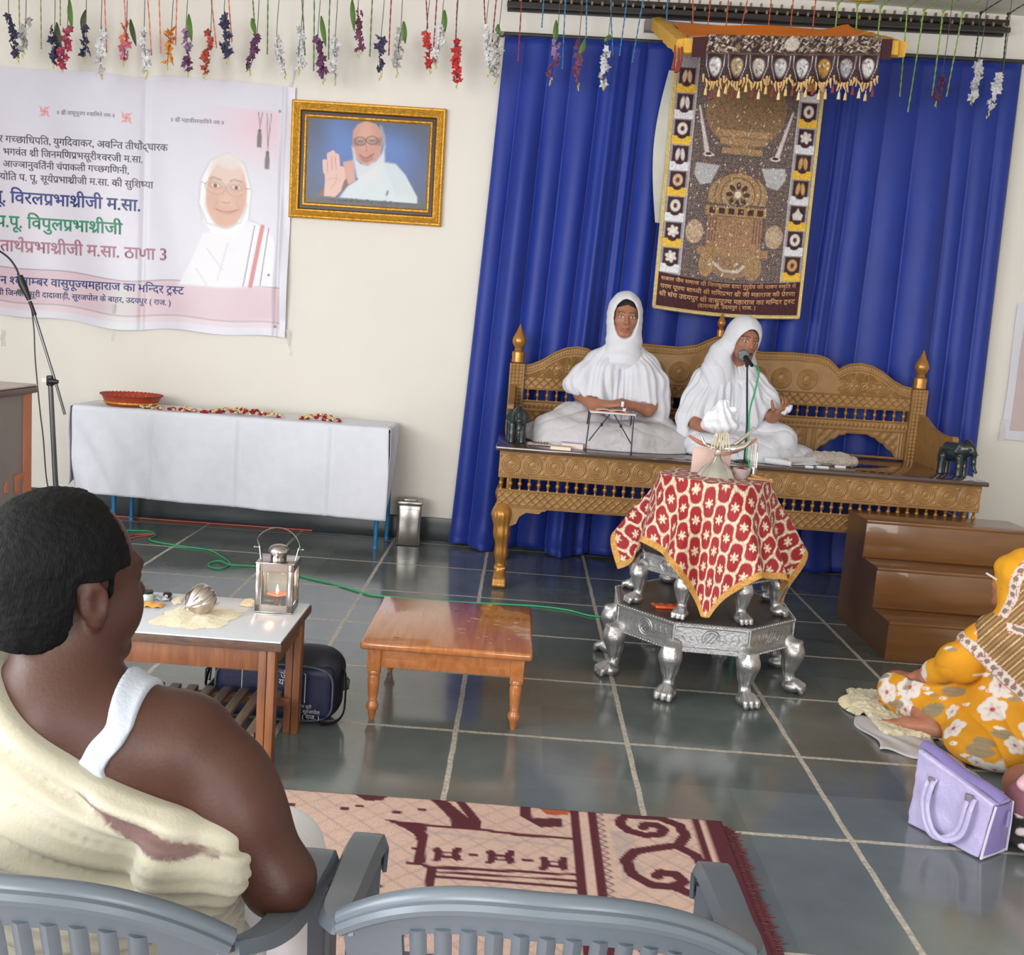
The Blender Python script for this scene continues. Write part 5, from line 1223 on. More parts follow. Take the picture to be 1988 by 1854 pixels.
for x in (-0.455, 0.455):
    for y in (-0.190, 0.190):
        mb = MB(); s_ = 1 if x > 0 else -1; mb.rbox((x-0.026, y-0.021, 0), (x-0.001, y+0.021, 0.418), 0.003); mb.rbox((x+0.001, y-0.024, 0), (x+0.026, y+0.024, 0.418), 0.003); obj('leg', mb, m_bw, wt)
for y in (-0.175, 0.175): mb = MB(); mb.rbox((X0+0.05, y-0.014, 0.098), (X1-0.05, y+0.014, 0.128), 0.003); obj('shelf_rail', mb, m_bw, wt)
for k in range(15):
    x = lerp(-0.405, 0.405, k/14); mb = MB(); mb.rbox((x-0.016, -0.192, 0.128), (x+0.016, 0.192, 0.143), 0.002); obj('shelf_slat', mb, m_sl, wt)
TT = 0.449
# raw rice spread (uncountable) with small heaps
m_rice = M('rice_grains', (240, 231, 206), 0.85, var=0.14, vs=260, bump=0.35, bs=320)
def rice(pts, h, label, name='rice_patch', n=46):
    P = [on(px, py, TT) for (px, py) in pts]; cx = sum(p.x for p in P)/len(P); cy = sum(p.y for p in P)/len(P)
    cvx = [(p.x-cx, p.y-cy) for p in P]; V = []; Fc = []; rings = 10; m = 72
    def edge(a):
        best = 0
        for i in range(len(cvx)):
            (ax, ay), (bx, by) = cvx[i], cvx[(i+1) % len(cvx)]; dx, dy = math.cos(a), math.sin(a); ex, ey = bx-ax, by-ay; den = dx*ey-dy*ex
            if abs(den) < 1e-9: continue
            t = (ax*ey-ay*ex)/den; s_ = (ax*dy-ay*dx)/den
            if t > 0 and -1e-6 <= s_ <= 1+1e-6: best = max(best, t)
        return best
    for j in range(rings+1):
        for k in range(m):
            a = 2*math.pi*k/m; e = edge(a)*(1+0.04*math.sin(7*a)+0.03*math.sin(13*a+1)); q = j/rings; x, y = e*q*math.cos(a), e*q*math.sin(a)
            z = h*(1-q**3)*(0.75+0.25*math.sin(70*x+20*y)+0.10*math.sin(190*x)+0.10*math.sin(170*y+40*x))+0.0008
            V.append((x, y, max(z, 0.0005)))
    for j in range(rings):
        for k in range(m): k2 = (k+1) % m; Fc.append((j*m+k, j*m+k2, (j+1)*m+k2, (j+1)*m+k))
    mb = MB(); mb.add(V, Fc); r = random.Random(int(cx*1000)); 
    for _ in range(420 if h > 0.005 else 90):
        a = r.uniform(0, 6.28); q = math.sqrt(r.random())*1.04; e = edge(a)*q; x, y = e*math.cos(a), e*math.sin(a); z = h*(1-min(q, 1)**3)*0.9+0.001
        b = r.uniform(0, 3.14); mb.add([(x-0.003*math.cos(b), y-0.003*math.sin(b), z), (x+0.001*math.sin(b), y-0.001*math.cos(b), z+0.001), (x+0.003*math.cos(b), y+0.003*math.sin(b), z+0.001), (x-0.001*math.sin(b), y+0.001*math.cos(b), z+0.0015)], [(0, 1, 2, 3)])
    return tag(obj(name, mb, m_rice, None, None, (cx, cy, TT)), label, 'rice', None, 'stuff')
rice([(290, 1205), (342, 1180), (372, 1170), (420, 1182), (468, 1188), (470, 1193), (425, 1220), (380, 1222), (300, 1215)], 0.009, 'square patch of raw rice under the silver coconut')
rice([(332, 1166), (345, 1158), (358, 1159), (352, 1172), (338, 1175)], 0.004, 'small spill of rice behind the silver coconut, left')
rice([(408, 1172), (416, 1166), (425, 1170), (415, 1176)], 0.003, 'tiny spill of rice right of the silver coconut')
rice([(464, 1176), (475, 1164), (492, 1163), (500, 1172), (492, 1179)], 0.007, 'small rice mound left of the steel lantern')
# silver coconut
cb = on(387, 1197, TT); m_slv = M('bright_silver', (200, 190, 184), 0.22, 1.0, var=0.08, vs=20)
nut = Vol((-0.06, -0.065, -0.06), (0.06, 0.075, 0.065), 0.0016)
dirn = Vector((-0.55, -0.80, -0.30)).normalized()
nut.ell((0, 0, 0), (0.047, 0.049, 0.0475), 0.01); tip = dirn*0.050; nut.cap(dirn*0.035, tip, 0.018, 0.009, 0.02)
tn_ = Vector(dirn); t1 = tn_.orthogonal().normalized(); t2 = tn_.cross(t1)
def nut_d(V, N):
    a = np.arctan2(V@np.array(t2), V@np.array(t1)); d = V@np.array(tn_)
    return 0.0018*np.sin(a*9+18*d*20*0.12+2.5*np.sin(a*2))*np.clip(1-(d/0.052)**4, 0, 1)
co = obj('silver_coconut', nut.mesh('silver_coconut', 1, nut_d), m_slv, None, None, (cb.x, cb.y+0.012, TT+0.0545)); tag(co, 'round silver coconut with swirled ridges lying on the rice patch', 'coconut')
mb = MB()
for k in range(6):
    a = k*1.05; mb.tube([tip, tip+Vector(dirn)*0.006+(t1*math.cos(a)+t2*math.sin(a))*0.005, tip+Vector(dirn)*0.010+(t1*math.cos(a)+t2*math.sin(a))*0.012+Vector((0, 0, -0.001))], [0.003, 0.0035, 0.0015], 6)
obj('tuft', mb, m_slv, co)
# steel lantern with a burning tea light
lc = on(533, 1186, TT); ln = thing('lantern', 'square steel and glass lantern with carrying loop and lit tea light', 'lantern', (lc.x, lc.y+0.028, TT), math.radians(3))
LW, LH = 0.061, 0.165; m_ls = M('lantern_steel', (176, 170, 166), 0.2, 1.0, var=0.05, vs=10)
for sx in (-1, 1):
    for sy in (-1, 1):
        mb = MB(); mb.rbox((sx*LW-0.0085-sx*0.0085, sy*LW-0.0012-sy*0.0012, 0.004), (sx*LW+0.0085-sx*0.0085, sy*LW+0.0012-sy*0.0012, LH), 0.0006); mb.rbox((sx*LW-0.0012-sx*0.0012, sy*LW-0.0085-sy*0.0085, 0.004), (sx*LW+0.0012-sx*0.0012, sy*LW+0.0085-sy*0.0085, LH), 0.0006); mb.tube([(sx*(LW-0.019), sy*(LW-0.001), 0.004), (sx*(LW-0.019), sy*(LW-0.001), LH)], 0.0025, 6); obj('corner_post', mb, m_ls, ln)
mb = MB(); mb.rbox((-LW, -LW, 0.0), (LW, LW, 0.006), 0.001)
for (a, b) in (((-LW, -LW), (LW, -LW+0.003)), ((-LW, LW-0.003), (LW, LW)), ((-LW, -LW), (-LW+0.003, LW)), ((LW-0.003, -LW), (LW, LW))): mb.box((a[0], a[1], 0.005), (b[0], b[1], 0.028))
obj('base', mb, m_ls, ln)
mb = MB()
for (a, b) in (((-LW, -LW), (LW, -LW+0.003)), ((-LW, LW-0.003), (LW, LW)), ((-LW, -LW), (-LW+0.003, LW)), ((LW-0.003, -LW), (LW, LW))): mb.box((a[0], a[1], LH-0.024), (b[0], b[1], LH))
mb.rbox((-LW-0.002, -LW-0.002, LH), (LW+0.002, LW+0.002, LH+0.004), 0.001)
obj('roof', mb, m_ls, ln)
mb = MB(); mb.lathe([(0.026, LH+0.004), (0.026, LH+0.026), (0.034, LH+0.027), (0.035, LH+0.034), (0.028, LH+0.046), (0.016, LH+0.052), (0.001, LH+0.053)], 32, cap=False); obj('chimney_cap', mb, m_ls, ln)
for k in range(3):
    a = -1.57+k*0.7-0.7; mb = MB(); mb.ball((0.0262*math.cos(a), 0.0262*math.sin(a), LH+0.016), (0.003, 0.003, 0.003), 8, 6); obj('vent_hole', mb, m_blk, ln)
for sx in (-1, 1):
    mb = MB(); mb.add([(sx*(LW-0.004), -0.012, LH+0.003), (sx*(LW-0.004), 0.012, LH+0.003), (sx*(LW+0.004), 0.004, LH+0.045), (sx*(LW+0.004), -0.004, LH+0.045), (sx*(LW-0.006), -0.012, LH+0.003), (sx*(LW-0.006), 0.012, LH+0.003), (sx*(LW+0.002), 0.004, LH+0.045), (sx*(LW+0.002), -0.004, LH+0.045)], [(0,1,2,3),(7,6,5,4),(0,4,5,1),(1,5,6,2),(2,6,7,3),(3,7,4,0)])
    mb.tube([(sx*(LW+0.002), 0, LH+0.040), (sx*(LW+0.016), 0, LH+0.040)], 0.002, 6); mb.ball((sx*(LW+0.018), 0, LH+0.040), 0.004, 8, 6); obj('handle_lug', mb, m_ls, ln)
mb = MB(); mb.tube(spline([(-LW-0.002, 0, LH+0.040), (-LW-0.008, 0.003, LH+0.072), (-0.036, 0.010, LH+0.100), (0.008, 0.014, LH+0.104), (0.045, 0.012, LH+0.085), (LW+0.004, 0.004, LH+0.055), (LW+0.002, 0, LH+0.040)], 40), 0.0045, 8, flat=0.3, up=(0, 0, 1)); obj('carrying_loop', mb, m_ls, ln)
m_gl = M('clear_glass', (225, 235, 232), 0.03, alpha=0.05, var=0, spec=0.3)
for (lo, hi) in (((-LW+0.006, -LW+0.003, 0.024), (LW-0.006, -LW+0.0045, LH-0.02)), ((-LW+0.006, LW-0.0045, 0.024), (LW-0.006, LW-0.003, LH-0.02)), ((-LW+0.003, -LW+0.006, 0.024), (-LW+0.0045, LW-0.006, LH-0.02)), ((LW-0.0045, -LW+0.006, 0.024), (LW-0.003, LW-0.006, LH-0.02))):
    mb = MB(); mb.box(lo, hi); obj('glass_pane', mb, m_gl, ln)
mb = MB(); mb.lathe([(0.001, 0.036), (0.010, 0.030), (0.006, 0.008), (0.020, 0.007), (0.006, 0.008), (0.012, 0.036), (0.030, 0.048), (0.034, 0.052), (0.026, 0.051), (0.001, 0.045)], 24, cap=False); obj('oil_cup', mb, M('copper_cup', (176, 100, 62), 0.35, 0.7), ln)
fm = bpy.data.materials.new('flame'); fm.use_nodes = True; fb = fm.node_tree.nodes['Principled BSDF']; fb.inputs['Emission Color'].default_value = (1.0, 0.62, 0.22, 1); fb.inputs['Emission Strength'].default_value = 14
mb = MB(); mb.lathe([(0.0005, 0.050), (0.0040, 0.056), (0.0046, 0.062), (0.0028, 0.072), (0.0004, 0.082)], 12, cap=False); obj('flame', mb, fm, ln, 'small orange flame')
fl_l = bpy.data.lights.new('flame_light', 'POINT'); fl_l.energy = 0.35; fl_l.color = (1.0, 0.5, 0.18); fl_l.shadow_soft_size = 0.006; flo = bpy.data.objects.new('flame_light', fl_l); C.objects.link(flo); flo.parent = ln; flo.location = (0, 0, 0.092)
# small clutter behind the rice: lidded jar, crumpled foil packet, black cap, orange packet
def onT(px, py): p = on(px, py, TT); return (p.x, p.y, TT)
jr = thing('glass_jar', 'small pale green glass jar with black lid at the left of the white table', 'jar', onT(286, 1166))
mb = MB(); mb.lathe([(0.016, 0), (0.020, 0.003), (0.020, 0.022), (0.017, 0.026)], 20); obj('glass_body', mb, M('pale_green_glass', (196, 220, 208), 0.1, alpha=0.7), jr)
mb = MB(); mb.lathe([(0.0185, 0.026), (0.0190, 0.034), (0.001, 0.035)], 20); obj('lid', mb, m_blk, jr)
mb = MB(); mb.sheet(14, 10, lambda u, v: ((u-0.5)*0.075, (v-0.5)*0.05, 0.003+0.012*abs(math.sin(9*u+3*v))*abs(math.cos(5*v+2*u))), 0.001)
tag(obj('foil_packet', mb, M('crumpled_foil', (206, 206, 214), 0.25, 0.6, var=0.2, vs=40), None, None, onT(310, 1163)), 'crumpled clear and silver packet behind the rice patch', 'packet')
bc_ = thing('black_cap', 'small black bottle cap beside the crumpled packet', 'bottle cap', onT(325, 1162)); mb = MB(); mb.lathe([(0.014, 0), (0.015, 0.002), (0.014, 0.018), (0.010, 0.021), (0.001, 0.021)], 18); obj('cap_shell', mb, m_blk, bc_)
mb = MB(); mb.ball((0, -0.013, 0.011), (0.006, 0.003, 0.006), 8, 6); obj('white_dot', mb, m_wlam, bc_)
mb = MB(); mb.sheet(12, 9, lambda u, v: ((u-0.5)*0.085, (v-0.5)*0.05, 0.004+0.010*math.sin(math.pi*u)*math.sin(math.pi*v)+0.003*math.sin(16*u)), 0.001)
tag(obj('spice_packet', mb, M('orange_cellophane', (214, 150, 70), 0.2, var=0.3, vs=30), None, None, onT(292, 1176)), 'orange cellophane packet in front of the glass jar', 'packet')

# ================================================================== BLACK BAG
bgc = on(552, 1408); m_bag = M('black_nylon', (22, 24, 40), 0.55, var=0.2, vs=20, bump=0.15, bs=60); m_bagf = M('navy_nylon', (24, 30, 62), 0.5, var=0.15, vs=14, bump=0.1, bs=60)
bg = thing('shoulder_bag', 'black and navy nylon shoulder bag with white print on the floor behind the white table', 'bag', (bgc.x-0.045, 3.58, 0))
bv = Vol((-0.27, -0.13, -0.01), (0.27, 0.13, 0.30), 0.005); bv.rbox((0, 0.0, 0.125), (0.225, 0.085, 0.125), 0.075, 0.01); bv.ell((-0.10, 0, 0.20), (0.12, 0.07, 0.06), 0.04); bv.ell((0.10, 0, 0.195), (0.12, 0.07, 0.06), 0.04); bv.ell((0, 0, 0.265), (0.05, 0.12, 0.02), 0.03, sub=True)
obj('bag_body', bv.mesh('bag_body', 2, lambda V, N: 0.004*np.sin(V[:, 0]*40+V[:, 2]*30)*np.abs(N[:, 1])*0.4), m_bag, bg)
fv = Vol((-0.25, -0.12, 0.0), (0.25, 0.0, 0.26), 0.005); fv.rbox((0.0, -0.070, 0.115), (0.205, 0.030, 0.098), 0.028, 0.01); obj('front_pocket', fv.mesh('front_pocket', 2), m_bagf, bg)
mb = MB(); mb.tube([(0.205*math.copysign(abs(math.cos(a))**0.45, math.cos(a)), -0.093, 0.115+0.100*math.copysign(abs(math.sin(a))**0.45, math.sin(a))) for a in np.linspace(0, 2*math.pi, 61)[:-1]], 0.0035, 6, closed=True); obj('piping', mb, M('grey_piping', (84, 86, 96), 0.5), bg)
m_wp = M('white_bag_print', (196, 198, 206), 0.6)
mb = MB(); lettering(mb, 'श्री जैन', (-0.02, 0.190), (0.07, 0.188), lambda a, b: (a, -0.1015, b)); lettering(mb, 'संघ यात्रा', (-0.03, 0.165), (0.07, 0.163), lambda a, b: (a, -0.1015, b)); obj('print_line', mb, m_wp, bg, smooth=False)
mb = MB()
for (t, z, x0, x1) in (('श्री जिनदत्त सूरी', 0.078, 0.045, 0.135), ('दादावाड़ी, सूरजपोल', 0.060, 0.04, 0.165), ('उदयपुर ( राज. )', 0.043, 0.04, 0.165)): lettering(mb, t, (x0, z), (x1, z-0.002), lambda a, b: (a, -0.1015, b))
obj('print_line', mb, m_wp, bg, smooth=False)
for (x0, z0, x1, z1) in ((-0.11, 0.195, -0.10, 0.08), (0.105, 0.19, 0.11, 0.085)):
    mb = MB(); mb.tube([(x0-0.0, -0.101, z0), (x1, -0.101, z0-0.002), (x1, -0.101, z1)] if x0 > 0 else [(x1+0.03, -0.101, z0), (x0, -0.101, z0), (x0, -0.101, z1)], 0.0018, 5); obj('print_frame', mb, m_wp, bg)
for sx in (-1, 1):
    mb = MB(); pts = [(sx*0.215, -0.02, 0.21), (sx*0.238, -0.03, 0.17), (sx*0.243, -0.045, 0.10), (sx*0.24, -0.06, 0.04), (sx*0.215, -0.085, 0.016), (sx*0.17, -0.10, 0.012)] if sx > 0 else [(-0.21, -0.02, 0.22), (-0.235, -0.03, 0.18), (-0.245, -0.04, 0.15), (-0.25, -0.05, 0.11), (-0.235, -0.06, 0.10), (-0.21, -0.05, 0.13)]
    mb.tube(spline(pts, 24), 0.014, 8, flat=0.25, up=(1, 0, 0)); obj('strap', mb, m_bag, bg)
    mb = MB(); mb.tube([(sx*0.236, -0.035, 0.175), (sx*0.252, -0.045, 0.16), (sx*0.252, -0.05, 0.13), (sx*0.238, -0.045, 0.12)], 0.004, 6, closed=True); obj('buckle', mb, m_blk, bg)
mb = MB(); mb.tube(spline([(-0.19, -0.05, 0.238), (-0.205, -0.06, 0.225), (-0.212, -0.06, 0.212)], 8), 0.004, 6); obj('zip_pull', mb, m_chr, bg)
# ================================================================== CARVED GOLDEN SETTEE
m_gw = M('antique_gold_paint', (152, 114, 68), 0.45, 0.12, var=0.16, vs=14, bump=0.12, bs=110)
m_gw2 = M('polished_gold_turning', (176, 124, 60), 0.28, 0.45, var=0.10, vs=10)
m_seat = wood('dark_polished_seat', (84, 66, 58), (66, 50, 46), 0.10, 2.5, (1.5, 10, 10), 0.0, 0.6)
SX0, SX1, SYF, SZ = -0.100, 2.515, 5.60, 0.785
se = thing('carved_settee', 'long carved gold wooden settee with high back standing before the blue curtain', 'settee', (1.2075, 6.0, 0))
SO = Vector((1.2075, 6.0, 0))
def S(x, y, z): return (x-SO.x, y-SO.y, z)
def relief(x0, x1, zb, zt, hfun, y, nx, nz, thick=0.03, facing=-1):
    """carved board: front face y+facing*h(x,z), flat back; zb/zt functions of x"""
    xs = np.linspace(x0, x1, nx); V = []; Fc = []
    tv = np.linspace(0, 1, nz)
    for j in range(nz):
        for i in range(nx):
            b, t = zb(xs[i]), zt(xs[i]); z = b+(t-b)*tv[j]; V.append((xs[i], y, z))
    P = np.array(V); P[:, 1] += facing*hfun(P[:, 0], P[:, 2]); n = nx*nz
    B = np.array(V); B[:, 1] = y-facing*thick
    for j in range(nz-1):
        for i in range(nx-1):
            a = j*nx+i; Fc.append((a, a+1, a+nx+1, a+nx)); Fc.append((n+a+nx, n+a+nx+1, n+a+1, n+a))
    rim = [i for i in range(nx)]+[j*nx+nx-1 for j in range(1, nz)]+[(nz-1)*nx+i for i in range(nx-2, -1, -1)]+[j*nx for j in range(nz-2, 0, -1)]
    for k in range(len(rim)): a, b = rim[k], rim[(k+1) % len(rim)]; Fc.append((b, a, n+a, n+b))
    A = np.concatenate([P, B])-np.array(SO); mb = MB(); mb.add(A, Fc); return mb
def rings(x, z, cx, cz, R):
    d = np.sqrt((x-cx)**2+(z-cz)**2); h = 0*d
    for k, r0 in enumerate((0.92, 0.72, 0.50)): h = h+0.0045*np.exp(-((d-r0*R)/(0.075*R))**2)
    a = np.arctan2(z-cz, x-cx); h = h+0.004*np.exp(-(d/(0.30*R))**2)+0.002*np.cos(12*a)*np.exp(-((d-0.36*R)/(0.06*R))**2)
    return np.where(d < R*1.1, h, 0)
def band(z, z0, w=0.0035, h=0.004): return h*np.exp(-((z-z0)/w)**2)
def beads(x, z, z0, p, r, h=0.004): return h*np.exp(-((z-z0)/r)**2)*(0.5+0.5*np.cos(2*math.pi*x/p))
# front rail with a row of ringed rosettes
PIT_ = (SX1-SX0-0.02)/22
def h_front(x, z):
    h = band(z, 0.752)+band(z, 0.745, 0.002)+band(z, 0.628)+beads(x, z, 0.638, 0.011, 0.004)+beads(x, z, 0.6185, 0.011, 0.0035)
    k = np.floor((x-SX0-0.01)/PIT_); cx = SX0+0.01+(k+0.5)*PIT_; h = h+rings(x, z, cx, 0.690, 0.052)
    for s_ in (-0.5, 0.5): 
        for zz in (0.735, 0.648): h = h+0.004*np.exp(-(((x-cx-s_*PIT_)/0.008)**2+((z-zz)/0.008)**2))
    return h
obj('front_rail', relief(SX0+0.005, SX1-0.005, lambda x: 0.612, lambda x: 0.760, h_front, SYF+0.012, 1150, 66), m_gw, se)
def star(x, z, p):
    u = x/p; v = z/p; a = u+v; b = u-v; fa = np.abs(a-np.round(a)); fb = np.abs(b-np.round(b))
    cx_ = np.abs(u*2-np.round(u*2)); cz_ = np.abs(v*2-np.round(v*2)); par = (np.round(u*2)+np.round(v*2)) % 2
    return 0.0045*np.exp(-(np.minimum(fa, fb)/0.10)**2)+0.005*np.exp(-((cx_**2+cz_**2)/0.03))*(par == 0)
def h_low(x, z): return star(x, z-0.452, 0.046)*(np.abs(z-0.500) < 0.036)+band(z, 0.541)+band(z, 0.458, 0.003)+beads(x, z, 0.466, 0.010, 0.003)
obj('lower_rail', relief(SX0+0.012, SX1-0.012, lambda x: 0.448, lambda x: 0.548, h_low, SYF+0.018, 1000, 44), m_gw, se)
def h_side(x, z): return 0*x
for sx, xx_ in ((-1, SX0+0.02), (1, SX1-0.02)):
    mb = MB(); mb.box(S(xx_-0.014, SYF+0.03, 0.612), S(xx_+0.014, 6.48, 0.760)); mb.box(S(xx_-0.012, SYF+0.03, 0.448), S(xx_+0.012, 6.48, 0.548)); obj('side_rail', mb, m_gw, se)
SP = [(0.0075, 0), (0.0075, 0.006), (0.005, 0.010), (0.007, 0.022), (0.0125, 0.034), (0.0115, 0.041), (0.006, 0.050), (0.008, 0.056), (0.006, 0.060), (0.0085, 0.064), (0.0085, 0.072)]
def spindle_mesh(h, rs=1.0):
    mb = MB(); mb.lathe([(r*rs, z*h/0.072) for r, z in SP], 12); return mb.mesh('spindle')
sp_f = spindle_mesh(0.066)
nsp = 51
for k in range(nsp):
    obj('spindle', sp_f, m_gw2 if k == 0 else None, se, None, S(lerp(SX0+0.022, SX1-0.022, k/(nsp-1)), SYF+0.030, 0.547))
for (x0, x1) in ((SX0+0.052, SX0+0.074), (SX1-0.074, SX1-0.052)):
    mb = MB(); mb.rbox(S(x0, SYF+0.045, 0.545), S(x1, SYF+0.085, 0.615), 0.003); obj('corner_block', mb, m_gw, se)
# seat board
mb = MB(); mb.rbox(S(SX0-0.018, SYF-0.022, 0.760), S(SX1+0.018, 6.49, SZ), 0.006, 2); obj('seat_board', mb, m_seat, se, 'dark polished seat board')
# lion-paw legs
def paw_leg(x, y, sx):
    v = Vol((-0.11, -0.13, -0.005), (0.11, 0.12, 0.50), 0.005)
    v.chain([(0.0, 0.02, 0.46), (-0.012*sx, -0.012, 0.405), (-0.004*sx, -0.010, 0.30), (0.0, 0.008, 0.19), (0.0, 0.018, 0.115)], [0.046, 0.050, 0.040, 0.032, 0.028], 0.03)
    v.rbox((0, 0.014, 0.105), (0.034, 0.036, 0.008), 0.006, 0.008)
    v.chain([(0, 0.012, 0.085), (0, -0.022, 0.045)], [0.033, 0.036], 0.015)
    for t in (-1.5, -0.5, 0.5, 1.5): v.chain([(t*0.014, -0.018, 0.070), (t*0.017, -0.050, 0.046), (t*0.018, -0.062, 0.018)], [0.011, 0.013, 0.012], 0.004)
    v.rbox((0, -0.010, 0.012), (0.036, 0.05, 0.012), 0.008, 0.01)
    def d(V, N): return 0.0022*np.cos(V[:, 0]*240)*np.clip((V[:, 2]-0.13)/0.05, 0, 1)*np.clip((0.44-V[:, 2])/0.05, 0, 1)*np.clip(-N[:, 1]*2, 0, 1)
    return obj('leg', v.mesh('leg', 2, d), m_gw2, se, 'lion paw leg', S(x, y, 0))
paw_leg(-0.050, 5.645, 1); paw_leg(2.465, 5.645, -1); paw_leg(-0.050, 6.37, 1); paw_leg(2.465, 6.37, -1)
# bracket under the lower rail beside each front leg
for sx, x0 in ((1, -0.010), (-1, 2.425)):
    mb = MB(); mb.prism([S(x0+sx*a, 0, 0)[0:1]+(z,) for a, z in ((-0.01, 0.452), (0.195, 0.452), (0.185, 0.440), (0.165, 0.436), (0.15, 0.422), (0.08, 0.425), (0.045, 0.40), (0.03, 0.36), (-0.01, 0.34))][::sx], SYF+0.022-SO.y, SYF+0.05-SO.y); obj('bracket', mb, m_gw, se)
# back: posts, finials, galleries, arches and crest
BY = 6.42
def zs(x): return 0.016*(x-1.175)
fin = [(0.028, 0), (0.038, 0.006), (0.040, 0.018), (0.036, 0.028), (0.040, 0.055), (0.038, 0.068), (0.024, 0.078), (0.026, 0.084), (0.022, 0.090), (0.026, 0.098), (0.036, 0.112), (0.042, 0.132), (0.040, 0.150), (0.030, 0.172), (0.018, 0.196), (0.008, 0.220), (0.003, 0.236), (0.0005, 0.240)]
def h_post(x, z): return 0.0045*np.sin((x*1.0+z)*140)*np.sin((x-z)*140)*(np.abs(x-x.mean()) < 0.032)+0.004*(np.abs(np.abs(x-x.mean())-0.038) < 0.004)
for x, top in ((-0.040, 1.200), (2.408, 1.222)):
    mb = relief(x-0.046, x+0.046, lambda q: SZ-0.01, lambda q: top, h_post, BY-0.035, 46, 200, 0.075); obj('post', mb, m_gw, se)
    mb = MB(); mb.lathe([(r*1.02, z) for r, z in fin], 28, T(*S(x, BY, top))); obj('finial', mb, m_gw2, se)
    mb = MB(); mb.rbox(S(x-0.03, 6.44, 0.44), S(x+0.03, 6.48, 0.80), 0.004); obj('post_foot', mb, m_gw, se)
hx = np.array([0, .03, .07, .14, .25, .45, .60, .66, .70, .733, .76, .80, .86, .93, 1.0, 1.07, 1.13, 1.19]); hz = np.array([1.455, 1.450, 1.43, 1.395, 1.376, 1.383, 1.377, 1.360, 1.330, 1.298, 1.318, 1.336, 1.343, 1.332, 1.298, 1.250, 1.222, 1.210])
def crest(x): return float(np.interp(abs(x-1.175), hx, hz))+zs(x)
cres_v = np.vectorize(crest)
def h_crest(x, z):
    d = cres_v(x)-z; zz = z-zs(x); h = 0.006*np.exp(-((d-0.006)/0.006)**2)+0.004*np.exp(-((d-0.028)/0.006)**2)*(0.5+0.5*np.cos(2*math.pi*x/0.016))+0.003*np.exp(-((d-0.045)/0.003)**2)
    k = np.round((x-1.175-0.08)/0.155); cx = 1.175+0.08+k*0.155; inn = (np.abs(cx-1.175) < 0.68)
    h = h+rings(x, zz, cx, 1.225, 0.062)*1.2*inn
    k2 = np.abs(x-1.175); fl = (k2 > 0.74)
    h = h+fl*(d > 0.06)*(zz > 1.14)*0.004*np.sin(60*k2+20*np.sin(30*zz))*np.sin(50*zz+14*np.sin(40*k2))
    h = h+band(zz, 1.146)+band(zz, 1.074)+star(x, zz-1.11, 0.050)*(np.abs(zz-1.110) < 0.028)
    return h
obj('crest_board', relief(0.008, 2.360, lambda x: 1.066+zs(x), crest, h_crest, BY-0.012, 900, 130, 0.035), m_gw, se)
sp_b = spindle_mesh(0.068, 0.95)
for k in range(40): x = lerp(0.035, 2.335, k/39); obj('back_spindle', sp_b, m_gw2 if k == 0 else None, se, None, S(x, BY-0.0, 0.999+zs(x)))
def h_rail(x, z): zz = z-zs(x); return band(zz, 0.993)+band(zz, 0.938, 0.003)+beads(x, zz, 0.966, 0.026, 0.010, 0.007)
obj('middle_rail', relief(0.008, 2.360, lambda x: 0.930+zs(x), lambda x: 1.001+zs(x), h_rail, BY-0.012, 700, 30, 0.03), m_gw, se)
# four bays with scalloped arch openings
def arch_low(x):
    """underside of the board: 0 at the columns, scalloped arch inside each bay"""
    u = (x-0.008)/0.588; k = min(max(int(u), 0), 3); c = 0.008+(k+0.5)*0.588; d = abs(x-c)
    if d > 0.245: return 0.790
    t = d/0.245; z = 0.945-0.135*t**1.7-0.010*abs(math.sin(t*math.pi*4.5))*(t > 0.06)+0.018*max(0, 1-t/0.10)
    return max(0.790, min(z, 0.926))
def h_arch(x, z):
    lo = np.vectorize(arch_low)(x); d = z-lo-0; u = ((x-0.008)/0.588) % 1.0; e = np.minimum(u, 1-u)*0.588
    h = 0.004*np.exp(-((d-0.010)/0.005)**2)*(lo > 0.791)+0.004*np.exp(-((e-0.020)/0.004)**2)+0.004*np.exp(-((e-0.036)/0.004)**2)
    return h+(lo > 0.80)*(d > 0.022)*0.003*np.sin(110*x)*np.sin(90*z)
obj('arcade_board', relief(0.008, 2.360, lambda x: arch_low(x)+zs(x)*0, lambda x: 0.931+zs(x), h_arch, BY-0.008, 960, 44, 0.028), m_gw, se)
mb = MB(); mb.rbox(S(0.008, BY-0.02, 0.786), S(2.36, BY+0.02, 0.800), 0.003); obj('back_foot_rail', mb, m_gw, se)
# side arms sloping forward to a scroll
for sx, x in ((-1, -0.058), (1, 2.440)):
    prof = [(6.40, 1.075), (6.33, 1.058), (6.26, 1.030), (6.18, 1.006), (6.08, 0.992), (5.96, 0.986), (5.90, 0.992), (5.87, 0.985), (5.86, 0.965), (5.88, 0.95), (5.93, 0.945), (5.95, 0.90), (5.95, SZ), (6.42, SZ)]
    mb = MB(); mb.prism([(y-SO.y, z) for y, z in prof], x-0.016-SO.x, x+0.016-SO.x, 'x'); mb.tube([(x-0.017-SO.x, 5.885-SO.y, 0.972), (x+0.017-SO.x, 5.885-SO.y, 0.972)], 0.022, 14); obj('arm_panel', mb, m_gw, se, angle=30)
# centre finial on the crest
mb = MB(); mb.lathe([(r*0.62, z*0.62) for r, z in fin], 24, T(*S(1.172, BY, 1.448))); obj('finial', mb, m_gw2, se)

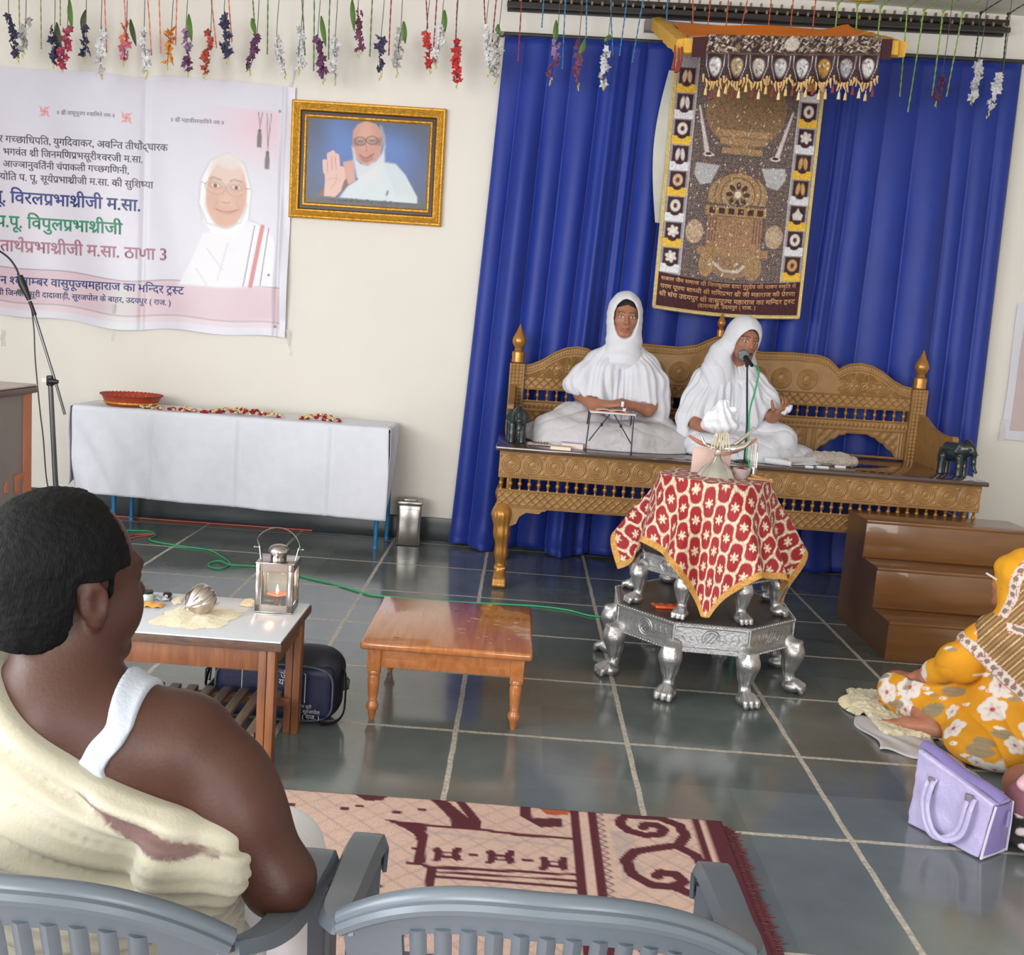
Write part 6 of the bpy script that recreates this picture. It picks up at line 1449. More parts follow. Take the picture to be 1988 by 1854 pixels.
# dark stone elephants at both ends of the seat
m_ele = M('dark_green_stone', (34, 44, 46), 0.22, var=0.2, vs=18)
def elephant(loc, rz, label):
    v = Vol((-0.07, -0.13, 0), (0.07, 0.14, 0.24), 0.0028)
    v.ell((0, 0.035, 0.125), (0.047, 0.075, 0.050), 0.02); v.ell((0, -0.045, 0.160), (0.034, 0.040, 0.040), 0.02); v.ell((0, -0.02, 0.14), (0.04, 0.05, 0.045), 0.02)
    for sx in (-1, 1):
        v.chain([(sx*0.028, -0.020, 0.10), (sx*0.029, -0.026, 0.05), (sx*0.029, -0.026, 0.004)], [0.022, 0.018, 0.020], 0.008); v.chain([(sx*0.028, 0.078, 0.10), (sx*0.029, 0.080, 0.05), (sx*0.029, 0.080, 0.004)], [0.024, 0.018, 0.020], 0.008)
        v.cap((sx*0.034, -0.028, 0.165), (sx*0.050, -0.018, 0.140), 0.024, 0.020, 0.006, flat=((0.5*sx, -0.8, 0.1), 0.35))
        v.chain([(sx*0.016, -0.072, 0.138), (sx*0.022, -0.100, 0.128)], [0.006, 0.003], 0.003)
    v.chain([(0, -0.072, 0.165), (0, -0.088, 0.13), (0, -0.092, 0.085), (0, -0.098, 0.05), (0, -0.112, 0.035)], [0.021, 0.016, 0.012, 0.010, 0.008], 0.008)
    v.chain([(0, 0.110, 0.14), (0, 0.120, 0.10), (0, 0.118, 0.07)], [0.006, 0.005, 0.007], 0.004); v.ell((0, -0.045, 0.195), (0.016, 0.016, 0.012), 0.01)
    o = obj('elephant_figurine', v.mesh('elephant_figurine', 1), m_ele, None, None, loc, (0, 0, rz)); tag(o, label, 'figurine', 'dark stone elephants on the settee seat')
    mb = MB(); mb.sheet(12, 10, lambda u, v_: (0.052*math.sin((u-0.5)*2.4)*1.02, 0.035+(v_-0.5)*0.085, 0.123+0.056*math.cos((u-0.5)*2.4)), 0.003); obj('saddle_cloth', mb, M('carved_saddle', (44, 56, 58), 0.3, bump=0.5, bs=160), o); return o
elephant((-0.015, 5.80, SZ), math.radians(8), 'dark stone elephant facing forward on the left end of the settee seat')
elephant((2.440, 5.80, SZ), math.radians(38), 'dark stone elephant turned sideways on the right end of the settee seat')

# ================================================================== WOODEN STEPS
m_stp = wood('varnished_plywood', (132, 90, 52), (112, 75, 43), 0.26, 2.0, (1.2, 9, 9), 0.0, 0.3); m_stps = wood('shade_toned_plywood_side', (112, 84, 60), (94, 68, 50), 0.4, 2.0, (9, 1.5, 1.5), 0.0, 0.1)  # side plywood coloured darker than the front, shade put into the colour
sp = thing('wooden_steps', 'three tread brown wooden steps leading up to the right end of the settee', 'steps', (2.23, 5.18, 0))
TR = ((4.79, 0.188), (5.035, 0.392), (5.265, 0.586)); SXL, SXR = -0.43, 0.43
for k, (y, z) in enumerate(TR):
    zb = 0 if k == 0 else TR[k-1][1]; ye = TR[k+1][0] if k < 2 else 5.565
    mb = MB(); mb.rbox((SXL, y-5.18, zb), (SXR, y+0.018-5.18, z-0.016), 0.002); obj('riser', mb, m_stp, sp)
    mb = MB(); mb.rbox((SXL, y-0.003-5.18, z-0.016), (SXR, ye+0.01-5.18, z), 0.003); obj('tread', mb, m_stp, sp)
for x in (SXL, SXR-0.016):
    mb = MB(); mb.prism([(4.79-5.18+0.002, 0), (4.79-5.18+0.002, 0.187), (5.037-5.18, 0.187), (5.037-5.18, 0.391), (5.267-5.18, 0.391), (5.267-5.18, 0.585), (5.563-5.18, 0.585), (5.563-5.18, 0)], x-0.001, x+0.017, 'x'); obj('side_panel', mb, m_stps, sp, angle=30)
mb = MB(); mb.box((SXL, 5.555-5.18, 0), (SXR, 5.566-5.18, 0.58)); obj('back_panel', mb, m_stps, sp)

# ================================================================== STACKED SILVER TABLES
m_sil = M('beaten_silver', (182, 182, 184), 0.36, 0.85, var=0.10, vs=30, bump=0.22, bs=90); m_sild = M('worn_silver_top', (104, 98, 98), 0.35, 0.6, var=0.2, vs=6)
def octagon(ap, rot=0): R_ = ap/math.cos(math.pi/8); return [(R_*math.cos(rot+math.pi/8+k*math.pi/4), R_*math.sin(rot+math.pi/8+k*math.pi/4)) for k in range(8)]
def silver_leg(h, sc):
    v = Vol((-0.11*sc, -0.13*sc, -0.003), (0.11*sc, 0.10*sc, h+0.05), 0.0042)
    v.chain([(0, 0.015*sc, h+0.015), (0, -0.020*sc, h-0.03*sc), (0, -0.012*sc, h*0.60), (0, -0.008*sc, h*0.33), (0, -0.024*sc, 0.045*sc)], [0.036*sc, 0.044*sc, 0.031*sc, 0.019*sc, 0.025*sc], 0.02)
    v.rbox((0, -0.035*sc, h-0.008), (0.030*sc, 0.020*sc, 0.032*sc), 0.012*sc, 0.012)
    v.ell((0, -0.030*sc, 0.028*sc), (0.042*sc, 0.044*sc, 0.029*sc), 0.01)
    for t in (-1.2, 0, 1.2): v.chain([(t*0.016*sc, -0.040*sc, 0.046*sc), (t*0.0215*sc, -0.070*sc, 0.028*sc), (t*0.0215*sc, -0.075*sc, 0.013*sc)], [0.0135*sc, 0.0150*sc, 0.0125*sc], 0.0015)
    v.rbox((0, 0, -0.05), (0.3, 0.3, 0.05), 0.001, 0.001, sub=True)
    def d(V, N): a = np.arctan2(V[:, 0], V[:, 1]+0.012); return 0.0018*np.cos(a*10)*np.clip((V[:, 2]-0.06*sc)/0.03, 0, 1)*np.clip((h*0.8-V[:, 2])/0.03, 0, 1)
    return v.mesh('leg', 1, d)
def silver_table(name, label, loc, ap, z0, z1, rot, lsc, leg_h, legR):
    o = thing(name, label, 'low table', loc, 0, 'stacked octagonal silver tables'); oc = octagon(ap, rot)
    mb = MB(); mb.prism([(p[0]*0.985, p[1]*0.985) for p in oc], z0+0.010, z1-0.010, 'z')
    obj('frieze', mb, m_sil, o, smooth=False)
    mb = MB(); mb.prism([(p[0]*1.012, p[1]*1.012) for p in oc], z1-0.012, z1-0.002, 'z'); mb.prism([(p[0]*1.012, p[1]*1.012) for p in oc], z0, z0+0.011, 'z'); obj('edge_moulding', mb, m_sil, o, smooth=False)
    mb = MB(); mb.prism([(p[0]*0.975, p[1]*0.975) for p in oc], z1-0.003, z1, 'z'); obj('top_plate', mb, m_sild, o, smooth=False)
    mb = MB()
    for k in range(8):
        a, b = Vector((*oc[k], 0)), Vector((*oc[(k+1) % 8], 0)); L = (b-a).length; n = int(L/0.014); nrm = ((a+b)/2).normalized()
        for q in range(n): p = a.lerp(b, (q+0.5)/n)*1.012; mb.ball((p.x, p.y, z1-0.003), (0.0055, 0.0055, 0.0045), 6, 4); mb.ball((p.x, p.y, z0+0.004), (0.005, 0.005, 0.0045), 6, 4)
    obj('beading', mb, m_sil, o)['kind'] = 'stuff'
    for k in range(8):
        a, b = Vector((*oc[k], 0)), Vector((*oc[(k+1) % 8], 0)); c = (a+b)/2*0.987; nrm = c.normalized(); tg = (b-a).normalized(); zc = (z0+z1)/2; mb = MB()
        def Q(s_, t, e=0.0): return c+tg*s_+Vector((0, 0, zc+t))+nrm*e
        R_ = (z1-z0)*0.30; L = (b-a).length
        mb.tube([Q(R_*math.cos(w), R_*math.sin(w), 0.001) for w in np.linspace(0, 2*math.pi, 25)[:-1]], 0.0022, 5, closed=True); mb.tube([Q(R_*0.7*math.cos(w), R_*0.7*math.sin(w), 0.001) for w in np.linspace(0, 2*math.pi, 19)[:-1]], 0.0016, 5, closed=True)
        for w in (-0.5, 0, 0.5): mb.tube([Q(R_*(w-0.45), -R_*0.6, 0.001), Q(R_*w, 0, 0.0035), Q(R_*(w+0.45), R_*0.6, 0.001)], 0.0018, 5)
        for s_ in (-1, 1):
            for w in range(3): x = s_*(R_*1.3+w*0.028); mb.tube([Q(x, -R_*0.55+0.006*w, 0.0005), Q(x+s_*0.012, 0, 0.003), Q(x+s_*0.004, R_*0.6, 0.0005)], 0.0016, 5)
        fr_ = [Q(-L/2+0.014, -(z1-z0)/2+0.018), Q(L/2-0.014, -(z1-z0)/2+0.018), Q(L/2-0.014, (z1-z0)/2-0.018), Q(-L/2+0.014, (z1-z0)/2-0.018)]
        mb.tube(fr_, 0.0018, 5, closed=True); obj('embossed_panel', mb, m_sil, o)
        mb = MB(); e = Vector((*oc[k], 0)); mb.tube([(e.x, e.y, z0+0.004), (e.x, e.y, z1-0.006)], 0.005, 6); obj('corner_rib', mb, m_sil, o)
    lm = silver_leg(leg_h, lsc)
    for k in range(8):
        a = rot+math.pi/8+k*math.pi/4; l = obj('leg', lm, m_sil if k == 0 else None, o, 'lion paw leg', (legR*math.cos(a), legR*math.sin(a), 0), (0, 0, a+math.pi/2))
    return o
silver_table('octagonal_silver_table', 'large octagonal silver table with lion paw legs standing on the floor', (0.845, 4.415, 0), 0.365, 0.195, 0.312, math.radians(-3), 1.0, 0.20, 0.385)
up = silver_table('octagonal_silver_table', 'smaller octagonal silver table under the red cloth on top of the larger one', (0.845, 4.415, 0.312), 0.275, 0.150, 0.225, math.radians(-3), 0.78, 0.155, 0.300)
mb = MB(); mb.prism(octagon(0.20), 0.225, 0.545, 'z'); obj('upper_tier', mb, m_sil, up, smooth=False)
mb = MB(); mb.rbox((-0.045, -0.018, 0), (0.045, 0.018, 0.012), 0.004); mb.sheet(12, 6, lambda u, v: (-0.06+0.12*u, (v-0.5)*0.04, 0.013+0.003*math.sin(20*u)), 0.001)
q = on(1292, 1178, 0.318); op_ = tag(obj('incense_packet', mb, M('orange_red_wrapper', (226, 96, 44), 0.3, var=0.3, vs=40), None, None, (q.x, q.y, 0.313), (0, 0, 0.1)), 'small orange packet lying on the larger silver table', 'packet')

# ================================================================== RED BROCADE CLOTH
TC = Vector((0.845, 4.415, 0.862))
n_ = 260; CS = 0.530               # square cloth, half side CS
U, V_ = np.meshgrid(np.linspace(-1, 1, n_), np.linspace(-1, 1, n_))
ang0 = math.radians(33)             # one corner hangs at the front
gx = (U*math.cos(ang0)-V_*math.sin(ang0))*CS+0.042; gy = (U*math.sin(ang0)+V_*math.cos(ang0))*CS-0.062
rad = np.hypot(gx, gy)+1e-9; th = np.arctan2(gy, gx)
R0 = 0.225+0.012*np.cos(4*(th-0.2))
over = np.maximum(rad-R0, 0)
# beyond the table edge the cloth falls steeply, opening out in soft flutes
flu = np.cos(th*4-4*(math.radians(36)+math.pi/4)-0.0)          # corners fold into points
slope = 0.335+0.10*np.sin(th*5+0.6)+0.09*np.sin(th*9+1.0)*np.clip(over/0.2, 0, 1)+0.05*np.sin(th*14)*np.clip(over/0.2, 0, 1)
dh = over*np.clip(slope, 0.12, 0.6); dz = np.sqrt(np.maximum(over**2-dh**2, 0))
edge = smooth01(0.0, 0.05, over)
rr_ = np.minimum(rad, R0)+dh*edge
# behind, the cloth hangs shorter and straighter
px_ = TC.x+rr_*np.cos(th); py_ = TC.y+rr_*np.sin(th); pz_ = TC.z-dz*edge+0.0*rad
pz_ = np.maximum(pz_, 0.335)
side = np.stack([px_, py_, pz_], -1)
du_ = np.gradient(side, axis=1); dv_ = np.gradient(side, axis=0); nn = np.cross(du_, dv_); nn /= np.linalg.norm(nn, axis=2, keepdims=True)+1e-9
# pattern: cream ogee trellis with flowers on crimson, orange border
P1 = (U*CS)/0.090; P2 = (V_*CS)/0.090
wv1 = P1+0.14*np.sin(2*np.pi*P2); wv2 = P2+0.14*np.sin(2*np.pi*P1)
f1 = np.abs(wv1-np.round(wv1)); f2 = np.abs(wv2-np.round(wv2)); lat = np.minimum(f1, f2)
cx_ = P1-np.floor(P1)-0.5; cy_ = P2-np.floor(P2)-0.5; fr_ = np.hypot(cx_, cy_); fa_ = np.arctan2(cy_, cx_)
flower = np.clip(0.5-(fr_-(0.180+0.060*np.cos(6*fa_)))/0.03, 0, 1)*(fr_ > 0.028)
lattice = np.clip(0.5-(lat-0.078)/0.03, 0, 1)
tx = (0.85+0.3*np.random.RandomState(2).rand(n_, n_))[..., None]
red = np.array([150, 8, 26.0]); crm = np.array([230, 214, 184.0])*np.where(np.sin(P1*40)*np.sin(P2*40) > 0, 1.0, 0.86)[..., None]
colr = red*(1-np.clip(lattice+flower, 0, 1))[..., None]+crm*np.clip(lattice+flower, 0, 1)[..., None]
bord = np.clip(0.5-((1-np.maximum(np.abs(U), np.abs(V_)))*CS-0.028)/0.003, 0, 1)[..., None]
colr = (colr*(1-bord)+np.array([198, 146, 70.0])*bord)*tx
lin = np.where(colr/255 <= 0.04045, colr/255/12.92, ((np.clip(colr, 0, 255)/255+0.055)/1.055)**2.4)
mb = MB(); mb.sheet_arr(side, nn, 0.003, lin)
tag(obj('brocade_cloth', mb, M('red_brocade', (128, 128, 128), 0.6, 0.0, var=0.06, vs=50, attr='paint', bump=0.25, bs=220, sheen=0.1), angle=180), 'red brocade cloth with cream trellis and orange border over the silver tables', 'table cover')
# ================================================================== PEOPLE: shared anatomy
def hcol(c): return np.array(srgb(c))
def head(v, c, R, s=1.0, fem=False, ears=True, mouth_open=0.0):
    """blends a head into volume v; local x to the subject's side, y forward, z up, origin between the ears"""
    c = np.array(c, float); R = np.array(R)
    W = lambda p: c+R@(np.array(p, float)*s)
    E = lambda p, r, k=0.01, rot=None, sub=False: v.ell(W(p), np.array(r)*s, k*s, R if rot is None else R@rot, sub)
    Cc = lambda a, b, r0, r1=None, k=0.008, sub=False: v.cap(W(a), W(b), r0*s, None if r1 is None else r1*s, k*s, sub)
    E((0, -0.012, 0.030), (0.076, 0.094, 0.088), 0.02); E((0, 0.030, -0.030), (0.060, 0.062, 0.084), 0.03)
    E((0, 0.040, -0.080), (0.046 if not fem else 0.040, 0.042, 0.032), 0.02); E((0, 0.073, -0.098), (0.018, 0.015, 0.015), 0.02)
    for sx in (-1, 1): Cc((sx*0.052, 0.0, -0.055), (sx*0.022, 0.068, -0.096), 0.016, 0.014, 0.02); E((sx*0.040, 0.060, -0.022), (0.022, 0.020, 0.020), 0.02)
    Cc((-0.036, 0.078, 0.024), (0.036, 0.078, 0.024), 0.010, 0.010, 0.015)
    for sx in (-1, 1): E((sx*0.031, 0.094, 0.003), (0.018, 0.014, 0.010), 0.010, None, True)
    for sx in (-1, 1): E((sx*0.031, 0.0765, 0.003), (0.0145, 0.0125, 0.0105), 0.002); Cc((sx*0.018, 0.0855, 0.009), (sx*0.044, 0.078, 0.010), 0.0042, 0.0036, 0.003); Cc((sx*0.018, 0.085, -0.006), (sx*0.043, 0.078, -0.005), 0.0032, 0.003, 0.003)
    Cc((0, 0.084, 0.018), (0, 0.108, -0.026), 0.0085, 0.0115, 0.010); E((0, 0.108, -0.029), (0.011, 0.010, 0.009), 0.006)
    for sx in (-1, 1): E((sx*0.0125, 0.097, -0.032), (0.0085, 0.010, 0.007), 0.006); E((sx*0.007, 0.104, -0.040), (0.004, 0.006, 0.004), 0.002, None, True)
    m = mouth_open
    E((0, 0.088, -0.062), (0.026, 0.016, 0.020), 0.012)
    if m: E((0, 0.106, -0.064), (0.017, 0.014, 0.004+m), 0.003, None, True)
    for sx in (-1, 1): Cc((0, 0.1005, -0.0565), (sx*0.021, 0.090, -0.061), 0.0052, 0.0028, 0.004); Cc((0, 0.0995, -0.0685-m), (sx*0.020, 0.089, -0.063-m*0.5), 0.0062, 0.0030, 0.004)
    if ears:
        for sx in (-1, 1):
            rt = rotm(0.15, 0, -sx*0.45); E((sx*0.080, -0.012, -0.006), (0.0085, 0.019, 0.032), 0.006, rt); E((sx*0.088, -0.010, -0.002), (0.005, 0.010, 0.017), 0.003, rt, True); E((sx*0.080, -0.006, -0.032), (0.007, 0.009, 0.010), 0.006)
def head_paint(V, c, R, skin, lips, s=1.0, dark=0.75, gaze=(0.0, 0.0), brow=(38, 26, 22), mouth=0.0):
    L = (V-np.array(c))@np.array(R)/s; col = np.tile(hcol(skin), (len(V), 1)); x, y, z = L.T
    n = vnoise(V, 3, 60)*0.05+vnoise(V, 5, 18)*0.06; col = col*(1+n)[:, None]
    inh = (np.abs(z) < 0.14) & (np.abs(x) < 0.1) & (np.abs(y) < 0.14)
    def mix(m, cc, op=1.0): 
        nonlocal col
        k = (np.clip(m, 0, 1)*op*inh)[:, None]; col = col*(1-k)+hcol(cc)*k
    for sx in (-1, 1):
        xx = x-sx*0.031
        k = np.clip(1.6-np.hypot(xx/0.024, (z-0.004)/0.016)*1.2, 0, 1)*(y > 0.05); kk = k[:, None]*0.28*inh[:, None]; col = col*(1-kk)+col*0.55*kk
        bz = 0.0285-8.0*xx*xx-0.02*np.abs(xx); mix(np.clip(1.4-np.abs(z-bz)/0.0034, 0, 1)*(np.abs(xx) < 0.021)*(y > 0.055), brow, 0.85)
        mix(np.clip((1-np.hypot(xx/0.0145, (z-0.0025)/0.0056))*4, 0, 1)*(y > 0.07), (222, 214, 206))
        mix(np.clip((1-np.hypot((xx-gaze[0])/0.0062, (z-0.0028-gaze[1])/0.0062))*4, 0, 1)*(y > 0.07), (30, 20, 16))
        mix(np.clip(1.3-np.abs(z-(0.0088-14*xx*xx))/0.0018, 0, 1)*(np.abs(xx) < 0.0165)*(y > 0.066), (34, 22, 20), 0.9)
    up = np.clip(1.4-np.abs(z+0.0575+6*x*x*0.6)/0.0045, 0, 1)*(np.abs(x) < 0.022)*(y > 0.075); lo = np.clip(1.4-np.abs(z+0.0685+mouth-5*x*x)/0.0055, 0, 1)*(np.abs(x) < 0.020)*(y > 0.075)
    mix(np.maximum(up, lo), lips, 0.85); mix(np.clip(1.4-np.abs(z+0.063+mouth*0.5)/(0.0016+mouth*0.9), 0, 1)*(np.abs(x) < 0.021)*(y > 0.07), (52, 26, 24), 0.9)
    return col
def fr_axes(f, u):
    """rotation whose columns are x (side), y (forward f), z (up u)"""
    f = Vector(f).normalized(); x = f.cross(Vector(u)).normalized(); z = x.cross(f).normalized(); return np.array([[x[i], f[i], z[i]] for i in range(3)])
def hand(v, w, d, n, thumb=1, curl=(0.5, 0.6, 0.7, 0.8), s=1.0, spread=0.0, tcurl=0.3, tout=0.75):
    """w wrist, d towards the fingers, n out of the palm; thumb=+1/-1 side. Palm, four fingers of unequal length, thumb."""
    X = Vector(d).normalized(); Z = (Vector(n)-X*Vector(n).dot(X)).normalized(); Y = Z.cross(X)*thumb; w = Vector(w)
    P = lambda a, b, c: w+X*(a*s)+Y*(b*s)+Z*(c*s); Rm = np.array([[X[i], Y[i], Z[i]] for i in range(3)])
    v.rbox(P(0.046, 0.0, 0.0), (0.046*s, 0.037*s, 0.0135*s), 0.012*s, 0.012, Rm)
    v.cap(w-X*0.02, P(0.03, 0, 0), 0.024*s, 0.022*s, 0.015, flat=(Z, 0.72)); v.ell(P(0.028, 0.026, 0.006), (0.026*s, 0.016*s, 0.014*s), 0.012, Rm)
    for i, (y, L, r) in enumerate(((0.029, 0.072, 0.0088), (0.0095, 0.080, 0.0090), (-0.0105, 0.074, 0.0085), (-0.0290, 0.058, 0.0076))):
        p = P(0.084-0.004*abs(i-1), y, 0); a = curl[i]*0.75; dirv = X+Y*(spread*(1.5-i)*0.12); dirv.normalize(); rr_ = r*s
        for q, (seg, add) in enumerate(((0.46, 0), (0.30, 1.0), (0.24, 0.75))):
            a += curl[i]*add; dd = dirv*math.cos(a)+Z*math.sin(a); e = p+dd*(L*seg*s); v.cap(p, e, rr_, rr_*0.90, 0.004 if q == 0 else 0.002); p = e; rr_ *= 0.90
    p = P(0.022, 0.030, 0.004); a = 0.0
    for q, (L, r) in enumerate(((0.040, 0.0125), (0.032, 0.0105), (0.024, 0.0090))):
        dd = (X*(0.72-0.1*q)+Y*tout*(1-0.45*q*tcurl*2)+Z*(0.25+tcurl*q)).normalized(); e = p+dd*(L*s); v.cap(p, e, r*s, r*0.9*s, 0.006); p = e
    return v
def foot(v, heel, d, s=1.0, up=(0, 0, 1)):
    X = Vector(d).normalized(); Z = Vector(up); Y = Z.cross(X); h = Vector(heel)
    P = lambda a, b, c: h+X*(a*s)+Y*(b*s)+Z*(c*s)
    v.cap(P(0.0, 0, 0.032), P(0.12, 0, 0.026), 0.031*s, 0.026*s, 0.02); v.cap(P(0.10, 0.005, 0.022), P(0.165, 0.008, 0.016), 0.032*s, 0.022*s, 0.02, flat=(Z, 0.6))
    for i in range(5): v.cap(P(0.160-0.006*i, 0.030-0.0155*i, 0.014), P(0.205-0.012*i, 0.030-0.0165*i, 0.010), (0.0125 if i == 0 else 0.0088)*s, (0.011 if i == 0 else 0.0075)*s, 0.004)
def skin_mat(name): return M(name, (128, 128, 128), 0.48, var=0.03, vs=20, attr='paint', sss=0.06, bump=0.06, bs=180, spec=0.4)

# ================================================================== GREY PLASTIC CHAIRS
m_pl = M('grey_plastic', (96, 105, 116), 0.32, var=0.03, vs=6, spec=0.5)
def plastic_chair(loc, rz, label):
    o = thing('plastic_chair', label, 'chair', loc, rz, 'grey plastic armchairs in the foreground')
    # local: back at y=0, front towards +y
    def B(s, t, off=0.0): z = lerp(0.43, 0.812-0.085*abs(s)**2.6, t); return Vector((0.242*s*(0.90+0.10*t), 0.10-0.105*t+0.075*s*s-off, z))
    def panel(mb, s0, s1, t0, t1, nu, nv, th=0.006, rib=0.0):
        mb.sheet(nu, nv, lambda u, v: B(lerp(s0, s1, u), lerp(t0, t1, v), rib*math.sin(math.pi*u)), th)
    mb = MB(); panel(mb, -1, 1, 0.86, 1.0, 44, 5); panel(mb, -1, 1, 0.0, 0.16, 40, 4); panel(mb, -1, -0.70, 0.14, 0.88, 6, 14); panel(mb, 0.70, 1, 0.14, 0.88, 6, 14)
    n = 11
    for k in range(n): s = lerp(-0.62, 0.62, k/(n-1)); panel(mb, s-0.036, s+0.036, 0.14, 0.88, 5, 14, 0.006, 0.006)
    obj('backrest', mb, m_pl, o)
    mb = MB(); P = [B(s, 1.0) for s in np.linspace(-1, 1, 49)]; mb.tube(P, 0.0125, 10); mb.tube([p+Vector((0, -0.012, -0.006)) for p in P], 0.009, 8); obj('top_rim', mb, m_pl, o)
    mb = MB(); mb.sheet(24, 24, lambda u, v: (lerp(-0.225, 0.225, u), lerp(0.08, 0.50, v), 0.425-0.012*math.sin(math.pi*u)*math.sin(math.pi*v)+0.02*(v-0.5)-0.03*smooth01(0.9, 1, v)), 0.006); obj('seat', mb, m_pl, o)
    for sx in (-1, 1):
        path = spline([B(sx, 0.98), (sx*0.262, 0.14, 0.695), (sx*0.268, 0.24, 0.668), (sx*0.268, 0.36, 0.656), (sx*0.266, 0.425, 0.648), (sx*0.266, 0.452, 0.625), (sx*0.268, 0.462, 0.58)], 40)
        A = np.array([tuple(p) for p in path]); wd_ = np.interp(np.linspace(0, 1, len(A)), [0, 0.25, 0.6, 1], [0.022, 0.046, 0.058, 0.055])
        V = []; t = np.gradient(A, axis=0)
        rows = []
        for i in range(len(A)):
            x = np.array([1.0, 0, 0]); tt = t[i]/np.linalg.norm(t[i]); up_ = np.cross(x, tt); up_ = up_*(1 if up_[2] >= 0 or abs(up_[2]) < 0.2 else -1)
            row = [A[i]+x*wd_[i]*q*0.5-up_*(0.016*max(0, abs(q)-0.72)/0.28 if abs(q) > 0.72 else 0.0) for q in (-1, -0.9, -0.72, -0.3, 0.3, 0.72, 0.9, 1)]; rows.append(row)
        G_ = np.array(rows); du = np.gradient(G_, axis=1); dv = np.gradient(G_, axis=0); nn = np.cross(du, dv); nn /= np.linalg.norm(nn, axis=2, keepdims=True)+1e-9
        mb = MB(); mb.sheet_arr(G_, nn, 0.006); obj('armrest', mb, m_pl, o)
        mb = MB(); mb.sheet(4, 16, lambda u, v: (sx*(0.250+0.012*v+0.034*(u-0.5)*0.9+0.012), 0.462+0.03*v-0.015, lerp(0.60, 0.0, v)), 0.007); mb.sheet(4, 16, lambda u, v: (sx*(0.285+0.012*v), 0.462-0.05*u+0.015*v, lerp(0.60, 0.0, v)), 0.007); obj('front_leg', mb, m_pl, o)
        mb = MB(); mb.sheet(4, 16, lambda u, v: (sx*(0.205+0.045*v+0.035*(u-0.5)), 0.085-0.10*v, lerp(0.46, 0.0, v)), 0.007); mb.sheet(4, 16, lambda u, v: (sx*(0.225+0.045*v), 0.085-0.10*v+0.04*u, lerp(0.46, 0.0, v)), 0.007); obj('rear_leg', mb, m_pl, o)
    return o
plastic_chair((0.074, 1.085, 0), math.radians(-1), 'empty grey plastic armchair in the middle foreground')
plastic_chair((-0.530, 1.040, 0), math.radians(-2), 'grey plastic armchair the man in the cream shawl sits in')

# ================================================================== MAN IN THE FOREGROUND
HC = (-0.580, 1.335, 1.064); HR = fr_axes((math.sin(math.radians(34)), math.cos(math.radians(34)), -0.02), (0.05, 0, 1))
man = thing('person', 'seated man seen from behind with black hair, white vest and cream shawl over one shoulder', 'person', (-0.50, 1.36, 0))
MO = np.array(man.location)
v = Vol((-0.90, 1.06, 0.0), (-0.17, 2.10, 1.24), 0.0050)
v.ell((-0.548, 1.305, 0.775), (0.178, 0.100, 0.165), 0.03); v.ell((-0.525, 1.355, 0.60), (0.165, 0.130, 0.15), 0.06); v.ell((-0.505, 1.375, 0.48), (0.175, 0.140, 0.085), 0.05)
v.chain([(-0.572, 1.322, 1.00), (-0.564, 1.302, 0.900)], [0.061, 0.068], 0.04)
v.chain([(-0.560, 1.295, 0.900), (-0.470, 1.300, 0.874), (-0.412, 1.305, 0.866)], [0.060, 0.050, 0.055], 0.05); v.chain([(-0.572, 1.295, 0.905), (-0.66, 1.295, 0.880), (-0.725, 1.295, 0.868)], [0.060, 0.050, 0.056], 0.05)
tor = v.copy()
v.chain([(-0.405, 1.305, 0.862), (-0.330, 1.292, 0.785), (-0.272, 1.282, 0.700)], [0.064, 0.054, 0.046], 0.035); v.ell((-0.345, 1.300, 0.825), (0.050, 0.050, 0.058), 0.03)
v.chain([(-0.270, 1.284, 0.695), (-0.315, 1.38, 0.672), (-0.385, 1.49, 0.640)], [0.044, 0.043, 0.028], 0.02)
hand(v, (-0.390, 1.497, 0.638), (-0.62, 0.78, -0.12), (0, 0, -1), -1, (0.25, 0.3, 0.35, 0.4))
v.chain([(-0.735, 1.295, 0.86), (-0.795, 1.30, 0.765), (-0.80, 1.33, 0.68)], [0.060, 0.052, 0.044], 0.03); v.chain([(-0.80, 1.33, 0.68), (-0.74, 1.46, 0.655), (-0.66, 1.56, 0.640)], [0.042, 0.036, 0.026], 0.02); hand(v, (-0.655, 1.567, 0.640), (0.75, 0.7, -0.15), (0, 0, -1), 1, (0.3, 0.3, 0.35, 0.4))
for sx, x0, x1 in ((1, -0.43, -0.382), (-1, -0.60, -0.645)):
    v.chain([(x0, 1.42, 0.485), (x1, 1.79, 0.452), (x1, 1.82, 0.25), (x1, 1.84, 0.07)], [0.085, 0.060, 0.045, 0.034], 0.03); foot(v, (x1, 1.83, 0.0), (sx*0.15, 1, 0), 1.1)
head(v, HC, HR, 1.02)
for sx in (-1, 1): v.ell(np.array(HC)+HR@(np.array((sx*0.047, 0.040, -0.040))*1.02), (0.030, 0.036, 0.036), 0.02, HR)
mc = lambda V, N: head_paint(V, HC, HR, (72, 42, 33), (84, 46, 42), 1.02)
m_skin1 = skin_mat('brown_skin')
def shift(me, o): me.transform(Matrix.Translation(-Vector(o.location))); return me
obj('body', shift(v.mesh('body', 2, None, mc), man), m_skin1, man)
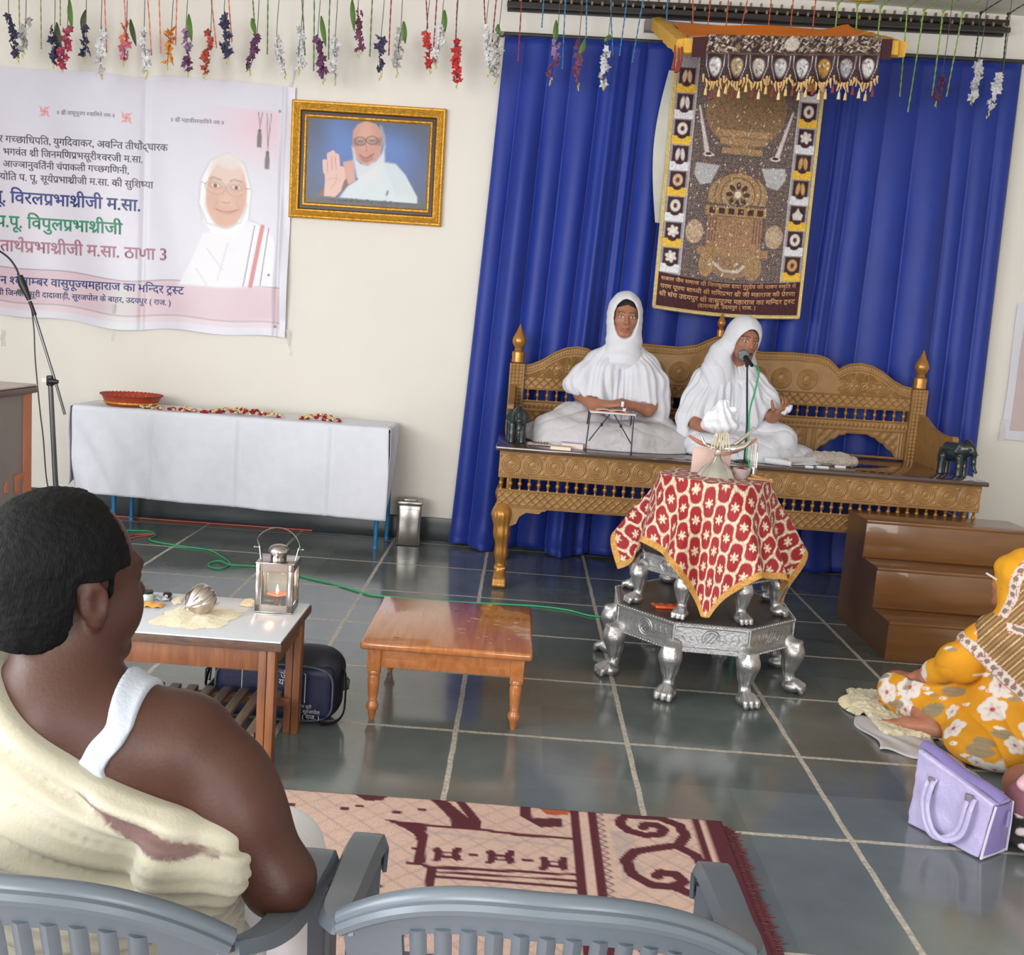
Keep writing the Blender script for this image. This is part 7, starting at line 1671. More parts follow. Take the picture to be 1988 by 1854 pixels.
# short black hair
hv_ = Vol((-0.70, 1.19, 0.93), (-0.45, 1.47, 1.21), 0.0030); hc = np.array(HC)
hv_.ell(hc+HR@np.array((0, -0.014, 0.032))*1.02, np.array((0.083, 0.101, 0.094))*1.02, 0.01, HR); hv_.ell(hc+HR@np.array((0, -0.045, -0.030))*1.02, np.array((0.068, 0.060, 0.066))*1.02, 0.03, HR)
Lp = (hv_.pts()-hc.astype(np.float32))@HR/1.02; lx, ly, lz = Lp[..., 0], Lp[..., 1], Lp[..., 2]
front = np.where(lz > 0.015, 0.048-0.35*np.abs(np.clip(lz-0.05, 0, 1))-4.5*np.maximum(0.05-np.abs(lx), 0)*0.0, 0.030-(0.015-lz)*0.55)
front = np.where((np.abs(lx) > 0.055) & (lz < 0.03), np.minimum(front, 0.018), front)
bottom = -0.072+0.8*np.maximum(ly+0.055, 0)
ear_gap = np.where((np.abs(lx) > 0.06) & (ly > -0.034) & (ly < 0.012), lz-0.020, 1)
hv_.F = np.maximum(hv_.F, np.maximum((ly-front)*0.9, np.maximum((bottom-lz)*0.7, -ear_gap))).astype(np.float32)
def hd(V, N): return 0.0012*vnoise(V, 2, 240)+0.0012*vnoise(V, 8, 60)
obj('hair', shift(hv_.mesh('hair', 1, hd), man), M('black_hair', (8, 8, 11), 0.7, spec=0.2, var=0.35, vs=60, bump=0.35, bs=520, stretch=(1, 1, 0.2)), man)
# white vest
def torso(v):
    v.ell((-0.548, 1.305, 0.775), (0.178, 0.100, 0.165), 0.03); v.ell((-0.525, 1.355, 0.60), (0.165, 0.130, 0.15), 0.06); v.ell((-0.505, 1.375, 0.48), (0.175, 0.140, 0.085), 0.05)
    v.chain([(-0.572, 1.322, 1.00), (-0.564, 1.302, 0.900)], [0.061, 0.068], 0.04)
    v.chain([(-0.560, 1.295, 0.900), (-0.470, 1.300, 0.874), (-0.412, 1.305, 0.866)], [0.060, 0.050, 0.055], 0.05); v.chain([(-0.572, 1.295, 0.905), (-0.66, 1.295, 0.880), (-0.725, 1.295, 0.868)], [0.060, 0.050, 0.056], 0.05)
    v.chain([(-0.405, 1.305, 0.862), (-0.330, 1.292, 0.785), (-0.272, 1.282, 0.700)], [0.064, 0.054, 0.046], 0.035); v.ell((-0.345, 1.300, 0.825), (0.050, 0.050, 0.058), 0.03)
    v.chain([(-0.735, 1.295, 0.86), (-0.795, 1.30, 0.765)], [0.060, 0.052], 0.03); return v
ves = torso(Vol((-0.74, 1.16, 0.60), (-0.38, 1.44, 1.00), 0.0026)); tp = ves.pts(); X_, Y_, Z_ = tp[..., 0], tp[..., 1], tp[..., 2]
nk = np.where(Z_ > 0.79, np.abs(X_+0.568)-np.maximum(0.083-np.maximum(0.915-Z_, 0)*0.62, 0), 1)
armh = np.where(Z_ > 0.70, X_+0.452+np.clip(0.91-Z_, 0, 0.05)*0.6-np.clip(0.86-Z_, 0, 1)*0.5, -1)
ves.F = np.maximum(np.maximum(ves.F-0.008, -nk), np.maximum(armh, np.maximum(0.62-Z_, -(X_+0.70)))).astype(np.float32)
obj('vest', shift(ves.mesh('vest', 7, lambda V, N: 0.0012*np.sin(V[:, 0]*180+V[:, 2]*60)), man), M('white_vest_cotton', (188, 195, 210), 0.85, var=0.04, bump=0.15, bs=160), man)
# cream shawl: from the left shoulder down under the right arm
sh = tor.copy(); tp = tor.pts(); X_, Y_, Z_ = tp[..., 0], tp[..., 1], tp[..., 2]
sh.chain([(-0.735, 1.295, 0.86), (-0.80, 1.30, 0.75), (-0.80, 1.36, 0.66)], [0.062, 0.062, 0.055], 0.04)
ze = 0.952-0.545*(X_+0.624)+0.35*(Y_-1.25)*0
ze = ze-0.02*np.sin(np.clip((X_+0.62)/0.3, 0, 1)*np.pi)
sh.F = np.maximum(np.maximum(sh.F-0.020, (Z_-ze)*0.86), 0.44-Z_).astype(np.float32)
sh.chain([(-0.47, 1.205, 0.825), (-0.395, 1.215, 0.790), (-0.345, 1.240, 0.768), (-0.318, 1.285, 0.762)], [0.018, 0.022, 0.024, 0.020], 0.02)
sh.chain([(-0.40, 1.195, 0.755), (-0.335, 1.225, 0.735), (-0.310, 1.275, 0.730)], [0.030, 0.030, 0.022], 0.02); sh.chain([(-0.42, 1.205, 0.690), (-0.355, 1.235, 0.690)], [0.035, 0.026], 0.03)
def shd(V, N):
    e = 0.952-0.545*(V[:, 0]+0.624)-0.02*np.sin(np.clip((V[:, 0]+0.62)/0.3, 0, 1)*np.pi)-V[:, 2]; t = np.clip((V[:, 0]+0.70)/0.36, 0, 1); n1 = vnoise(V, 4, 6)
    sp_ = 0.066+(0.026-0.066)*t; am = 0.024+(0.008-0.024)*t
    f = am*(np.abs(np.sin(np.pi*e/sp_+0.5*n1+0.9))**0.55-0.65)+0.0036*np.sin(2.6*np.pi*e/sp_+1.5*n1)
    hem = 0.004*np.exp(-((e-0.010)/0.008)**2)
    return np.where(N[:, 1] < 0.3, f, f*0.4)*np.clip(e/0.02, 0.2, 1)+hem
def shc(V, N):
    e = 0.952-0.545*(V[:, 0]+0.624)-0.02*np.sin(np.clip((V[:, 0]+0.62)/0.3, 0, 1)*np.pi)-V[:, 2]; col = np.tile(hcol((192, 187, 170)), (len(V), 1))
    t = np.clip((V[:, 0]+0.51)/0.16, 0, 1); lo = 0.017; hi = 0.017+0.027*np.sin(np.pi*np.clip(t*0.95, 0, 1))**0.8
    m = np.clip((e-lo)/0.003, 0, 1)*np.clip((hi-e)/0.003, 0, 1)*(V[:, 1] < 1.30)*(V[:, 0] > -0.51)*(V[:, 0] < -0.33)
    return col*(1-m[:, None])+hcol((118, 92, 90))*m[:, None]
obj('shawl', shift(sh.mesh('shawl', 2, shd, shc), man), M('cream_shawl', (128, 128, 128), 0.85, var=0.03, vs=10, attr='paint', bump=0.12, bs=220, sheen=0.15), man, 'cream shawl with a grey maroon border stripe')
# white dhoti
dh = Vol((-0.82, 1.18, 0.02), (-0.22, 1.95, 0.62), 0.0065)
dh.ell((-0.505, 1.375, 0.485), (0.190, 0.155, 0.095), 0.05)
for x0, x1 in ((-0.43, -0.382), (-0.60, -0.645)): dh.chain([(x0, 1.42, 0.487), (x1, 1.785, 0.456), (x1, 1.815, 0.25), (x1, 1.83, 0.10)], [0.098, 0.073, 0.072, 0.075], 0.05)
dh.rbox((-0.51, 1.27, 0.33), (0.36, 0.275, 0.103), 0.01, 0.01, sub=True); dh.chain([(-0.51, 1.62, 0.49), (-0.50, 1.76, 0.40), (-0.50, 1.80, 0.15)], [0.08, 0.06, 0.05], 0.08)
obj('dhoti', shift(dh.mesh('dhoti', 2, lambda V, N: 0.005*np.sin(V[:, 0]*60+4*vnoise(V, 3, 6))*np.clip((0.45-V[:, 2])/0.1, 0.2, 1)), man), M('white_dhoti', (224, 224, 232), 0.85, var=0.03, bump=0.1, bs=160), man)

# ================================================================== TWO WOMEN IN WHITE ON THE SETTEE
m_white = M('white_muslin', (210, 211, 220), 0.88, var=0.02, vs=12, bump=0.10, bs=200, sheen=0.1); m_whiteg = M('greyish_white_cotton', (194, 191, 196), 0.9, var=0.05, vs=9, bump=0.15, bs=160)
m_hairn = M('dark_cropped_hair', (24, 20, 20), 0.6, var=0.2, bump=0.6, bs=400)
SKN = (160, 108, 84)
def nun_common(o, v, hcn, R, s, skin, lips, gaze, m=0.0):
    me = v.mesh('body', 2, None, lambda V, N: head_paint(V, hcn, R, skin, lips, s, gaze=gaze, mouth=m)); obj('body', shift(me, o), skin_mat('light_brown_skin'), o)
def floor_cut(v, z): v.rbox(((v.lo[0]+v.n[0]*v.vox/2), v.lo[1]+v.n[1]*v.vox/2, z-0.2), (1.5, 1.5, 0.2), 0.001, 0.004, sub=True)
# ---- left woman, facing the hall, hands together over a small stand
na = thing('person', 'woman in white robes and hood facing forward, hands over a small folding stand', 'person', (0.56, 6.05, SZ))
hA = np.array((0.549, 6.005, 1.520)); RA = fr_axes((0.03, -1, -0.03), (0.02, 0, 1)); sA = 1.0
v = Vol((0.12, 5.70, 0.78), (1.02, 6.28, 1.68), 0.0042)
v.chain([(0.56, 6.10, 0.88), (0.56, 6.08, 1.10), (0.556, 6.06, 1.24)], [0.13, 0.12, 0.10], 0.05); v.chain([(0.553, 6.03, 1.44), (0.555, 6.05, 1.32)], [0.046, 0.050], 0.03)
v.chain([(0.43, 6.06, 1.235), (0.69, 6.06, 1.235)], [0.055, 0.055], 0.04)
v.chain([(0.405, 6.06, 1.23), (0.335, 6.02, 1.07), (0.405, 5.90, 1.022), (0.475, 5.815, 1.030)], [0.048, 0.040, 0.036, 0.025], 0.02)
v.chain([(0.705, 6.06, 1.23), (0.765, 6.00, 1.06), (0.71, 5.885, 1.012), (0.628, 5.825, 1.035)], [0.048, 0.040, 0.036, 0.025], 0.02)
hand(v, (0.480, 5.812, 1.032), (0.90, -0.28, 0.20), (0.15, 0.35, -0.95), -1, (0.55, 0.65, 0.75, 0.8), 0.88, tcurl=0.4)
hand(v, (0.622, 5.825, 1.038), (-0.86, -0.30, 0.22), (-0.15, 0.35, -0.95), 1, (0.60, 0.70, 0.8, 0.85), 0.88, tcurl=0.4)
for sx, kx in ((-1, 0.20), (1, 0.90)): v.chain([(0.56+sx*0.09, 6.10, 0.86), (kx, 5.92, 0.85), (0.56+sx*0.02, 5.82, 0.83)], [0.07, 0.05, 0.035], 0.02)
head(v, hA, RA, sA, True, ears=False)
nun_common(na, v, hA, RA, sA, SKN, (160, 98, 84), (0.001, 0.0))
hr = Vol((0.44, 5.88, 1.46), (0.66, 6.13, 1.66), 0.003); hr.ell(hA+RA@np.array((0, -0.012, 0.033)), (0.0775, 0.096, 0.090), 0.01, RA)
Lp = (hr.pts()-hA.astype(np.float32))@RA; hr.F = np.maximum(hr.F, np.maximum(0.070-0.35*np.abs(Lp[..., 0])-Lp[..., 2], -1)*0.8).astype(np.float32); hr.F = np.where(Lp[..., 1] < 0.0, np.maximum(hr.F, -Lp[..., 2]-0.03), hr.F).astype(np.float32)
obj('hair', shift(hr.mesh('hair', 1), na), m_hairn, na)
def robe_folds(cx, cy, amp, fr, seed, tilt=4.0):
    def d(V, N):
        u = np.arctan2(V[:, 0]-cx, -(V[:, 1]-cy)); n1 = vnoise(V, seed, 5)*1.6
        w = np.clip((1.36-V[:, 2])/0.18, 0.15, 1)
        return 1.25*amp*((np.abs(np.sin(fr*u*0.62+tilt*V[:, 2]*0.9+n1))**0.55)-0.6)*w+amp*0.40*np.sin(fr*2.1*u+3*V[:, 2]*4+2*n1)*w
    return d
# hood
hd_ = Vol((0.36, 5.82, 1.22), (0.76, 6.24, 1.70), 0.0040)
hd_.ell((0.548, 6.022, 1.540), (0.101, 0.122, 0.128), 0.02); hd_.chain([(0.550, 6.005, 1.450), (0.556, 6.010, 1.370), (0.557, 6.03, 1.300)], [0.093, 0.092, 0.125], 0.05)
hd_.ell((0.548, 5.890, 1.512), (0.073, 0.110, 0.118), 0.010, sub=True); hd_.ell((0.548, 5.99, 1.53), (0.078, 0.094, 0.100), 0.004, sub=True)
def hood_d(V, N):
    z = V[:, 2]; return 0.0028*np.sin(z*95+12*np.abs(V[:, 0]-0.55))*np.clip((1.43-z)/0.06, 0, 1)+0.0010*np.sin(np.arctan2(V[:, 0]-0.55, V[:, 2]-1.5)*14)*np.clip((z-1.42)/0.05, 0, 1)
obj('hood', shift(hd_.mesh('hood', 2, hood_d), na), m_white, na)
rb = Vol((0.17, 5.78, 0.80), (0.89, 6.28, 1.36), 0.0042)
rb.chain([(0.56, 6.12, 0.86), (0.56, 6.07, 1.08), (0.557, 6.05, 1.255)], [0.165, 0.150, 0.105], 0.05); rb.chain([(0.42, 6.05, 1.252), (0.70, 6.05, 1.252)], [0.066, 0.066], 0.05); rb.chain([(0.50, 6.03, 1.32), (0.62, 6.03, 1.32)], [0.06, 0.06], 0.05)
rb.chain([(0.43, 6.04, 1.262), (0.345, 6.0, 1.175), (0.282, 5.97, 1.125)], [0.060, 0.062, 0.052], 0.04); rb.chain([(0.30, 5.97, 1.12), (0.36, 5.95, 1.075)], [0.045, 0.035], 0.03); rb.chain([(0.47, 5.97, 1.20), (0.42, 5.93, 1.06)], [0.075, 0.05], 0.05)
rb.chain([(0.685, 6.04, 1.262), (0.755, 6.00, 1.165), (0.785, 5.99, 1.02), (0.795, 5.97, 0.92)], [0.060, 0.062, 0.050, 0.036], 0.04); rb.chain([(0.66, 5.96, 1.20), (0.70, 5.93, 1.06)], [0.08, 0.06], 0.05); rb.chain([(0.79, 6.02, 1.10), (0.80, 6.02, 0.86)], [0.05, 0.045], 0.04)
rb.chain([(0.335, 6.02, 1.055), (0.405, 5.90, 1.015), (0.50, 5.80, 1.03)], [0.045, 0.042, 0.03], 0.01, sub=True)
rb.rbox((0.30, 5.96, 1.00), (0.13, 0.16, 0.062), 0.02, 0.02, sub=True); rb.chain([(0.72, 5.90, 1.005), (0.63, 5.82, 1.03)], [0.046, 0.034], 0.01, sub=True)
obj('robe', shift(rb.mesh('robe', 2, robe_folds(0.558, 6.06, 0.012, 15, 3)), na), m_white, na)
lp_ = Vol((0.0, 5.66, 0.775), (1.06, 6.30, 1.06), 0.0048)
lp_.chain([(0.56, 6.12, 0.90), (0.30, 6.02, 0.90), (0.17, 5.92, 0.865)], [0.14, 0.11, 0.085], 0.05); lp_.chain([(0.56, 6.12, 0.90), (0.78, 6.02, 0.885), (0.880, 5.95, 0.845)], [0.14, 0.10, 0.072], 0.05)
lp_.chain([(0.17, 5.90, 0.85), (0.45, 5.80, 0.835), (0.66, 5.80, 0.83)], [0.085, 0.075, 0.065], 0.05); lp_.chain([(0.885, 5.93, 0.84), (0.66, 5.82, 0.845), (0.46, 5.84, 0.84)], [0.07, 0.075, 0.06], 0.05)
lp_.ell((0.56, 5.90, 0.85), (0.36, 0.13, 0.09), 0.06); lp_.ell((0.52, 5.90, 0.79), (0.44, 0.19, 0.03), 0.04); lp_.ell((0.10, 6.02, 0.83), (0.085, 0.10, 0.06), 0.03); lp_.ell((0.40, 5.93, 0.93), (0.10, 0.08, 0.04), 0.04)
floor_cut(lp_, SZ+0.001)
def lap_d(seed): 
    def d(V, N): n1 = vnoise(V, seed, 6); n2 = vnoise(V, seed+4, 15); sg = np.sign(V[:, 0]-(0.56 if seed < 5 else 1.2)); return (0.0095*(np.abs(np.sin(2.0*n1+V[:, 0]*15*sg+V[:, 1]*7+V[:, 2]*34))**0.5-0.6)+0.004*n2+0.0025*vnoise(V, seed+9, 40))*np.clip((V[:, 2]-SZ)/0.02, 0, 1)
    return d
obj('skirt', shift(lp_.mesh('skirt', 2, lap_d(3)), na), m_whiteg, na)
# small white counter in her fingers
mb = MB(); mb.rbox((0.545, 5.735, 1.030), (0.562, 5.752, 1.062), 0.005); tag(obj('white_counter', mb, m_wlam), 'small white tally counter in the hands of the left woman in white', 'counter')

# ---- right woman, head turned to the microphone, both palms open
nb = thing('person', 'woman in white veil speaking into the microphone with one palm raised', 'person', (1.18, 6.02, SZ))
hB = np.array((1.222, 5.965, 1.440)); RB = fr_axes((0.30, -1, -0.10), (0.08, 0.02, 1)); sB = 0.98
v = Vol((0.88, 5.62, 0.78), (1.64, 6.28, 1.60), 0.0042)
v.chain([(1.17, 6.10, 0.88), (1.17, 6.07, 1.07), (1.18, 6.04, 1.19)], [0.13, 0.12, 0.10], 0.05); v.chain([(1.215, 5.985, 1.37), (1.195, 6.02, 1.25)], [0.045, 0.050], 0.03); v.chain([(1.06, 6.04, 1.195), (1.30, 6.04, 1.195)], [0.05, 0.05], 0.04)
v.chain([(1.04, 6.04, 1.19), (0.985, 5.97, 1.02), (0.985, 5.86, 0.960), (1.005, 5.80, 0.945)], [0.046, 0.040, 0.034, 0.025], 0.02); hand(v, (1.008, 5.795, 0.944), (0.80, -0.55, -0.02), (0.0, -0.15, 1), 1, (0.20, 0.28, 0.35, 0.45), 0.90, 1.0, 0.1, 0.9)
v.chain([(1.32, 6.04, 1.19), (1.40, 5.97, 1.06), (1.405, 5.88, 1.03), (1.415, 5.82, 1.035)], [0.046, 0.040, 0.034, 0.025], 0.02); hand(v, (1.418, 5.815, 1.036), (0.30, -0.55, 0.55), (-0.2, 0.5, 0.85), -1, (0.55, 0.65, 0.7, 0.85), 0.90, 0.3, 0.5)
for kx, sx in ((0.98, -1), (1.44, 1)): v.chain([(1.17+sx*0.08, 6.10, 0.86), (kx, 5.90, 0.86), (1.2, 5.80, 0.83)], [0.07, 0.05, 0.034], 0.02)
head(v, hB, RB, sB, True, mouth_open=0.004)
nun_common(nb, v, hB, RB, sB, (158, 106, 82), (138, 80, 70), (0.002, -0.001), 0.004)
hr = Vol((1.09, 5.84, 1.36), (1.35, 6.12, 1.58), 0.003); hr.ell(hB+RB@np.array((0, -0.012, 0.033))*sB, np.array((0.0775, 0.096, 0.090))*sB, 0.01, RB)
Lp = (hr.pts()-hB.astype(np.float32))@RB/sB; hr.F = np.maximum(hr.F, np.maximum(np.where(Lp[..., 1] > 0, 0.066-0.35*np.abs(Lp[..., 0])-Lp[..., 2], -0.03-Lp[..., 2]), (Lp[..., 1]-0.03) if False else -1)*0.8).astype(np.float32)
obj('hair', shift(hr.mesh('hair', 1), nb), m_hairn, nb)
hd_ = Vol((0.98, 5.76, 1.10), (1.44, 6.26, 1.62), 0.0040)
Rl = RB
W_B = lambda p: tuple(hB+RB@np.array(p))
hd_.ell(W_B((0, -0.012, 0.036)), (0.094, 0.116, 0.104), 0.02, RB); hd_.chain([W_B((-0.01, -0.045, -0.02)), (1.150, 6.03, 1.32), (1.12, 6.02, 1.20)], [0.094, 0.098, 0.105], 0.05)
hd_.chain([(1.11, 6.00, 1.36), (1.085, 5.97, 1.26), (1.10, 5.96, 1.17)], [0.055, 0.07, 0.07], 0.05); hd_.chain([(1.26, 6.02, 1.30), (1.25, 6.00, 1.20)], [0.06, 0.09], 0.05)
hd_.ell(W_B((0.0, 0.105, -0.040)), (0.076, 0.118, 0.112), 0.010, RB, sub=True); hd_.ell(W_B((0, -0.008, 0.022)), (0.080, 0.096, 0.090), 0.004, RB, sub=True); hd_.chain([W_B((0, 0.05, -0.10)), (1.225, 5.90, 1.265)], [0.068, 0.044], 0.02, sub=True)
def hood_d2(V, N): a = V[:, 0]*0.8+V[:, 2]*0.5; return 0.0045*(np.abs(np.sin(a*62+3*vnoise(V, 6, 6)))**0.7-0.5)*np.clip((1.44-V[:, 2])/0.08, 0.15, 1)
obj('hood', shift(hd_.mesh('hood', 2, hood_d2), nb), m_white, nb)
rb = Vol((0.84, 5.74, 0.80), (1.54, 6.28, 1.33), 0.0042)
rb.chain([(1.17, 6.12, 0.86), (1.17, 6.06, 1.06), (1.18, 6.04, 1.20)], [0.165, 0.145, 0.10], 0.05); rb.chain([(1.05, 6.03, 1.205), (1.31, 6.03, 1.205)], [0.062, 0.062], 0.05); rb.chain([(1.13, 6.01, 1.25), (1.23, 6.01, 1.26)], [0.06, 0.055], 0.05)
rb.chain([(1.03, 6.03, 1.20), (0.985, 5.98, 1.08), (0.945, 5.93, 0.985), (0.925, 5.90, 0.90)], [0.062, 0.066, 0.056, 0.040], 0.04); rb.chain([(1.11, 5.96, 1.15), (1.02, 5.91, 1.02)], [0.08, 0.06], 0.05); rb.chain([(1.06, 5.95, 1.05), (1.08, 5.90, 0.92)], [0.06, 0.05], 0.05)
rb.chain([(1.33, 6.03, 1.20), (1.385, 5.97, 1.11), (1.392, 5.92, 1.07)], [0.060, 0.062, 0.056], 0.04); rb.chain([(1.27, 5.95, 1.15), (1.30, 5.90, 1.00)], [0.07, 0.05], 0.05)
rb.chain([(0.985, 5.93, 0.985), (0.985, 5.86, 0.955), (1.005, 5.78, 0.945)], [0.035, 0.040, 0.045], 0.01, sub=True); rb.chain([(1.405, 5.89, 1.03), (1.42, 5.80, 1.04)], [0.042, 0.05], 0.01, sub=True)
obj('robe', shift(rb.mesh('robe', 2, robe_folds(1.18, 6.05, 0.012, 16, 11, 6.0)), nb), m_white, nb)
lp_ = Vol((0.84, 5.60, 0.775), (1.78, 6.28, 1.04), 0.0048)
lp_.chain([(1.17, 6.10, 0.90), (1.05, 5.98, 0.88), (1.015, 5.86, 0.855)], [0.13, 0.095, 0.068], 0.05); lp_.chain([(1.17, 6.10, 0.90), (1.38, 5.98, 0.92), (1.47, 5.88, 0.905)], [0.14, 0.10, 0.082], 0.05)
lp_.chain([(1.015, 5.85, 0.845), (1.15, 5.78, 0.83), (1.30, 5.78, 0.83)], [0.065, 0.07, 0.06], 0.05); lp_.chain([(1.47, 5.87, 0.87), (1.38, 5.80, 0.835), (1.22, 5.82, 0.835)], [0.08, 0.06, 0.055], 0.05)
lp_.ell((1.22, 5.90, 0.845), (0.26, 0.13, 0.08), 0.06); lp_.ell((1.50, 5.98, 0.83), (0.19, 0.12, 0.05), 0.05); lp_.ell((1.36, 5.88, 0.788), (0.36, 0.20, 0.026), 0.04); floor_cut(lp_, SZ+0.001)
obj('skirt', shift(lp_.mesh('skirt', 2, lap_d(8)), nb), m_white, nb)
# handkerchief in the raised hand
hk = Vol((1.40, 5.70, 1.02), (1.52, 5.84, 1.14), 0.003); hk.chain([(1.445, 5.775, 1.07), (1.468, 5.765, 1.088), (1.480, 5.762, 1.105)], [0.020, 0.016, 0.007], 0.01)
tag(obj('mouth_cloth', hk.mesh('mouth_cloth', 2, lambda V, N: 0.002*np.sin(V[:, 0]*300)), m_white), 'small folded white cloth in the raised hand of the speaking woman', 'cloth')
# ================================================================== THINGS ON AND AROUND THE STAGE
# folding stand in front of the left woman
fs = thing('folding_stand', 'small folding book stand with black wire legs in front of the left woman in white', 'stand', (0.495, 5.72, SZ))
mb = MB(); mb.rbox((-0.118, -0.055, 0.208), (0.128, 0.075, 0.216), 0.002); obj('stand_top', mb, M('white_stand_board', (214, 216, 222), 0.4), fs, 'white board')
m_wire = M('black_wire', (26, 28, 36), 0.4)
for sx in (-1, 1):
    for y0, y1 in ((-0.048, -0.075), (0.065, 0.080)):
        mb = MB(); mb.tube([(sx*0.118, y0, 0.208), (sx*0.124-0.006, y1, 0.004)], 0.0042, 8); mb.ball((sx*0.124-0.006, y1, 0.008), (0.007, 0.007, 0.008), 8, 6); obj('leg', mb, m_wire, fs)
    mb = MB(); mb.tube([(sx*0.012, -0.045, 0.206), (sx*0.065, -0.058, 0.130), (sx*0.116, -0.068, 0.055)], 0.0035, 7); mb.ball((sx*0.052, -0.056, 0.148), (0.008, 0.008, 0.010), 8, 6); obj('brace', mb, m_wire, fs)
bk2 = thing('book', 'open orange brown book lying on the folding stand', 'book', (0.485, 5.73, SZ+0.2165)); mb = MB(); mb.rbox((-0.10, -0.050, 0), (0.10, 0.055, 0.004), 0.001); obj('cover', mb, M('orange_brown_cover', (192, 112, 70), 0.5), bk2)
mb = MB(); mb.sheet(20, 6, lambda u, v: (-0.075+0.165*u, -0.044+0.09*v, 0.006+0.006*abs(math.sin(math.pi*u*2))), 0.003); obj('pages', mb, M('page_paper', (206, 190, 178), 0.8), bk2)
mb = MB(); mb.rbox((0.552, 5.690, SZ+0.2275), (0.570, 5.702, SZ+0.243), 0.002); tag(obj('paper_scrap', mb, m_wlam), 'white paper scrap on the open book', 'paper')
def book(x, y, rz, sx, sy, h, col, label, z=SZ):
    o = thing('book', label, 'book', (x, y, z), rz); mb = MB(); mb.rbox((-sx, -sy, 0), (sx, sy, 0.002), 0.0006); mb.rbox((-sx, -sy, h-0.002), (sx, sy, h), 0.0006); mb.rbox((-sx, sy-0.002, 0), (sx, sy, h), 0.0006); obj('cover', mb, M('cover_'+'_'.join(map(str, col)), col, 0.5), o)
    mb = MB(); mb.box((-sx+0.003, -sy+0.003, 0.002), (sx-0.003, sy-0.002, h-0.002)); obj('pages', mb, M('page_edge', (222, 212, 200), 0.8), o); return o
book(0.300, 5.735, -0.12, 0.062, 0.045, 0.030, (196, 160, 206), 'lilac book lying on the settee seat beside the folding stand')
book(0.232, 5.635, -0.10, 0.058, 0.034, 0.018, (218, 190, 150), 'cream book at the front edge of the settee seat')
bt = thing('offering_cloth', 'small white cloth with brown beads beside the left elephant', 'cloth', (0.115, 5.76, SZ)); mb = MB(); mb.sheet(14, 10, lambda u, v: ((u-0.5)*0.13, (v-0.5)*0.09, 0.006+0.004*math.sin(12*u)*math.sin(9*v)), 0.003); obj('cloth_sheet', mb, m_whiteg, bt)
for k in range(5): mb = MB(); mb.ball((-0.02+0.016*k, -0.01+0.006*math.sin(k*2), 0.015), 0.0065, 8, 6); obj('bead', mb, M('brown_bead', (122, 78, 52), 0.4), bt)
# microphone stand of the speaking woman
MX = 1.232; mst = thing('microphone_stand', 'slim black microphone stand on the settee before the speaking woman', 'microphone stand', (MX, 5.66, SZ))
mb = MB(); mb.lathe([(0.001, 0), (0.055, 0), (0.056, 0.006), (0.040, 0.012), (0.010, 0.016), (0.001, 0.016)], 28, cap=False); obj('base_disc', mb, m_blk, mst)
mb = MB(); mb.tube([(0, 0, 0.014), (-0.006, 0, 0.20), (-0.040, 0.0, 0.525)], [0.0065, 0.0060, 0.0055], 10); obj('pole', mb, m_blk, mst)
mb = MB(); mb.tube([(-0.040, 0, 0.515), (-0.043, 0.0, 0.545)], [0.009, 0.012], 10); mb.tube([(-0.046, 0.018, 0.548), (-0.038, -0.024, 0.542)], 0.0145, 10); obj('mic_clip', mb, m_blk, mst)
mi = thing('microphone', 'grey headed handheld microphone clipped on the slim black stand', 'microphone', (MX-0.044, 5.66, SZ+0.556))
mb = MB(); dr = Vector((-0.16, 0.95, 0.34)).normalized(); mb.tube([-dr*0.085, -dr*0.02, dr*0.035], [0.010, 0.012, 0.015], 14); obj('handle', mb, m_blk, mi)
mb = MB(); qd = dr.to_track_quat('Z', 'Y').to_matrix().to_4x4(); mb.lathe([(0.014, 0.026), (0.027, 0.038), (0.0325, 0.056), (0.032, 0.072), (0.022, 0.088), (0.001, 0.093)], 24, qd, cap=False); obj('grille', mb, M('mic_grille', (150, 152, 158), 0.45, 0.5, bump=0.6, bs=700), mi, 'grey mesh ball grille')
mb = MB(); mb.lathe([(0.0315, 0.050), (0.0338, 0.052), (0.0338, 0.058), (0.0315, 0.060)], 24, qd, cap=False); obj('grille_band', mb, m_chr, mi)
mb = MB(); cp = [Vector((MX-0.020, 5.572, SZ+0.53)), Vector((MX+0.012, 5.60, SZ+0.50)), Vector((MX+0.010, 5.625, SZ+0.40)), Vector((MX-0.004, 5.645, SZ+0.28)), Vector((MX+0.004, 5.640, SZ+0.15)), Vector((MX-0.002, 5.62, SZ+0.04)), Vector((MX+0.01, 5.585, SZ+0.008)), Vector((MX+0.02, 5.558, SZ-0.10)), Vector((MX+0.03, 5.56, 0.30)), Vector((1.26, 5.47, 0.006))]
mb.tube(spline(cp, 80), 0.0052, 8); tag(obj('microphone_cable', mb, m_grn), 'green microphone cable running down the stand to the floor', 'cable')
# cloth bundle, duster and small white bits at the right of the seat
wd = Vol((1.40, 5.60, 0.78), (1.96, 6.00, 0.90), 0.004)
bd = thing('wool_duster', 'woolly beige duster with long white handle lying on the settee seat', 'duster', (1.70, 5.82, SZ))
dv = Vol((-0.16, -0.14, -0.005), (0.22, 0.18, 0.12), 0.004); dv.ell((0.06, 0.03, 0.035), (0.11, 0.075, 0.038), 0.03); dv.ell((0.13, 0.01, 0.030), (0.07, 0.06, 0.032), 0.03); dv.ell((-0.02, 0.05, 0.032), (0.07, 0.06, 0.035), 0.03); dv.rbox((0, 0, -0.2), (1, 1, 0.2), 0.001, 0.003, sub=True)
def wool(V, N): return 0.006*vnoise(V, 3, 45)+0.004*vnoise(V, 4, 110)+0.006*np.sin(V[:, 0]*90+20*V[:, 1]+6*vnoise(V, 9, 12))*0.5
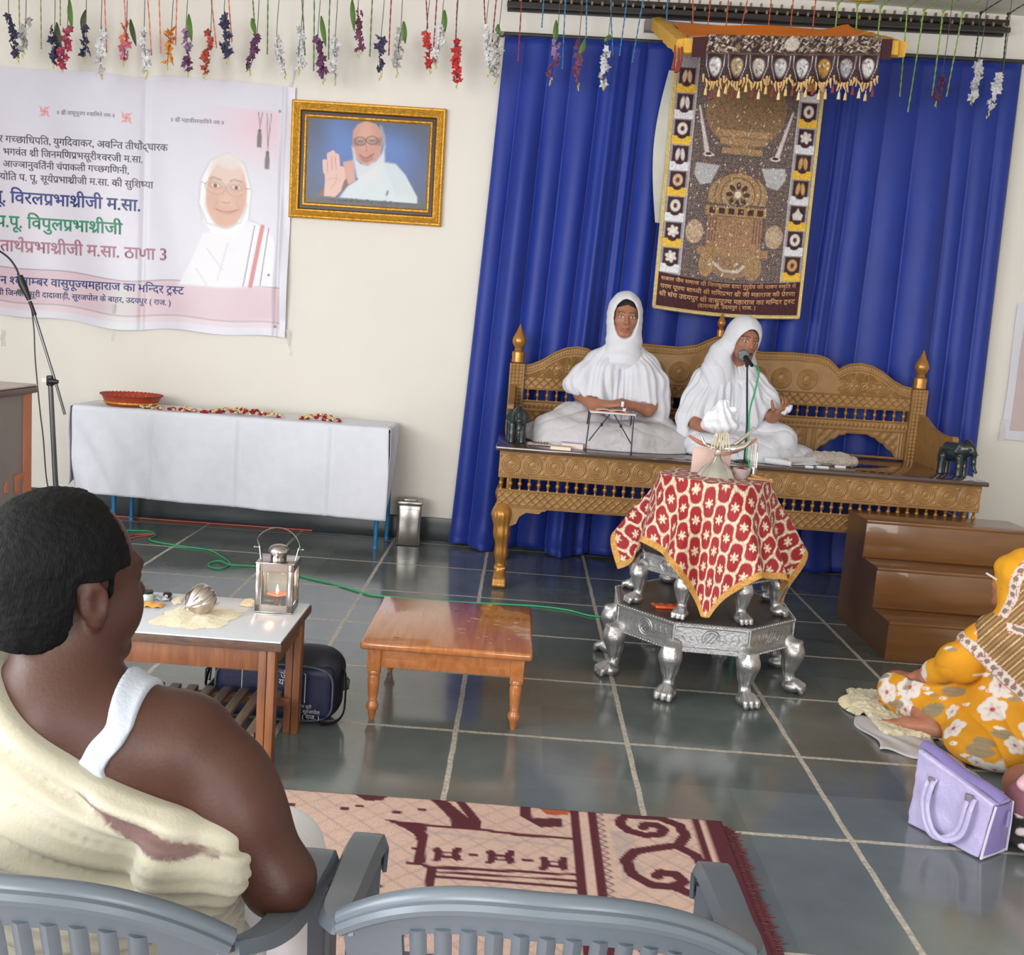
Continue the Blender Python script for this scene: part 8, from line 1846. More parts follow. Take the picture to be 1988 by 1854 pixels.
obj('wool_head', dv.mesh('wool_head', 1, wool), M('beige_wool', (168, 156, 146), 0.95, var=0.12, vs=30, bump=0.4, bs=160, sheen=0.3), bd)
mb = MB(); mb.tube([(0.0, 0.03, 0.030), (-0.10, -0.04, 0.026), (-0.235, -0.135, 0.023)], [0.016, 0.018, 0.021], 14); obj('handle', mb, M('white_wrapped_handle', (208, 204, 204), 0.8, var=0.06), bd)
mb = MB(); M4 = T(-0.236, -0.136, 0.023) @ Vector((-0.82, -0.57, 0)).to_track_quat('Z', 'Y').to_matrix().to_4x4(); mb.lathe([(0.010, -0.001), (0.019, 0.0), (0.019, 0.003), (0.008, 0.003), (0.007, 0.001)], 18, M4, cap=False); obj('end_ring', mb, M('greyish_end', (170, 160, 156), 0.8), bd)
mb = MB(); mb.tube([(1.345, 5.665, SZ+0.022), (1.42, 5.640, SZ+0.020), (1.475, 5.612, SZ+0.017)], [0.019, 0.018, 0.014], 12); tag(obj('cloth_roll', mb, m_white), 'small roll of white cloth at the settee front edge', 'cloth roll')
for k, (x, y, w, lab) in enumerate(((1.575, 5.625, 0.022, 'white scrap nearest the duster handle'), (1.655, 5.655, 0.034, 'white folded scrap before the wool duster'), (1.775, 5.735, 0.030, 'white scrap right of the wool duster'))):
    mb = MB(); mb.rbox((x-w, y-0.012, SZ+0.0005), (x+w, y+0.012, SZ+0.014), 0.004); tag(obj('cloth_scrap', mb, m_white), lab, 'cloth scrap')
# ================================================================== ON THE RED CLOTH
CZ = 0.8645
m_pol = M('bright_polished_silver', (226, 222, 214), 0.18, 0.85, var=0.06, vs=14)
sa = thing('ritual_stand', 'silver ritual stand with crossed sticks holding a white cloth pouch on the red brocade', 'ritual stand', (0.836, 4.362, CZ))
mb = MB(); mb.lathe([(0.001, 0), (0.076, 0), (0.079, 0.008), (0.074, 0.016), (0.066, 0.030), (0.048, 0.052), (0.026, 0.072), (0.014, 0.090), (0.017, 0.100), (0.012, 0.108), (0.011, 0.120), (0.016, 0.128), (0.010, 0.138), (0.009, 0.165), (0.001, 0.166)], 40, cap=False, rfun=lambda a, z: 1+0.05*math.cos(12*a)*max(0, 1-z/0.075)); obj('base', mb, m_pol, sa)
m_stick = M('rosy_wood_stick', (168, 112, 92), 0.45, var=0.15)
for (a, b, m_) in (((0.02, 0, 0.095), (0.155, 0.0, 0.175), m_stick), ((-0.01, 0, 0.13), (-0.125, 0.02, 0.165), m_stick), ((0.03, 0.02, 0.115), (0.150, 0.04, 0.22), m_pol)):
    mb = MB(); mb.tube(spline([a, ((a[0]+b[0])/2, a[1], (a[2]+b[2])/2-0.010), b], 14), [0.005+0.004*math.sin(math.pi*k/14) for k in range(15)], 8); obj('cross_stick', mb, m_, sa)
mb = MB(); mb.tube(spline([(0.02, -0.01, 0.125), (0.06, -0.015, 0.128), (0.10, -0.012, 0.140), (0.13, -0.006, 0.168)], 14), [0.014, 0.016, 0.017, 0.018, 0.018, 0.018, 0.017, 0.016, 0.015, 0.014, 0.012, 0.010, 0.008, 0.006, 0.004], 10); mb.tube(spline([(-0.075, 0, 0.165), (-0.06, -0.01, 0.14), (-0.03, -0.012, 0.128), (0, -0.01, 0.128)], 10), 0.006, 8); obj('spout', mb, m_pol, sa)
for k in range(3):
    a = k*2.1; mb = MB(); mb.tube([(0.012*math.cos(a), 0.012*math.sin(a), 0.16), (0.035*math.cos(a), 0.035*math.sin(a), 0.225)], 0.004, 7); obj('prong', mb, m_pol, sa)
for k in range(7):
    mb = MB(); x = -0.022+0.0075*k; mb.tube(spline([(x*0.5, -0.028, 0.215), (x, -0.042, 0.195), (x*1.4, -0.040, 0.165), (x*1.7, -0.034, 0.120+0.006*(k % 3))], 10), 0.0035, 6); obj('tassel_cord', mb, M('cream_cord', (206, 196, 168), 0.8), sa)
pc_ = Vol((-0.13, -0.12, 0.17), (0.13, 0.12, 0.34), 0.0032); pc_.ell((-0.003, 0, 0.222), (0.080, 0.065, 0.036), 0.02); pc_.ell((0.0, 0, 0.262), (0.052, 0.048, 0.030), 0.02); pc_.chain([(-0.012, 0, 0.28), (-0.002, -0.004, 0.305), (0.014, -0.004, 0.316)], [0.026, 0.018, 0.012], 0.02); pc_.chain([(0.018, -0.012, 0.282), (0.046, -0.018, 0.290)], [0.015, 0.012], 0.01); pc_.chain([(-0.02, -0.012, 0.284), (-0.052, -0.014, 0.266), (-0.070, -0.01, 0.240)], [0.012, 0.012, 0.010], 0.01)
po = thing('cloth_pouch', 'knotted white cloth pouch resting on the silver ritual stand', 'pouch', (0.836, 4.362, CZ))
obj('pouch_body', pc_.mesh('pouch_body', 2, lambda V, N: 0.003*np.sin(np.arctan2(V[:, 1], V[:, 0])*9+V[:, 2]*60)+0.002*vnoise(V, 2, 40)), m_white, po)
mb = MB(); mb.tube([(0.045*math.cos(a), 0.042*math.sin(a), 0.250+0.004*math.sin(2*a)) for a in np.linspace(0, 2*math.pi, 25)[:-1]], 0.005, 6, closed=True); obj('tie_band', mb, m_white, po)
mb = MB(); mb.rbox((-0.083, -0.003, 0), (0.083, 0.003, 0.110), 0.002); cd_ = thing('display_card', 'pale pink card propped upright behind the silver ritual stand', 'card', (0.832, 4.475, CZ+0.001)); obj('card_sheet', mb, M('pale_pink_card', (206, 178, 168), 0.5, var=0.02), cd_)
mb = MB(); mb.rbox((-0.086, -0.010, 0.0), (0.086, 0.010, 0.006), 0.002); obj('clear_holder', mb, M('clear_acrylic', (220, 214, 210), 0.1, alpha=0.5), cd_)
gb = thing('glass_bowl', 'small glass bowl holding dark red powder on the red brocade', 'bowl', (0.945, 4.375, CZ)); mb = MB(); mb.lathe([(0.001, 0), (0.022, 0), (0.030, 0.012), (0.036, 0.036), (0.0375, 0.046), (0.0355, 0.046), (0.033, 0.034), (0.026, 0.012), (0.001, 0.006)], 28, cap=False); obj('bowl_glass', mb, M('bowl_glass', (220, 206, 204), 0.06, alpha=0.35), gb)
mb = MB(); mb.ball((0, 0, 0.030), (0.027, 0.027, 0.020), 16, 10); obj('red_powder', mb, M('red_powder', (122, 24, 40), 0.9, var=0.3, vs=80), gb)
rh = thing('incense_holder', 'bundle of slim steel rods standing beside the glass bowl', 'incense holder', (1.000, 4.400, CZ)); mb = MB(); mb.lathe([(0.001, 0), (0.024, 0), (0.024, 0.010), (0.014, 0.018), (0.012, 0.05), (0.001, 0.05)], 20, cap=False); obj('holder_base', mb, m_steel, rh)
for k in range(4): mb = MB(); x = -0.010+0.007*k; mb.tube([(x, 0, 0.02), (x*1.5-0.004, 0.003*k, 0.15+0.02*(k % 2)), ], 0.0028, 7); obj('rod', mb, m_pol, rh)
ws = [((0.965, 4.335, CZ+0.010), (1.055, 4.300, CZ+0.012), 'sandalwood stick lying on the red brocade, the front one'), ((0.985, 4.365, CZ+0.020), (1.045, 4.335, CZ+0.010), 'short sandalwood stick lying behind the front one')]
for a, b, lab in ws: mb = MB(); mb.tube([a, b], 0.0055, 8); tag(obj('wooden_stick', mb, M('sandalwood', (168, 118, 72), 0.6, var=0.2, vs=30)), lab, 'stick')
mb = MB(); mb.rbox((1.052, 4.325, CZ+0.001), (1.066, 4.335, CZ+0.016), 0.003); tag(obj('yellow_bead', mb, M('pale_yellow', (222, 214, 140), 0.5)), 'tiny pale yellow piece at the end of the sandalwood sticks', 'bead')

# ================================================================== WOVEN FLOOR RUG
RX0, RX1, RY0, RY1, RC = -1.30, 0.690, 0.55, 2.955, 0.0065
cwR, chR = int((RX1-RX0)/RC), int((RY1-RY0)/RC)
PEA, MAR, GRY, ORG = (208, 176, 163), (84, 26, 40), (172, 158, 158), (170, 84, 52)
cv = Canvas(cwR, chR, PEA)
def rc(cx, cy): p = on(500+cx/1.988, 1500+cy/1.988); return ((p.x-RX0)/RC, (RY1-p.y)/RC)
def rp(l): return [rc(*q) for q in l]
SF = 0.25
for k in range(-60, 90):
    a = k*0.085/RC; cv.line([(a, 0), (a+chR, chR)], 1.0, (176, 150, 146), 0.5, 0.7); cv.line([(a, 0), (a-chR, chR)], 1.0, (176, 150, 146), 0.5, 0.7)
for k in range(14):
    for j in range(12):
        x = (RX0+0.10+k*0.155+(0.078 if j % 2 else 0)-RX0)/RC; y = (0.10+j*0.20)/RC
        if x*RC+RX0 < -0.12 or j > 4: cv.rect(x-2.0, y-1.2, x+2.0, y+1.2, MAR, 0.2)
for (x0, y0) in ((393, 153), (633, 168)): a, b = rc(x0, y0); cv.rect(a-2, b-1.2, a+2, b+1.2, MAR, 0.2)
for poly in (((375, 105), (500, 115), (480, 130), (420, 132), (390, 118)), ((650, 116), (716, 122), (860, 242), (800, 246), (740, 236), (742, 205), (690, 150)), ((750, 122), (790, 128), (862, 215), (856, 242), (820, 236), (810, 200)),
    ((1005, 138), (1052, 148), (1055, 198), (1170, 198), (1176, 230), (1090, 234), (1010, 192)), ((487, 206), (640, 224), (860, 243), (1000, 260), (1222, 276), (1222, 284), (1000, 270), (860, 252), (648, 236), (655, 290), (612, 290), (600, 262), (545, 232)),
    ((612, 288), (652, 288), (642, 374), (600, 372)), ((568, 366), (626, 372), (660, 384), (1230, 416), (1230, 425), (655, 396), (624, 382), (568, 376)), ((650, 396), (692, 400), (676, 480), (642, 478)), ((655, 404), (1232, 440), (1232, 448), (655, 412)), ((680, 424), (1232, 466), (1232, 474), (680, 432))):
    cv.poly(rp(poly), MAR, SF)
cv.poly(rp(((1070, 148), (1210, 164), (1190, 186), (1110, 184))), ORG, SF)
for (mx, my) in ((728, 342), (933, 354), (1138, 378)):
    for s_ in (-1, 1): cv.poly(rp(((mx+s_*16, my-10), (mx+s_*30, my-28), (mx+s_*56, my-24), (mx+s_*48, my), (mx+s_*58, my+22), (mx+s_*32, my+26), (mx+s_*16, my+12))), MAR, SF)
    cv.line(rp(((mx-24, my-8), (mx+24, my-5))), 1.4, MAR, SF); cv.line(rp(((mx-24, my+8), (mx+24, my+11))), 1.4, MAR, SF)
for (mx, my) in ((830, 345), (1036, 366)): a, b = rc(mx, my); cv.rect(a-2.2, b-0.9, a+2.2, b+0.9, MAR, 0.2)
for q in (((650, 255), (820, 275)), ((830, 280), (1000, 296)), ((1020, 290), (1215, 318))): cv.line(rp(q), 2.2, GRY, 0.4, 0.55)
# double stripe, scroll border, selvedge (run the whole depth)
def vst(x0, x1, col): cv.rect((x0-RX0)/RC, 0, (x1-RX0)/RC, chR, col, 0.2)
for x0, x1, c in ((0.236, 0.262, MAR), (0.262, 0.284, PEA), (0.284, 0.310, MAR), (0.310, 0.345, (206, 176, 160)), (0.595, 0.617, MAR), (0.617, 0.634, PEA), (0.634, 0.690, MAR)): vst(x0, x1, c)
for k in range(0, chR, 5): cv.line([((0.312-RX0)/RC, k), ((0.332-RX0)/RC, k+2.2), ((0.312-RX0)/RC, k+4.4)], 0.8, (120, 90, 96), 0.4)
for per in range(-1, 4):
    off = per*0.62
    def W(l): return [((x-RX0)/RC, (RY1-(y-off))/RC) for x, y in l]
    # measured on the rug: two volutes joined by an S
    cv.poly(W(((0.345, 2.86), (0.42, 2.82), (0.385, 2.72), (0.43, 2.62), (0.36, 2.56))), GRY, 0.4, 0.55)
    cv.line(W(((0.385, 2.925), (0.378, 2.89), (0.40, 2.855), (0.445, 2.835), (0.49, 2.845), (0.505, 2.875), (0.485, 2.90), (0.452, 2.897), (0.445, 2.880))), 5.0, MAR, SF)
    cv.line(W(((0.40, 2.945), (0.50, 2.945), (0.555, 2.905), (0.562, 2.845), (0.535, 2.79), (0.47, 2.765), (0.405, 2.735), (0.375, 2.68), (0.385, 2.61), (0.43, 2.565), (0.485, 2.56), (0.52, 2.59), (0.505, 2.625), (0.465, 2.63), (0.452, 2.61))), 5.2, MAR, SF)
    cv.line(W(((0.53, 2.785), (0.575, 2.74), (0.582, 2.70))), 5.0, MAR, SF); cv.line(W(((0.50, 2.555), (0.55, 2.52), (0.57, 2.46), (0.55, 2.40), (0.48, 2.35), (0.40, 2.325))), 5.2, MAR, SF)
def rugf(dx, z0, amp=1.0):
    def f(u, v): 
        x = RX0+(RX1-RX0)*u; y = RY1-(RY1-RY0)*v
        return np.stack([x+dx, y, z0+amp*(0.0015+0.0015*np.sin(7*x+3*y)+0.001*np.sin(19*y+4*x))], -1)
    return f
m_rug = M('woven_cotton_rug', (128, 128, 128), 0.9, var=0.08, vs=60, attr='paint', bump=0.35, bs=300)
rug = tag(obj('floor_rug', print_sheet(cv, rugf(0, 0.0145), 0.004), m_rug, angle=180), 'peach and maroon woven rug with scroll border folded double on the slate floor', 'rug')
mb = MB(); mb.sheet(40, 30, lambda u, v: (lerp(RX0, RX1+0.018, u), lerp(RY1-0.012, RY0+0.02, v), 0.0085+0.0008*math.sin(9*u)), 0.004); mb.sheet(40, 30, lambda u, v: (lerp(RX0, RX1+0.034, u), lerp(RY1-0.02, RY0+0.03, v), 0.0035), 0.004)
obj('under_fold', mb, M('maroon_rug_back', (96, 44, 54), 0.95, var=0.15, vs=40, bump=0.3, bs=200), rug, 'maroon edges of the folded layers below')
mb = MB()
for k in range(260):
    y = lerp(RY1-0.02, RY0+0.03, k/259); L = rng.uniform(0.008, 0.022); z = rng.choice((0.004, 0.009, 0.014)); x = RX1+(0.034 if z < 0.006 else 0.018 if z < 0.012 else 0); mb.tube([(x-0.002, y, z), (x+L, y+rng.uniform(-.006, .006), max(0.002, z-0.003))], 0.0014, 4)
obj('selvedge_fringe', mb, M('maroon_thread', (112, 60, 66), 0.95), rug)['kind'] = 'stuff'

# ================================================================== WOMAN IN YELLOW (right edge)
ml = thing('wool_mat', 'fluffy cream wool mat under the knee of the woman in yellow', 'mat', (1.60, 3.98, 0))
mv = Vol((-0.24, -0.38, -0.004), (0.56, 0.36, 0.06), 0.006); mv.rbox((0.16, 0.06, 0.012), (0.30, 0.24, 0.014), 0.012, 0.01); mv.ell((-0.09, 0.12, 0.016), (0.085, 0.10, 0.02), 0.02); mv.rbox((0, 0, -0.2), (1, 1, 0.2), 0.001, 0.003, sub=True)
obj('mat_body', mv.mesh('mat_body', 1, lambda V, N: 0.006*vnoise(V, 3, 60)+0.004*vnoise(V, 5, 130)), M('cream_wool', (214, 204, 176), 0.95, var=0.12, vs=40, bump=0.5, bs=180, sheen=0.3), ml)
mb = MB()
for k in range(130):
    a = lerp(1.7, 4.0, rng.random()); p = Vector((-0.085+0.085*math.cos(a), 0.12+0.105*math.sin(a), 0.012)); mb.tube([p, p+Vector((math.cos(a)*0.022, math.sin(a)*0.022, 0.006)), p+Vector((math.cos(a)*0.045, math.sin(a)*0.045, -0.006))], [0.005, 0.004, 0.0015], 5)
obj('fringe', mb, M('cream_fringe', (216, 206, 178), 0.95, var=0.15), ml)
mb = MB(); mb.sheet(26, 18, lambda u, v: (lerp(1.40, 1.66, u)+0.02*math.sin(7*v), lerp(3.66, 3.99, v)-0.30*(u)*0.4+0.012*math.sin(11*u), 0.006+0.003*math.sin(14*u+6*v)), 0.004)
tag(obj('white_cloth', mb, m_whiteg, angle=180), 'greyish white cloth spread on the floor under the foot of the woman in yellow', 'cloth')
yw_ = thing('person', 'woman in yellow floral sari with striped headcloth sitting on the floor at the right edge', 'person', (1.90, 3.75, 0))
HY_ = np.array((1.858, 3.745, 0.640)); RY_ = fr_axes((-0.42, 0.90, 0.10), (0, -0.08, 1))
v = Vol((1.40, 3.40, 0.0), (2.36, 4.36, 0.80), 0.0055)
v.ell((1.95, 3.74, 0.14), (0.18, 0.15, 0.13), 0.04); v.chain([(1.94, 3.73, 0.22), (1.92, 3.72, 0.42)], [0.13, 0.125], 0.05); v.chain([(1.885, 3.735, 0.57), (1.90, 3.72, 0.48)], [0.046, 0.055], 0.03); v.chain([(1.79, 3.72, 0.455), (2.03, 3.72, 0.455)], [0.05, 0.05], 0.05)
v.chain([(1.78, 3.72, 0.45), (1.690, 3.80, 0.30), (1.655, 3.93, 0.215), (1.640, 3.985, 0.190)], [0.046, 0.038, 0.032, 0.024], 0.02); hand(v, (1.640, 3.985, 0.190), (-0.30, 0.85, -0.42), (0.1, -0.35, -1), 1, (0.3, 0.35, 0.4, 0.45), 0.9)
v.chain([(2.03, 3.72, 0.45), (2.12, 3.82, 0.30), (2.06, 3.98, 0.20)], [0.046, 0.038, 0.026], 0.02); hand(v, (2.06, 3.98, 0.20), (-0.3, 0.9, -0.3), (0, -0.3, -1), -1, (0.3, 0.35, 0.4, 0.45), 0.9)
v.chain([(1.86, 3.80, 0.13), (1.60, 4.08, 0.105), (1.66, 3.84, 0.060)], [0.085, 0.062, 0.040], 0.03); foot(v, (1.66, 3.80, 0.012), (-0.70, 0.62, 0), 0.95)
v.chain([(2.03, 3.80, 0.13), (2.22, 4.06, 0.10), (1.95, 4.02, 0.06)], [0.085, 0.060, 0.040], 0.03); foot(v, (1.95, 4.02, 0.012), (-1, 0.1, 0), 0.95)
head(v, HY_, RY_, 0.95, True)
obj('body', shift(v.mesh('body', 2, None, lambda V, N: head_paint(V, HY_, RY_, (168, 112, 88), (150, 86, 76), 0.95)), yw_), skin_mat('medium_brown_skin'), yw_)
mb = MB(); ep = HY_+RY_@np.array((-0.083, 0.03, 0.012)); ep2 = HY_+RY_@np.array((-0.070, 0.088, 0.014)); mb.tube([tuple(ep-np.array(yw_.location)), tuple(ep2-np.array(yw_.location))], 0.004, 6); obj('spectacle_arm', mb, M('pale_spectacle_arm', (222, 220, 216), 0.3), yw_)
rsd = np.random.RandomState(12)
def floral(V, N):
    col = np.tile(hcol((212, 146, 22)), (len(V), 1)); col *= (1+0.10*vnoise(V, 3, 14))[:, None]
    # flowers, leaves and buds scattered over the cloth, each in the plane of the surface there
    ns = 260; idx = rsd.choice(len(V), ns, replace=False)
    for q, i in enumerate(idx):
        d = V-V[i]; n = N[i]; t1_ = np.cross(n, (0.3, 0.5, 0.81)); t1_ /= np.linalg.norm(t1_)+1e-9; t2_ = np.cross(n, t1_); a = d@t1_; b = d@t2_; h = d@n; near = np.abs(h) < 0.05; r = np.hypot(a, b); th_ = np.arctan2(b, a)
        kind = q % 5
        def put(m, c, op=1.0):
            nonlocal col
            k = (np.clip(m, 0, 1)*near*op)[:, None]; col = col*(1-k)+hcol(c)*k
        if kind in (0, 1):
            R_ = 0.026+0.028*rsd.rand(); put((R_*(0.80+0.24*np.abs(np.cos(2.5*th_)))-r)/0.004, (222, 214, 208)); put((R_*(0.45+0.2*np.cos(5*th_))-r)/0.006, (206, 176, 172), 0.6); put((R_*0.20-r)/0.003, (168, 40, 52), 0.9)
        elif kind == 2:
            R_ = 0.032+0.024*rsd.rand(); put((1-np.hypot(a/R_, b/(R_*0.5)))*6, (142, 130, 104), 0.9); put((1-np.abs(b)/0.0015)*(np.abs(a) < R_)*2, (110, 98, 80), 0.6)
        elif kind == 3:
            R_ = 0.018; put((1-np.hypot((a)/R_, b/(R_*0.45)))*5, (224, 216, 210)); put((1-np.hypot((a-0.006)/0.006, b/0.003))*5, (172, 60, 66), 0.8)
        else:
            R_ = 0.022; put((1-np.hypot(a/R_, b/(R_*0.38)))*6, (226, 218, 206)); put((1-np.hypot((a+R_)/R_, (b-0.008)/(R_*0.4)))*6, (150, 138, 112), 0.9)
    return col
sv = Vol((1.44, 3.36, 0.0), (2.40, 4.30, 0.56), 0.0055)
sv.ell((1.95, 3.72, 0.13), (0.25, 0.22, 0.15), 0.05); sv.chain([(1.86, 3.80, 0.14), (1.605, 4.06, 0.100)], [0.125, 0.078], 0.06); sv.chain([(2.03, 3.80, 0.14), (2.22, 4.05, 0.11)], [0.125, 0.08], 0.05); sv.chain([(1.61, 4.05, 0.095), (1.72, 3.84, 0.08), (1.82, 3.62, 0.07)], [0.075, 0.070, 0.085], 0.06); sv.chain([(1.93, 3.73, 0.22), (1.92, 3.72, 0.44)], [0.155, 0.140], 0.05)
sv.chain([(1.79, 3.715, 0.455), (1.70, 3.79, 0.315), (1.665, 3.90, 0.235)], [0.074, 0.070, 0.048], 0.03); sv.ell((1.78, 3.62, 0.07), (0.16, 0.16, 0.08), 0.06); sv.chain([(2.03, 3.715, 0.455), (2.12, 3.82, 0.31)], [0.070, 0.06], 0.03); sv.ell((1.90, 4.00, 0.10), (0.22, 0.14, 0.08), 0.06)
sv.chain([(1.665, 3.93, 0.225), (1.64, 3.99, 0.19), (1.60, 4.1, 0.16)], [0.036, 0.040, 0.05], 0.01, sub=True); sv.chain([(1.66, 3.80, 0.03), (1.50, 3.93, 0.03)], [0.046, 0.046], 0.01, sub=True); floor_cut(sv, 0.012)
def sari_d(V, N): n1 = vnoise(V, 5, 6); return (0.009*(np.abs(np.sin(V[:, 0]*17+V[:, 2]*22-V[:, 1]*10+2.2*n1))**0.6-0.55)+0.003*vnoise(V, 6, 26))*np.clip(V[:, 2]/0.05, 0.2, 1)
obj('sari', shift(sv.mesh('sari', 2, sari_d, floral), yw_), M('yellow_floral_cotton', (128, 128, 128), 0.85, var=0.04, attr='paint', bump=0.1, bs=180), yw_)
# headcloth and striped end of the sari down the back
A_ = np.array(at(1862, 1243, 3.74)); B_ = np.array(at(1992, 1372, 3.55)); vd = (A_+B_)/2-CAMP; pn = np.cross(B_-A_, vd); pn /= np.linalg.norm(pn); pn = pn if pn[2] > 0 else -pn
hv2 = Vol((1.60, 3.44, 0.10), (2.22, 3.96, 0.82), 0.0045)
hv2.ell(HY_+RY_@np.array((0, -0.016, 0.030)), np.array((0.090, 0.112, 0.102)), 0.02, RY_); hv2.chain([tuple(HY_+RY_@np.array((0, -0.05, -0.03))), (1.90, 3.69, 0.50), (1.93, 3.66, 0.36)], [0.085, 0.12, 0.16], 0.05); hv2.chain([(1.80, 3.705, 0.462), (2.04, 3.705, 0.462)], [0.070, 0.070], 0.05); hv2.chain([(1.80, 3.70, 0.455), (1.715, 3.775, 0.335)], [0.082, 0.080], 0.03); hv2.ell((1.96, 3.64, 0.24), (0.22, 0.19, 0.18), 0.06)
P_ = hv2.pts(); cutd = -((P_-A_.astype(np.float32))@pn.astype(np.float32)); Lh = (P_-HY_.astype(np.float32))@RY_
hv2.F = np.maximum(hv2.F, np.minimum(cutd, np.where(P_[..., 2] > 0.52, -1, 1))).astype(np.float32)
hv2.ell(HY_+RY_@np.array((0.0, 0.105, -0.045)), (0.078, 0.100, 0.115), 0.008, RY_, sub=True); hv2.ell(HY_+RY_@np.array((0, -0.010, 0.022)), (0.079, 0.098, 0.090), 0.004, RY_, sub=True)
def pall_c(V, N):
    e = (V-A_)@pn; l = (V-HY_)@RY_; u = V[:, 0]*0.8+V[:, 1]*0.6; w = (V@np.cross(pn, vd/np.linalg.norm(vd)))
    st_ = 0.5+0.5*np.sin(2*np.pi*w/0.014); col = hcol((166, 128, 78))*(st_[:, None])+hcol((118, 88, 58))*(1-st_[:, None]); col = np.where((np.sin(2*np.pi*w/0.014*0.5+1) > 0.93)[:, None], hcol((214, 190, 150)), col)
    def motif(dist, along): 
        c = np.tile(hcol((212, 196, 190)), (len(V), 1)); m = np.hypot(((along/0.030)%1-0.5)*0.030, dist-0.017); c = np.where((m < 0.0095)[:, None], hcol((128, 112, 98)), c); return np.where(((vnoise(V, 4, 160) > 0.45) & (m > 0.0095))[:, None], hcol((172, 96, 96)), c)
    b1 = (e < 0.036) & (V[:, 2] < 0.54); col = np.where(b1[:, None], motif(e, w), col)
    hd0 = V[:, 2] > 0.535; k = l[:, 1]
    edge = k-(-0.035); b2 = hd0 & (edge > -0.040) & (edge < 0.0); col = np.where(b2[:, None], motif(-edge, l[:, 2]), col)
    ye = hd0 & (edge >= 0.0); col = np.where(ye[:, None], hcol((216, 152, 24)), col)
    b3 = (np.abs(V[:, 2]-0.505) < 0.016) & (V[:, 0] > 1.78); col = np.where(b3[:, None], motif(V[:, 2]-0.488, u), col)
    return col
obj('headcloth', shift(hv2.mesh('headcloth', 2, lambda V, N: 0.005*np.sin(((V-A_)@pn)*70+3*vnoise(V, 4, 6))+0.003*vnoise(V, 7, 30), pall_c), yw_), M('striped_headcloth', (128, 128, 128), 0.85, var=0.05, attr='paint', bump=0.2, bs=200), yw_)
hr = Vol((1.77, 3.62, 0.56), (1.99, 3.88, 0.78), 0.0035); hr.ell(HY_+RY_@np.array((0, -0.010, 0.031)), (0.078, 0.097, 0.090), 0.01, RY_); Lq = (hr.pts()-HY_.astype(np.float32))@RY_; hr.F = np.maximum(hr.F, np.maximum((0.062-0.4*np.abs(Lq[..., 0])-Lq[..., 2])*0.8*(Lq[..., 1] > 0.0)+(-1)*(Lq[..., 1] <= 0.0), (-0.02-Lq[..., 2]))).astype(np.float32)
obj('hair', shift(hr.mesh('hair', 1), yw_), m_hairn, yw_)

# ================================================================== LAVENDER HANDBAG
Lb = Vector((-0.56, 0.83, 0)).normalized(); hb = thing('handbag', 'lavender handbag with two handles and open zip on the floor beside the woman in yellow', 'handbag', (1.412, 3.010, 0), math.atan2(Lb.y, Lb.x))
m_lav = M('lavender_leatherette', (176, 168, 208), 0.30, var=0.06, vs=12, bump=0.25, bs=60); m_lavd = M('violet_zip_tape', (132, 120, 178), 0.6, var=0.1); m_lavs = M('lavender_gusset', (140, 130, 186), 0.4, var=0.08, bump=0.2, bs=70)
hbv = Vol((-0.17, -0.12, 0.0), (0.19, 0.12, 0.25), 0.0045); hbv.F[:] = 1; Pb = hbv.pts(); xx, yy_, zz_ = Pb[..., 0], Pb[..., 1], Pb[..., 2]
top = 0.205+0.035*(xx/0.15); wy = 0.066-0.024*np.clip(zz_/0.2, 0, 1); wx = 0.120+0.016*np.clip(zz_/0.2, 0, 1)
hbv.F = np.maximum(np.maximum(np.abs(yy_)-wy, np.abs(xx)-wx), np.maximum(zz_-top, 0.004-zz_)).astype(np.float32)
obj('bag_body', hbv.mesh('bag_body', 3, lambda V, N: 0.003*vnoise(V, 3, 22)), m_lav, hb)
mb = MB(); mb.sheet(20, 5, lambda u, v: (lerp(-0.140, 0.140, u), lerp(-0.028, 0.028, v), 0.207+0.035*(lerp(-0.14, 0.14, u)/0.15)+0.012*(1-(2*v-1)**2)+0.004*math.sin(9*u)), 0.004); obj('zip_tape', mb, m_lavd, hb, 'violet zip strip along the top')
mb = MB(); mb.sheet(10, 12, lambda u, v: (-0.1205-0.014*v-0.004*math.sin(math.pi*u)-0.004, lerp(-0.056+0.02*v, 0.056-0.02*v, u), lerp(0.012, 0.168, v)), 0.004); obj('end_gusset', mb, m_lavs, hb, 'darker violet end panel')
mb = MB(); mb.tube([(-0.150, -0.010, 0.150), (-0.153, -0.004, 0.105)], [0.004, 0.006], 8); obj('zip_pull', mb, m_lavd, hb)
for (x0, x1, y, L) in ((-0.055, 0.075, 0.0665, 1), (-0.075, 0.055, 0.070, 0.85)):
    mb = MB(); mb.tube(spline([(x0, y-0.018, 0.165), (x0-0.002, y, 0.135), (x0+0.006, y+0.014, 0.06), (lerp(x0, x1, 0.35), y+0.026, 0.022/L), (lerp(x0, x1, 0.7), y+0.024, 0.030/L), (x1, y+0.008, 0.09), (x1+0.002, y-0.004, 0.15), (x1, y-0.020, 0.175)], 50), 0.0085, 8, flat=0.32, up=(0, 1, 0)); obj('handle', mb, m_lav, hb)
m_gris = M('grey_strap_tab', (122, 116, 130), 0.5)
for x in (-0.06, 0.065): mb = MB(); mb.rbox((x-0.012, 0.050, 0.125), (x+0.012, 0.060, 0.175), 0.003); obj('strap_tab', mb, m_gris, hb)
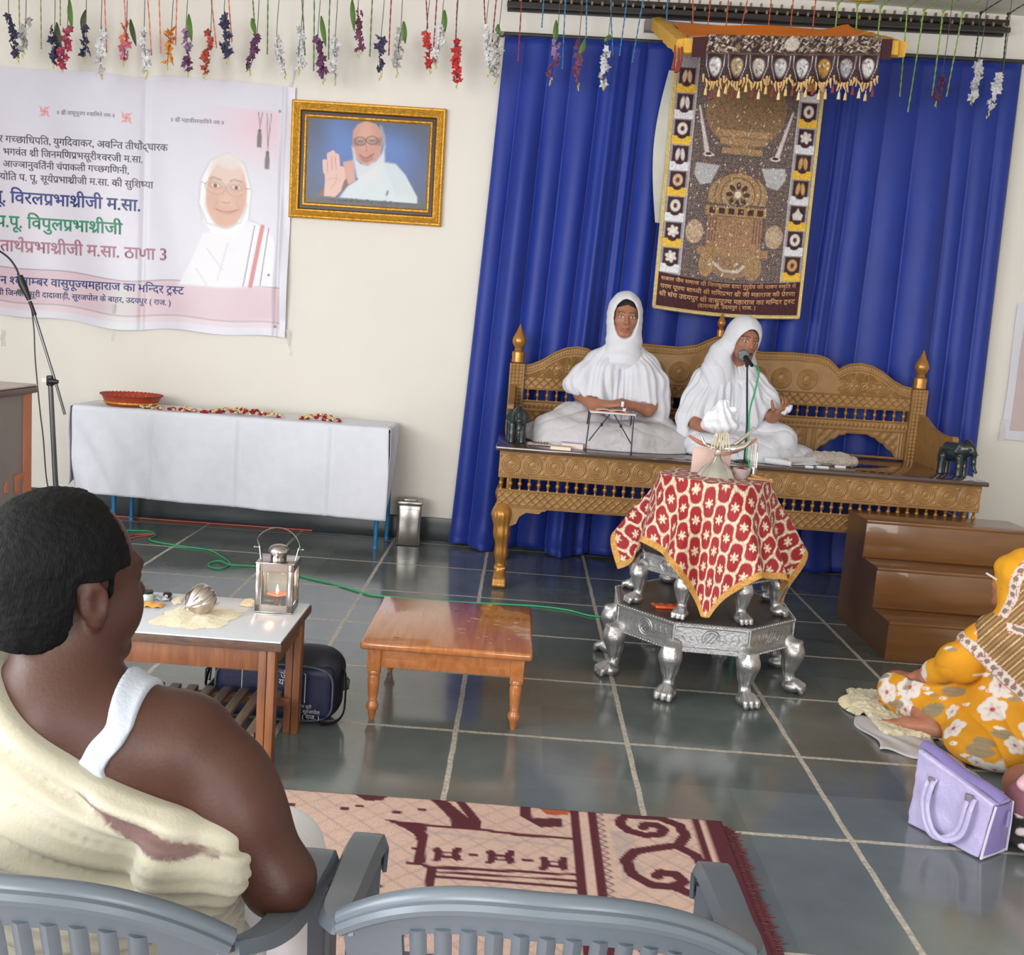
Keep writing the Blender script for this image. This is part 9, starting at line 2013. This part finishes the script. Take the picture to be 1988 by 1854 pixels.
mb = MB(); mb.tube([(-0.128, 0.064, 0.006), (-0.134, 0.054, 0.10), (-0.138, 0.042, 0.168)], 0.004, 6); mb.tube([(-0.128, -0.064, 0.006), (-0.134, -0.054, 0.10), (-0.138, -0.042, 0.168)], 0.004, 6); mb.tube([(-0.127, -0.064, 0.008), (-0.127, 0.064, 0.008)], 0.004, 6); obj('edge_piping', mb, M('pale_piping', (206, 200, 222), 0.4), hb)

# ================================================================== SECOND SEATED PERSON, mostly outside the frame at right
p2 = thing('person', 'person in mauve clothes with white dotted skirt, only a knee showing at the right edge', 'person', (2.02, 3.00, 0))
p2x = -0.075
H2_ = np.array((2.06, 2.94, 0.64)); R2_ = fr_axes((-0.25, 0.97, 0.0), (0, 0, 1))
v = Vol((1.60, 2.66, 0.0), (2.48, 3.60, 0.80), 0.007)
v.ell((2.07, 2.94, 0.14), (0.18, 0.15, 0.13), 0.04); v.chain([(2.07, 2.94, 0.22), (2.07, 2.93, 0.42)], [0.13, 0.125], 0.05); v.chain([(2.06, 2.94, 0.57), (2.07, 2.93, 0.46)], [0.046, 0.055], 0.03); v.chain([(1.95, 2.93, 0.455), (2.19, 2.93, 0.455)], [0.05, 0.05], 0.05)
v.chain([(1.94, 2.93, 0.45), (1.88, 2.98, 0.28), (1.83, 3.13, 0.20)], [0.046, 0.038, 0.025], 0.02); hand(v, (1.83, 3.13, 0.20), (-0.3, 0.9, -0.3), (0, -0.3, -1), 1, (0.3, 0.35, 0.4, 0.45), 0.9); v.chain([(2.20, 2.93, 0.45), (2.28, 3.00, 0.28), (2.20, 3.15, 0.20)], [0.046, 0.038, 0.025], 0.02); hand(v, (2.20, 3.15, 0.20), (-0.3, 0.9, -0.3), (0, -0.3, -1), -1, (0.3, 0.35, 0.4, 0.45), 0.9)
v.chain([(1.99, 3.00, 0.12), (1.78, 3.22, 0.095), (2.0, 3.2, 0.05)], [0.08, 0.055, 0.04], 0.03); v.chain([(2.15, 3.00, 0.12), (2.34, 3.22, 0.095), (2.1, 3.2, 0.05)], [0.08, 0.055, 0.04], 0.03); head(v, H2_, R2_, 0.95, True)
obj('body', shift(v.mesh('body', 2, None, lambda V, N: head_paint(V, H2_, R2_, (160, 106, 84), (150, 86, 76), 0.95)), p2), skin_mat('warm_brown_skin'), p2)
kv = Vol((1.54, 2.66, 0.0), (2.50, 3.50, 0.58), 0.0065); kv.ell((2.07, 2.94, 0.20), (0.21, 0.18, 0.17), 0.05); kv.chain([(2.07, 2.94, 0.24), (2.07, 2.93, 0.45)], [0.155, 0.13], 0.05); kv.chain([(1.95, 2.93, 0.455), (2.19, 2.93, 0.455)], [0.066, 0.066], 0.04); kv.chain([(1.94, 2.93, 0.45), (1.88, 2.98, 0.29)], [0.065, 0.06], 0.03); kv.chain([(2.20, 2.93, 0.45), (2.28, 3.0, 0.29)], [0.065, 0.06], 0.03); kv.chain([(1.99, 3.00, 0.15), (1.735, 3.03, 0.115)], [0.11, 0.095], 0.05); kv.chain([(2.15, 3.0, 0.14), (2.32, 3.2, 0.12)], [0.11, 0.08], 0.05); floor_cut(kv, 0.045)
obj('tunic', shift(kv.mesh('tunic', 2, lambda V, N: 0.005*np.sin(V[:, 0]*30+V[:, 2]*24+3*vnoise(V, 3, 7))), p2), M('mauve_cotton', (142, 92, 106), 0.85, var=0.06, bump=0.15, bs=160), p2)
sk = Vol((1.50, 2.66, 0.0), (2.52, 3.52, 0.20), 0.0065); sk.ell((2.0, 3.02, 0.04), (0.40, 0.32, 0.055), 0.05); sk.chain([(1.99, 3.0, 0.08), (1.72, 3.02, 0.065)], [0.09, 0.085], 0.05); sk.chain([(2.1, 3.1, 0.08), (2.3, 3.2, 0.07)], [0.09, 0.075], 0.05); floor_cut(sk, 0.004)
def dots(V, N):
    q = np.stack([V[:, 0]+0.5*V[:, 2], V[:, 1]+0.5*V[:, 2]], 1)/0.060; q[:, 0] += 0.5*(np.floor(q[:, 1]) % 2); f = q-np.floor(q)-0.5; m = np.clip((0.30-np.hypot(f[:, 0], f[:, 1]))/0.06, 0, 1)[:, None]; return hcol((34, 28, 34))*(1-m)+hcol((214, 206, 208))*m
obj('skirt', shift(sk.mesh('skirt', 2, None, dots), p2), M('dotted_skirt', (128, 128, 128), 0.85, var=0.04, attr='paint'), p2, 'dark skirt with white dots')
sc_ = Vol((1.60, 2.84, 0.10), (1.98, 3.16, 0.50), 0.005); sc_.chain([(1.95, 2.93, 0.44), (1.82, 3.00, 0.30), (1.715, 3.03, 0.235)], [0.075, 0.055, 0.035], 0.04); sc_.chain([(1.715, 3.03, 0.235), (1.66, 2.99, 0.19)], [0.03, 0.016], 0.02)
obj('scarf', shift(sc_.mesh('scarf', 2, lambda V, N: 0.005*np.sin(V[:, 0]*70+V[:, 2]*60)), p2), M('pale_pink_scarf', (214, 172, 182), 0.85, var=0.05), p2)
hr = Vol((1.94, 2.80, 0.50), (2.18, 3.08, 0.80), 0.005); hr.ell(H2_+R2_@np.array((0, -0.014, 0.032)), (0.080, 0.098, 0.092), 0.01, R2_); hr.ell(H2_+R2_@np.array((0, -0.095, -0.01)), (0.04, 0.035, 0.04), 0.02, R2_); Lq = (hr.pts()-H2_.astype(np.float32))@R2_; hr.F = np.maximum(hr.F, np.maximum(np.where(Lq[..., 1] > 0, 0.060-Lq[..., 2], -0.06-Lq[..., 2]), -1)*0.8).astype(np.float32)
obj('hair', shift(hr.mesh('hair', 1), p2), m_hairn, p2)
p2.location.x += p2x
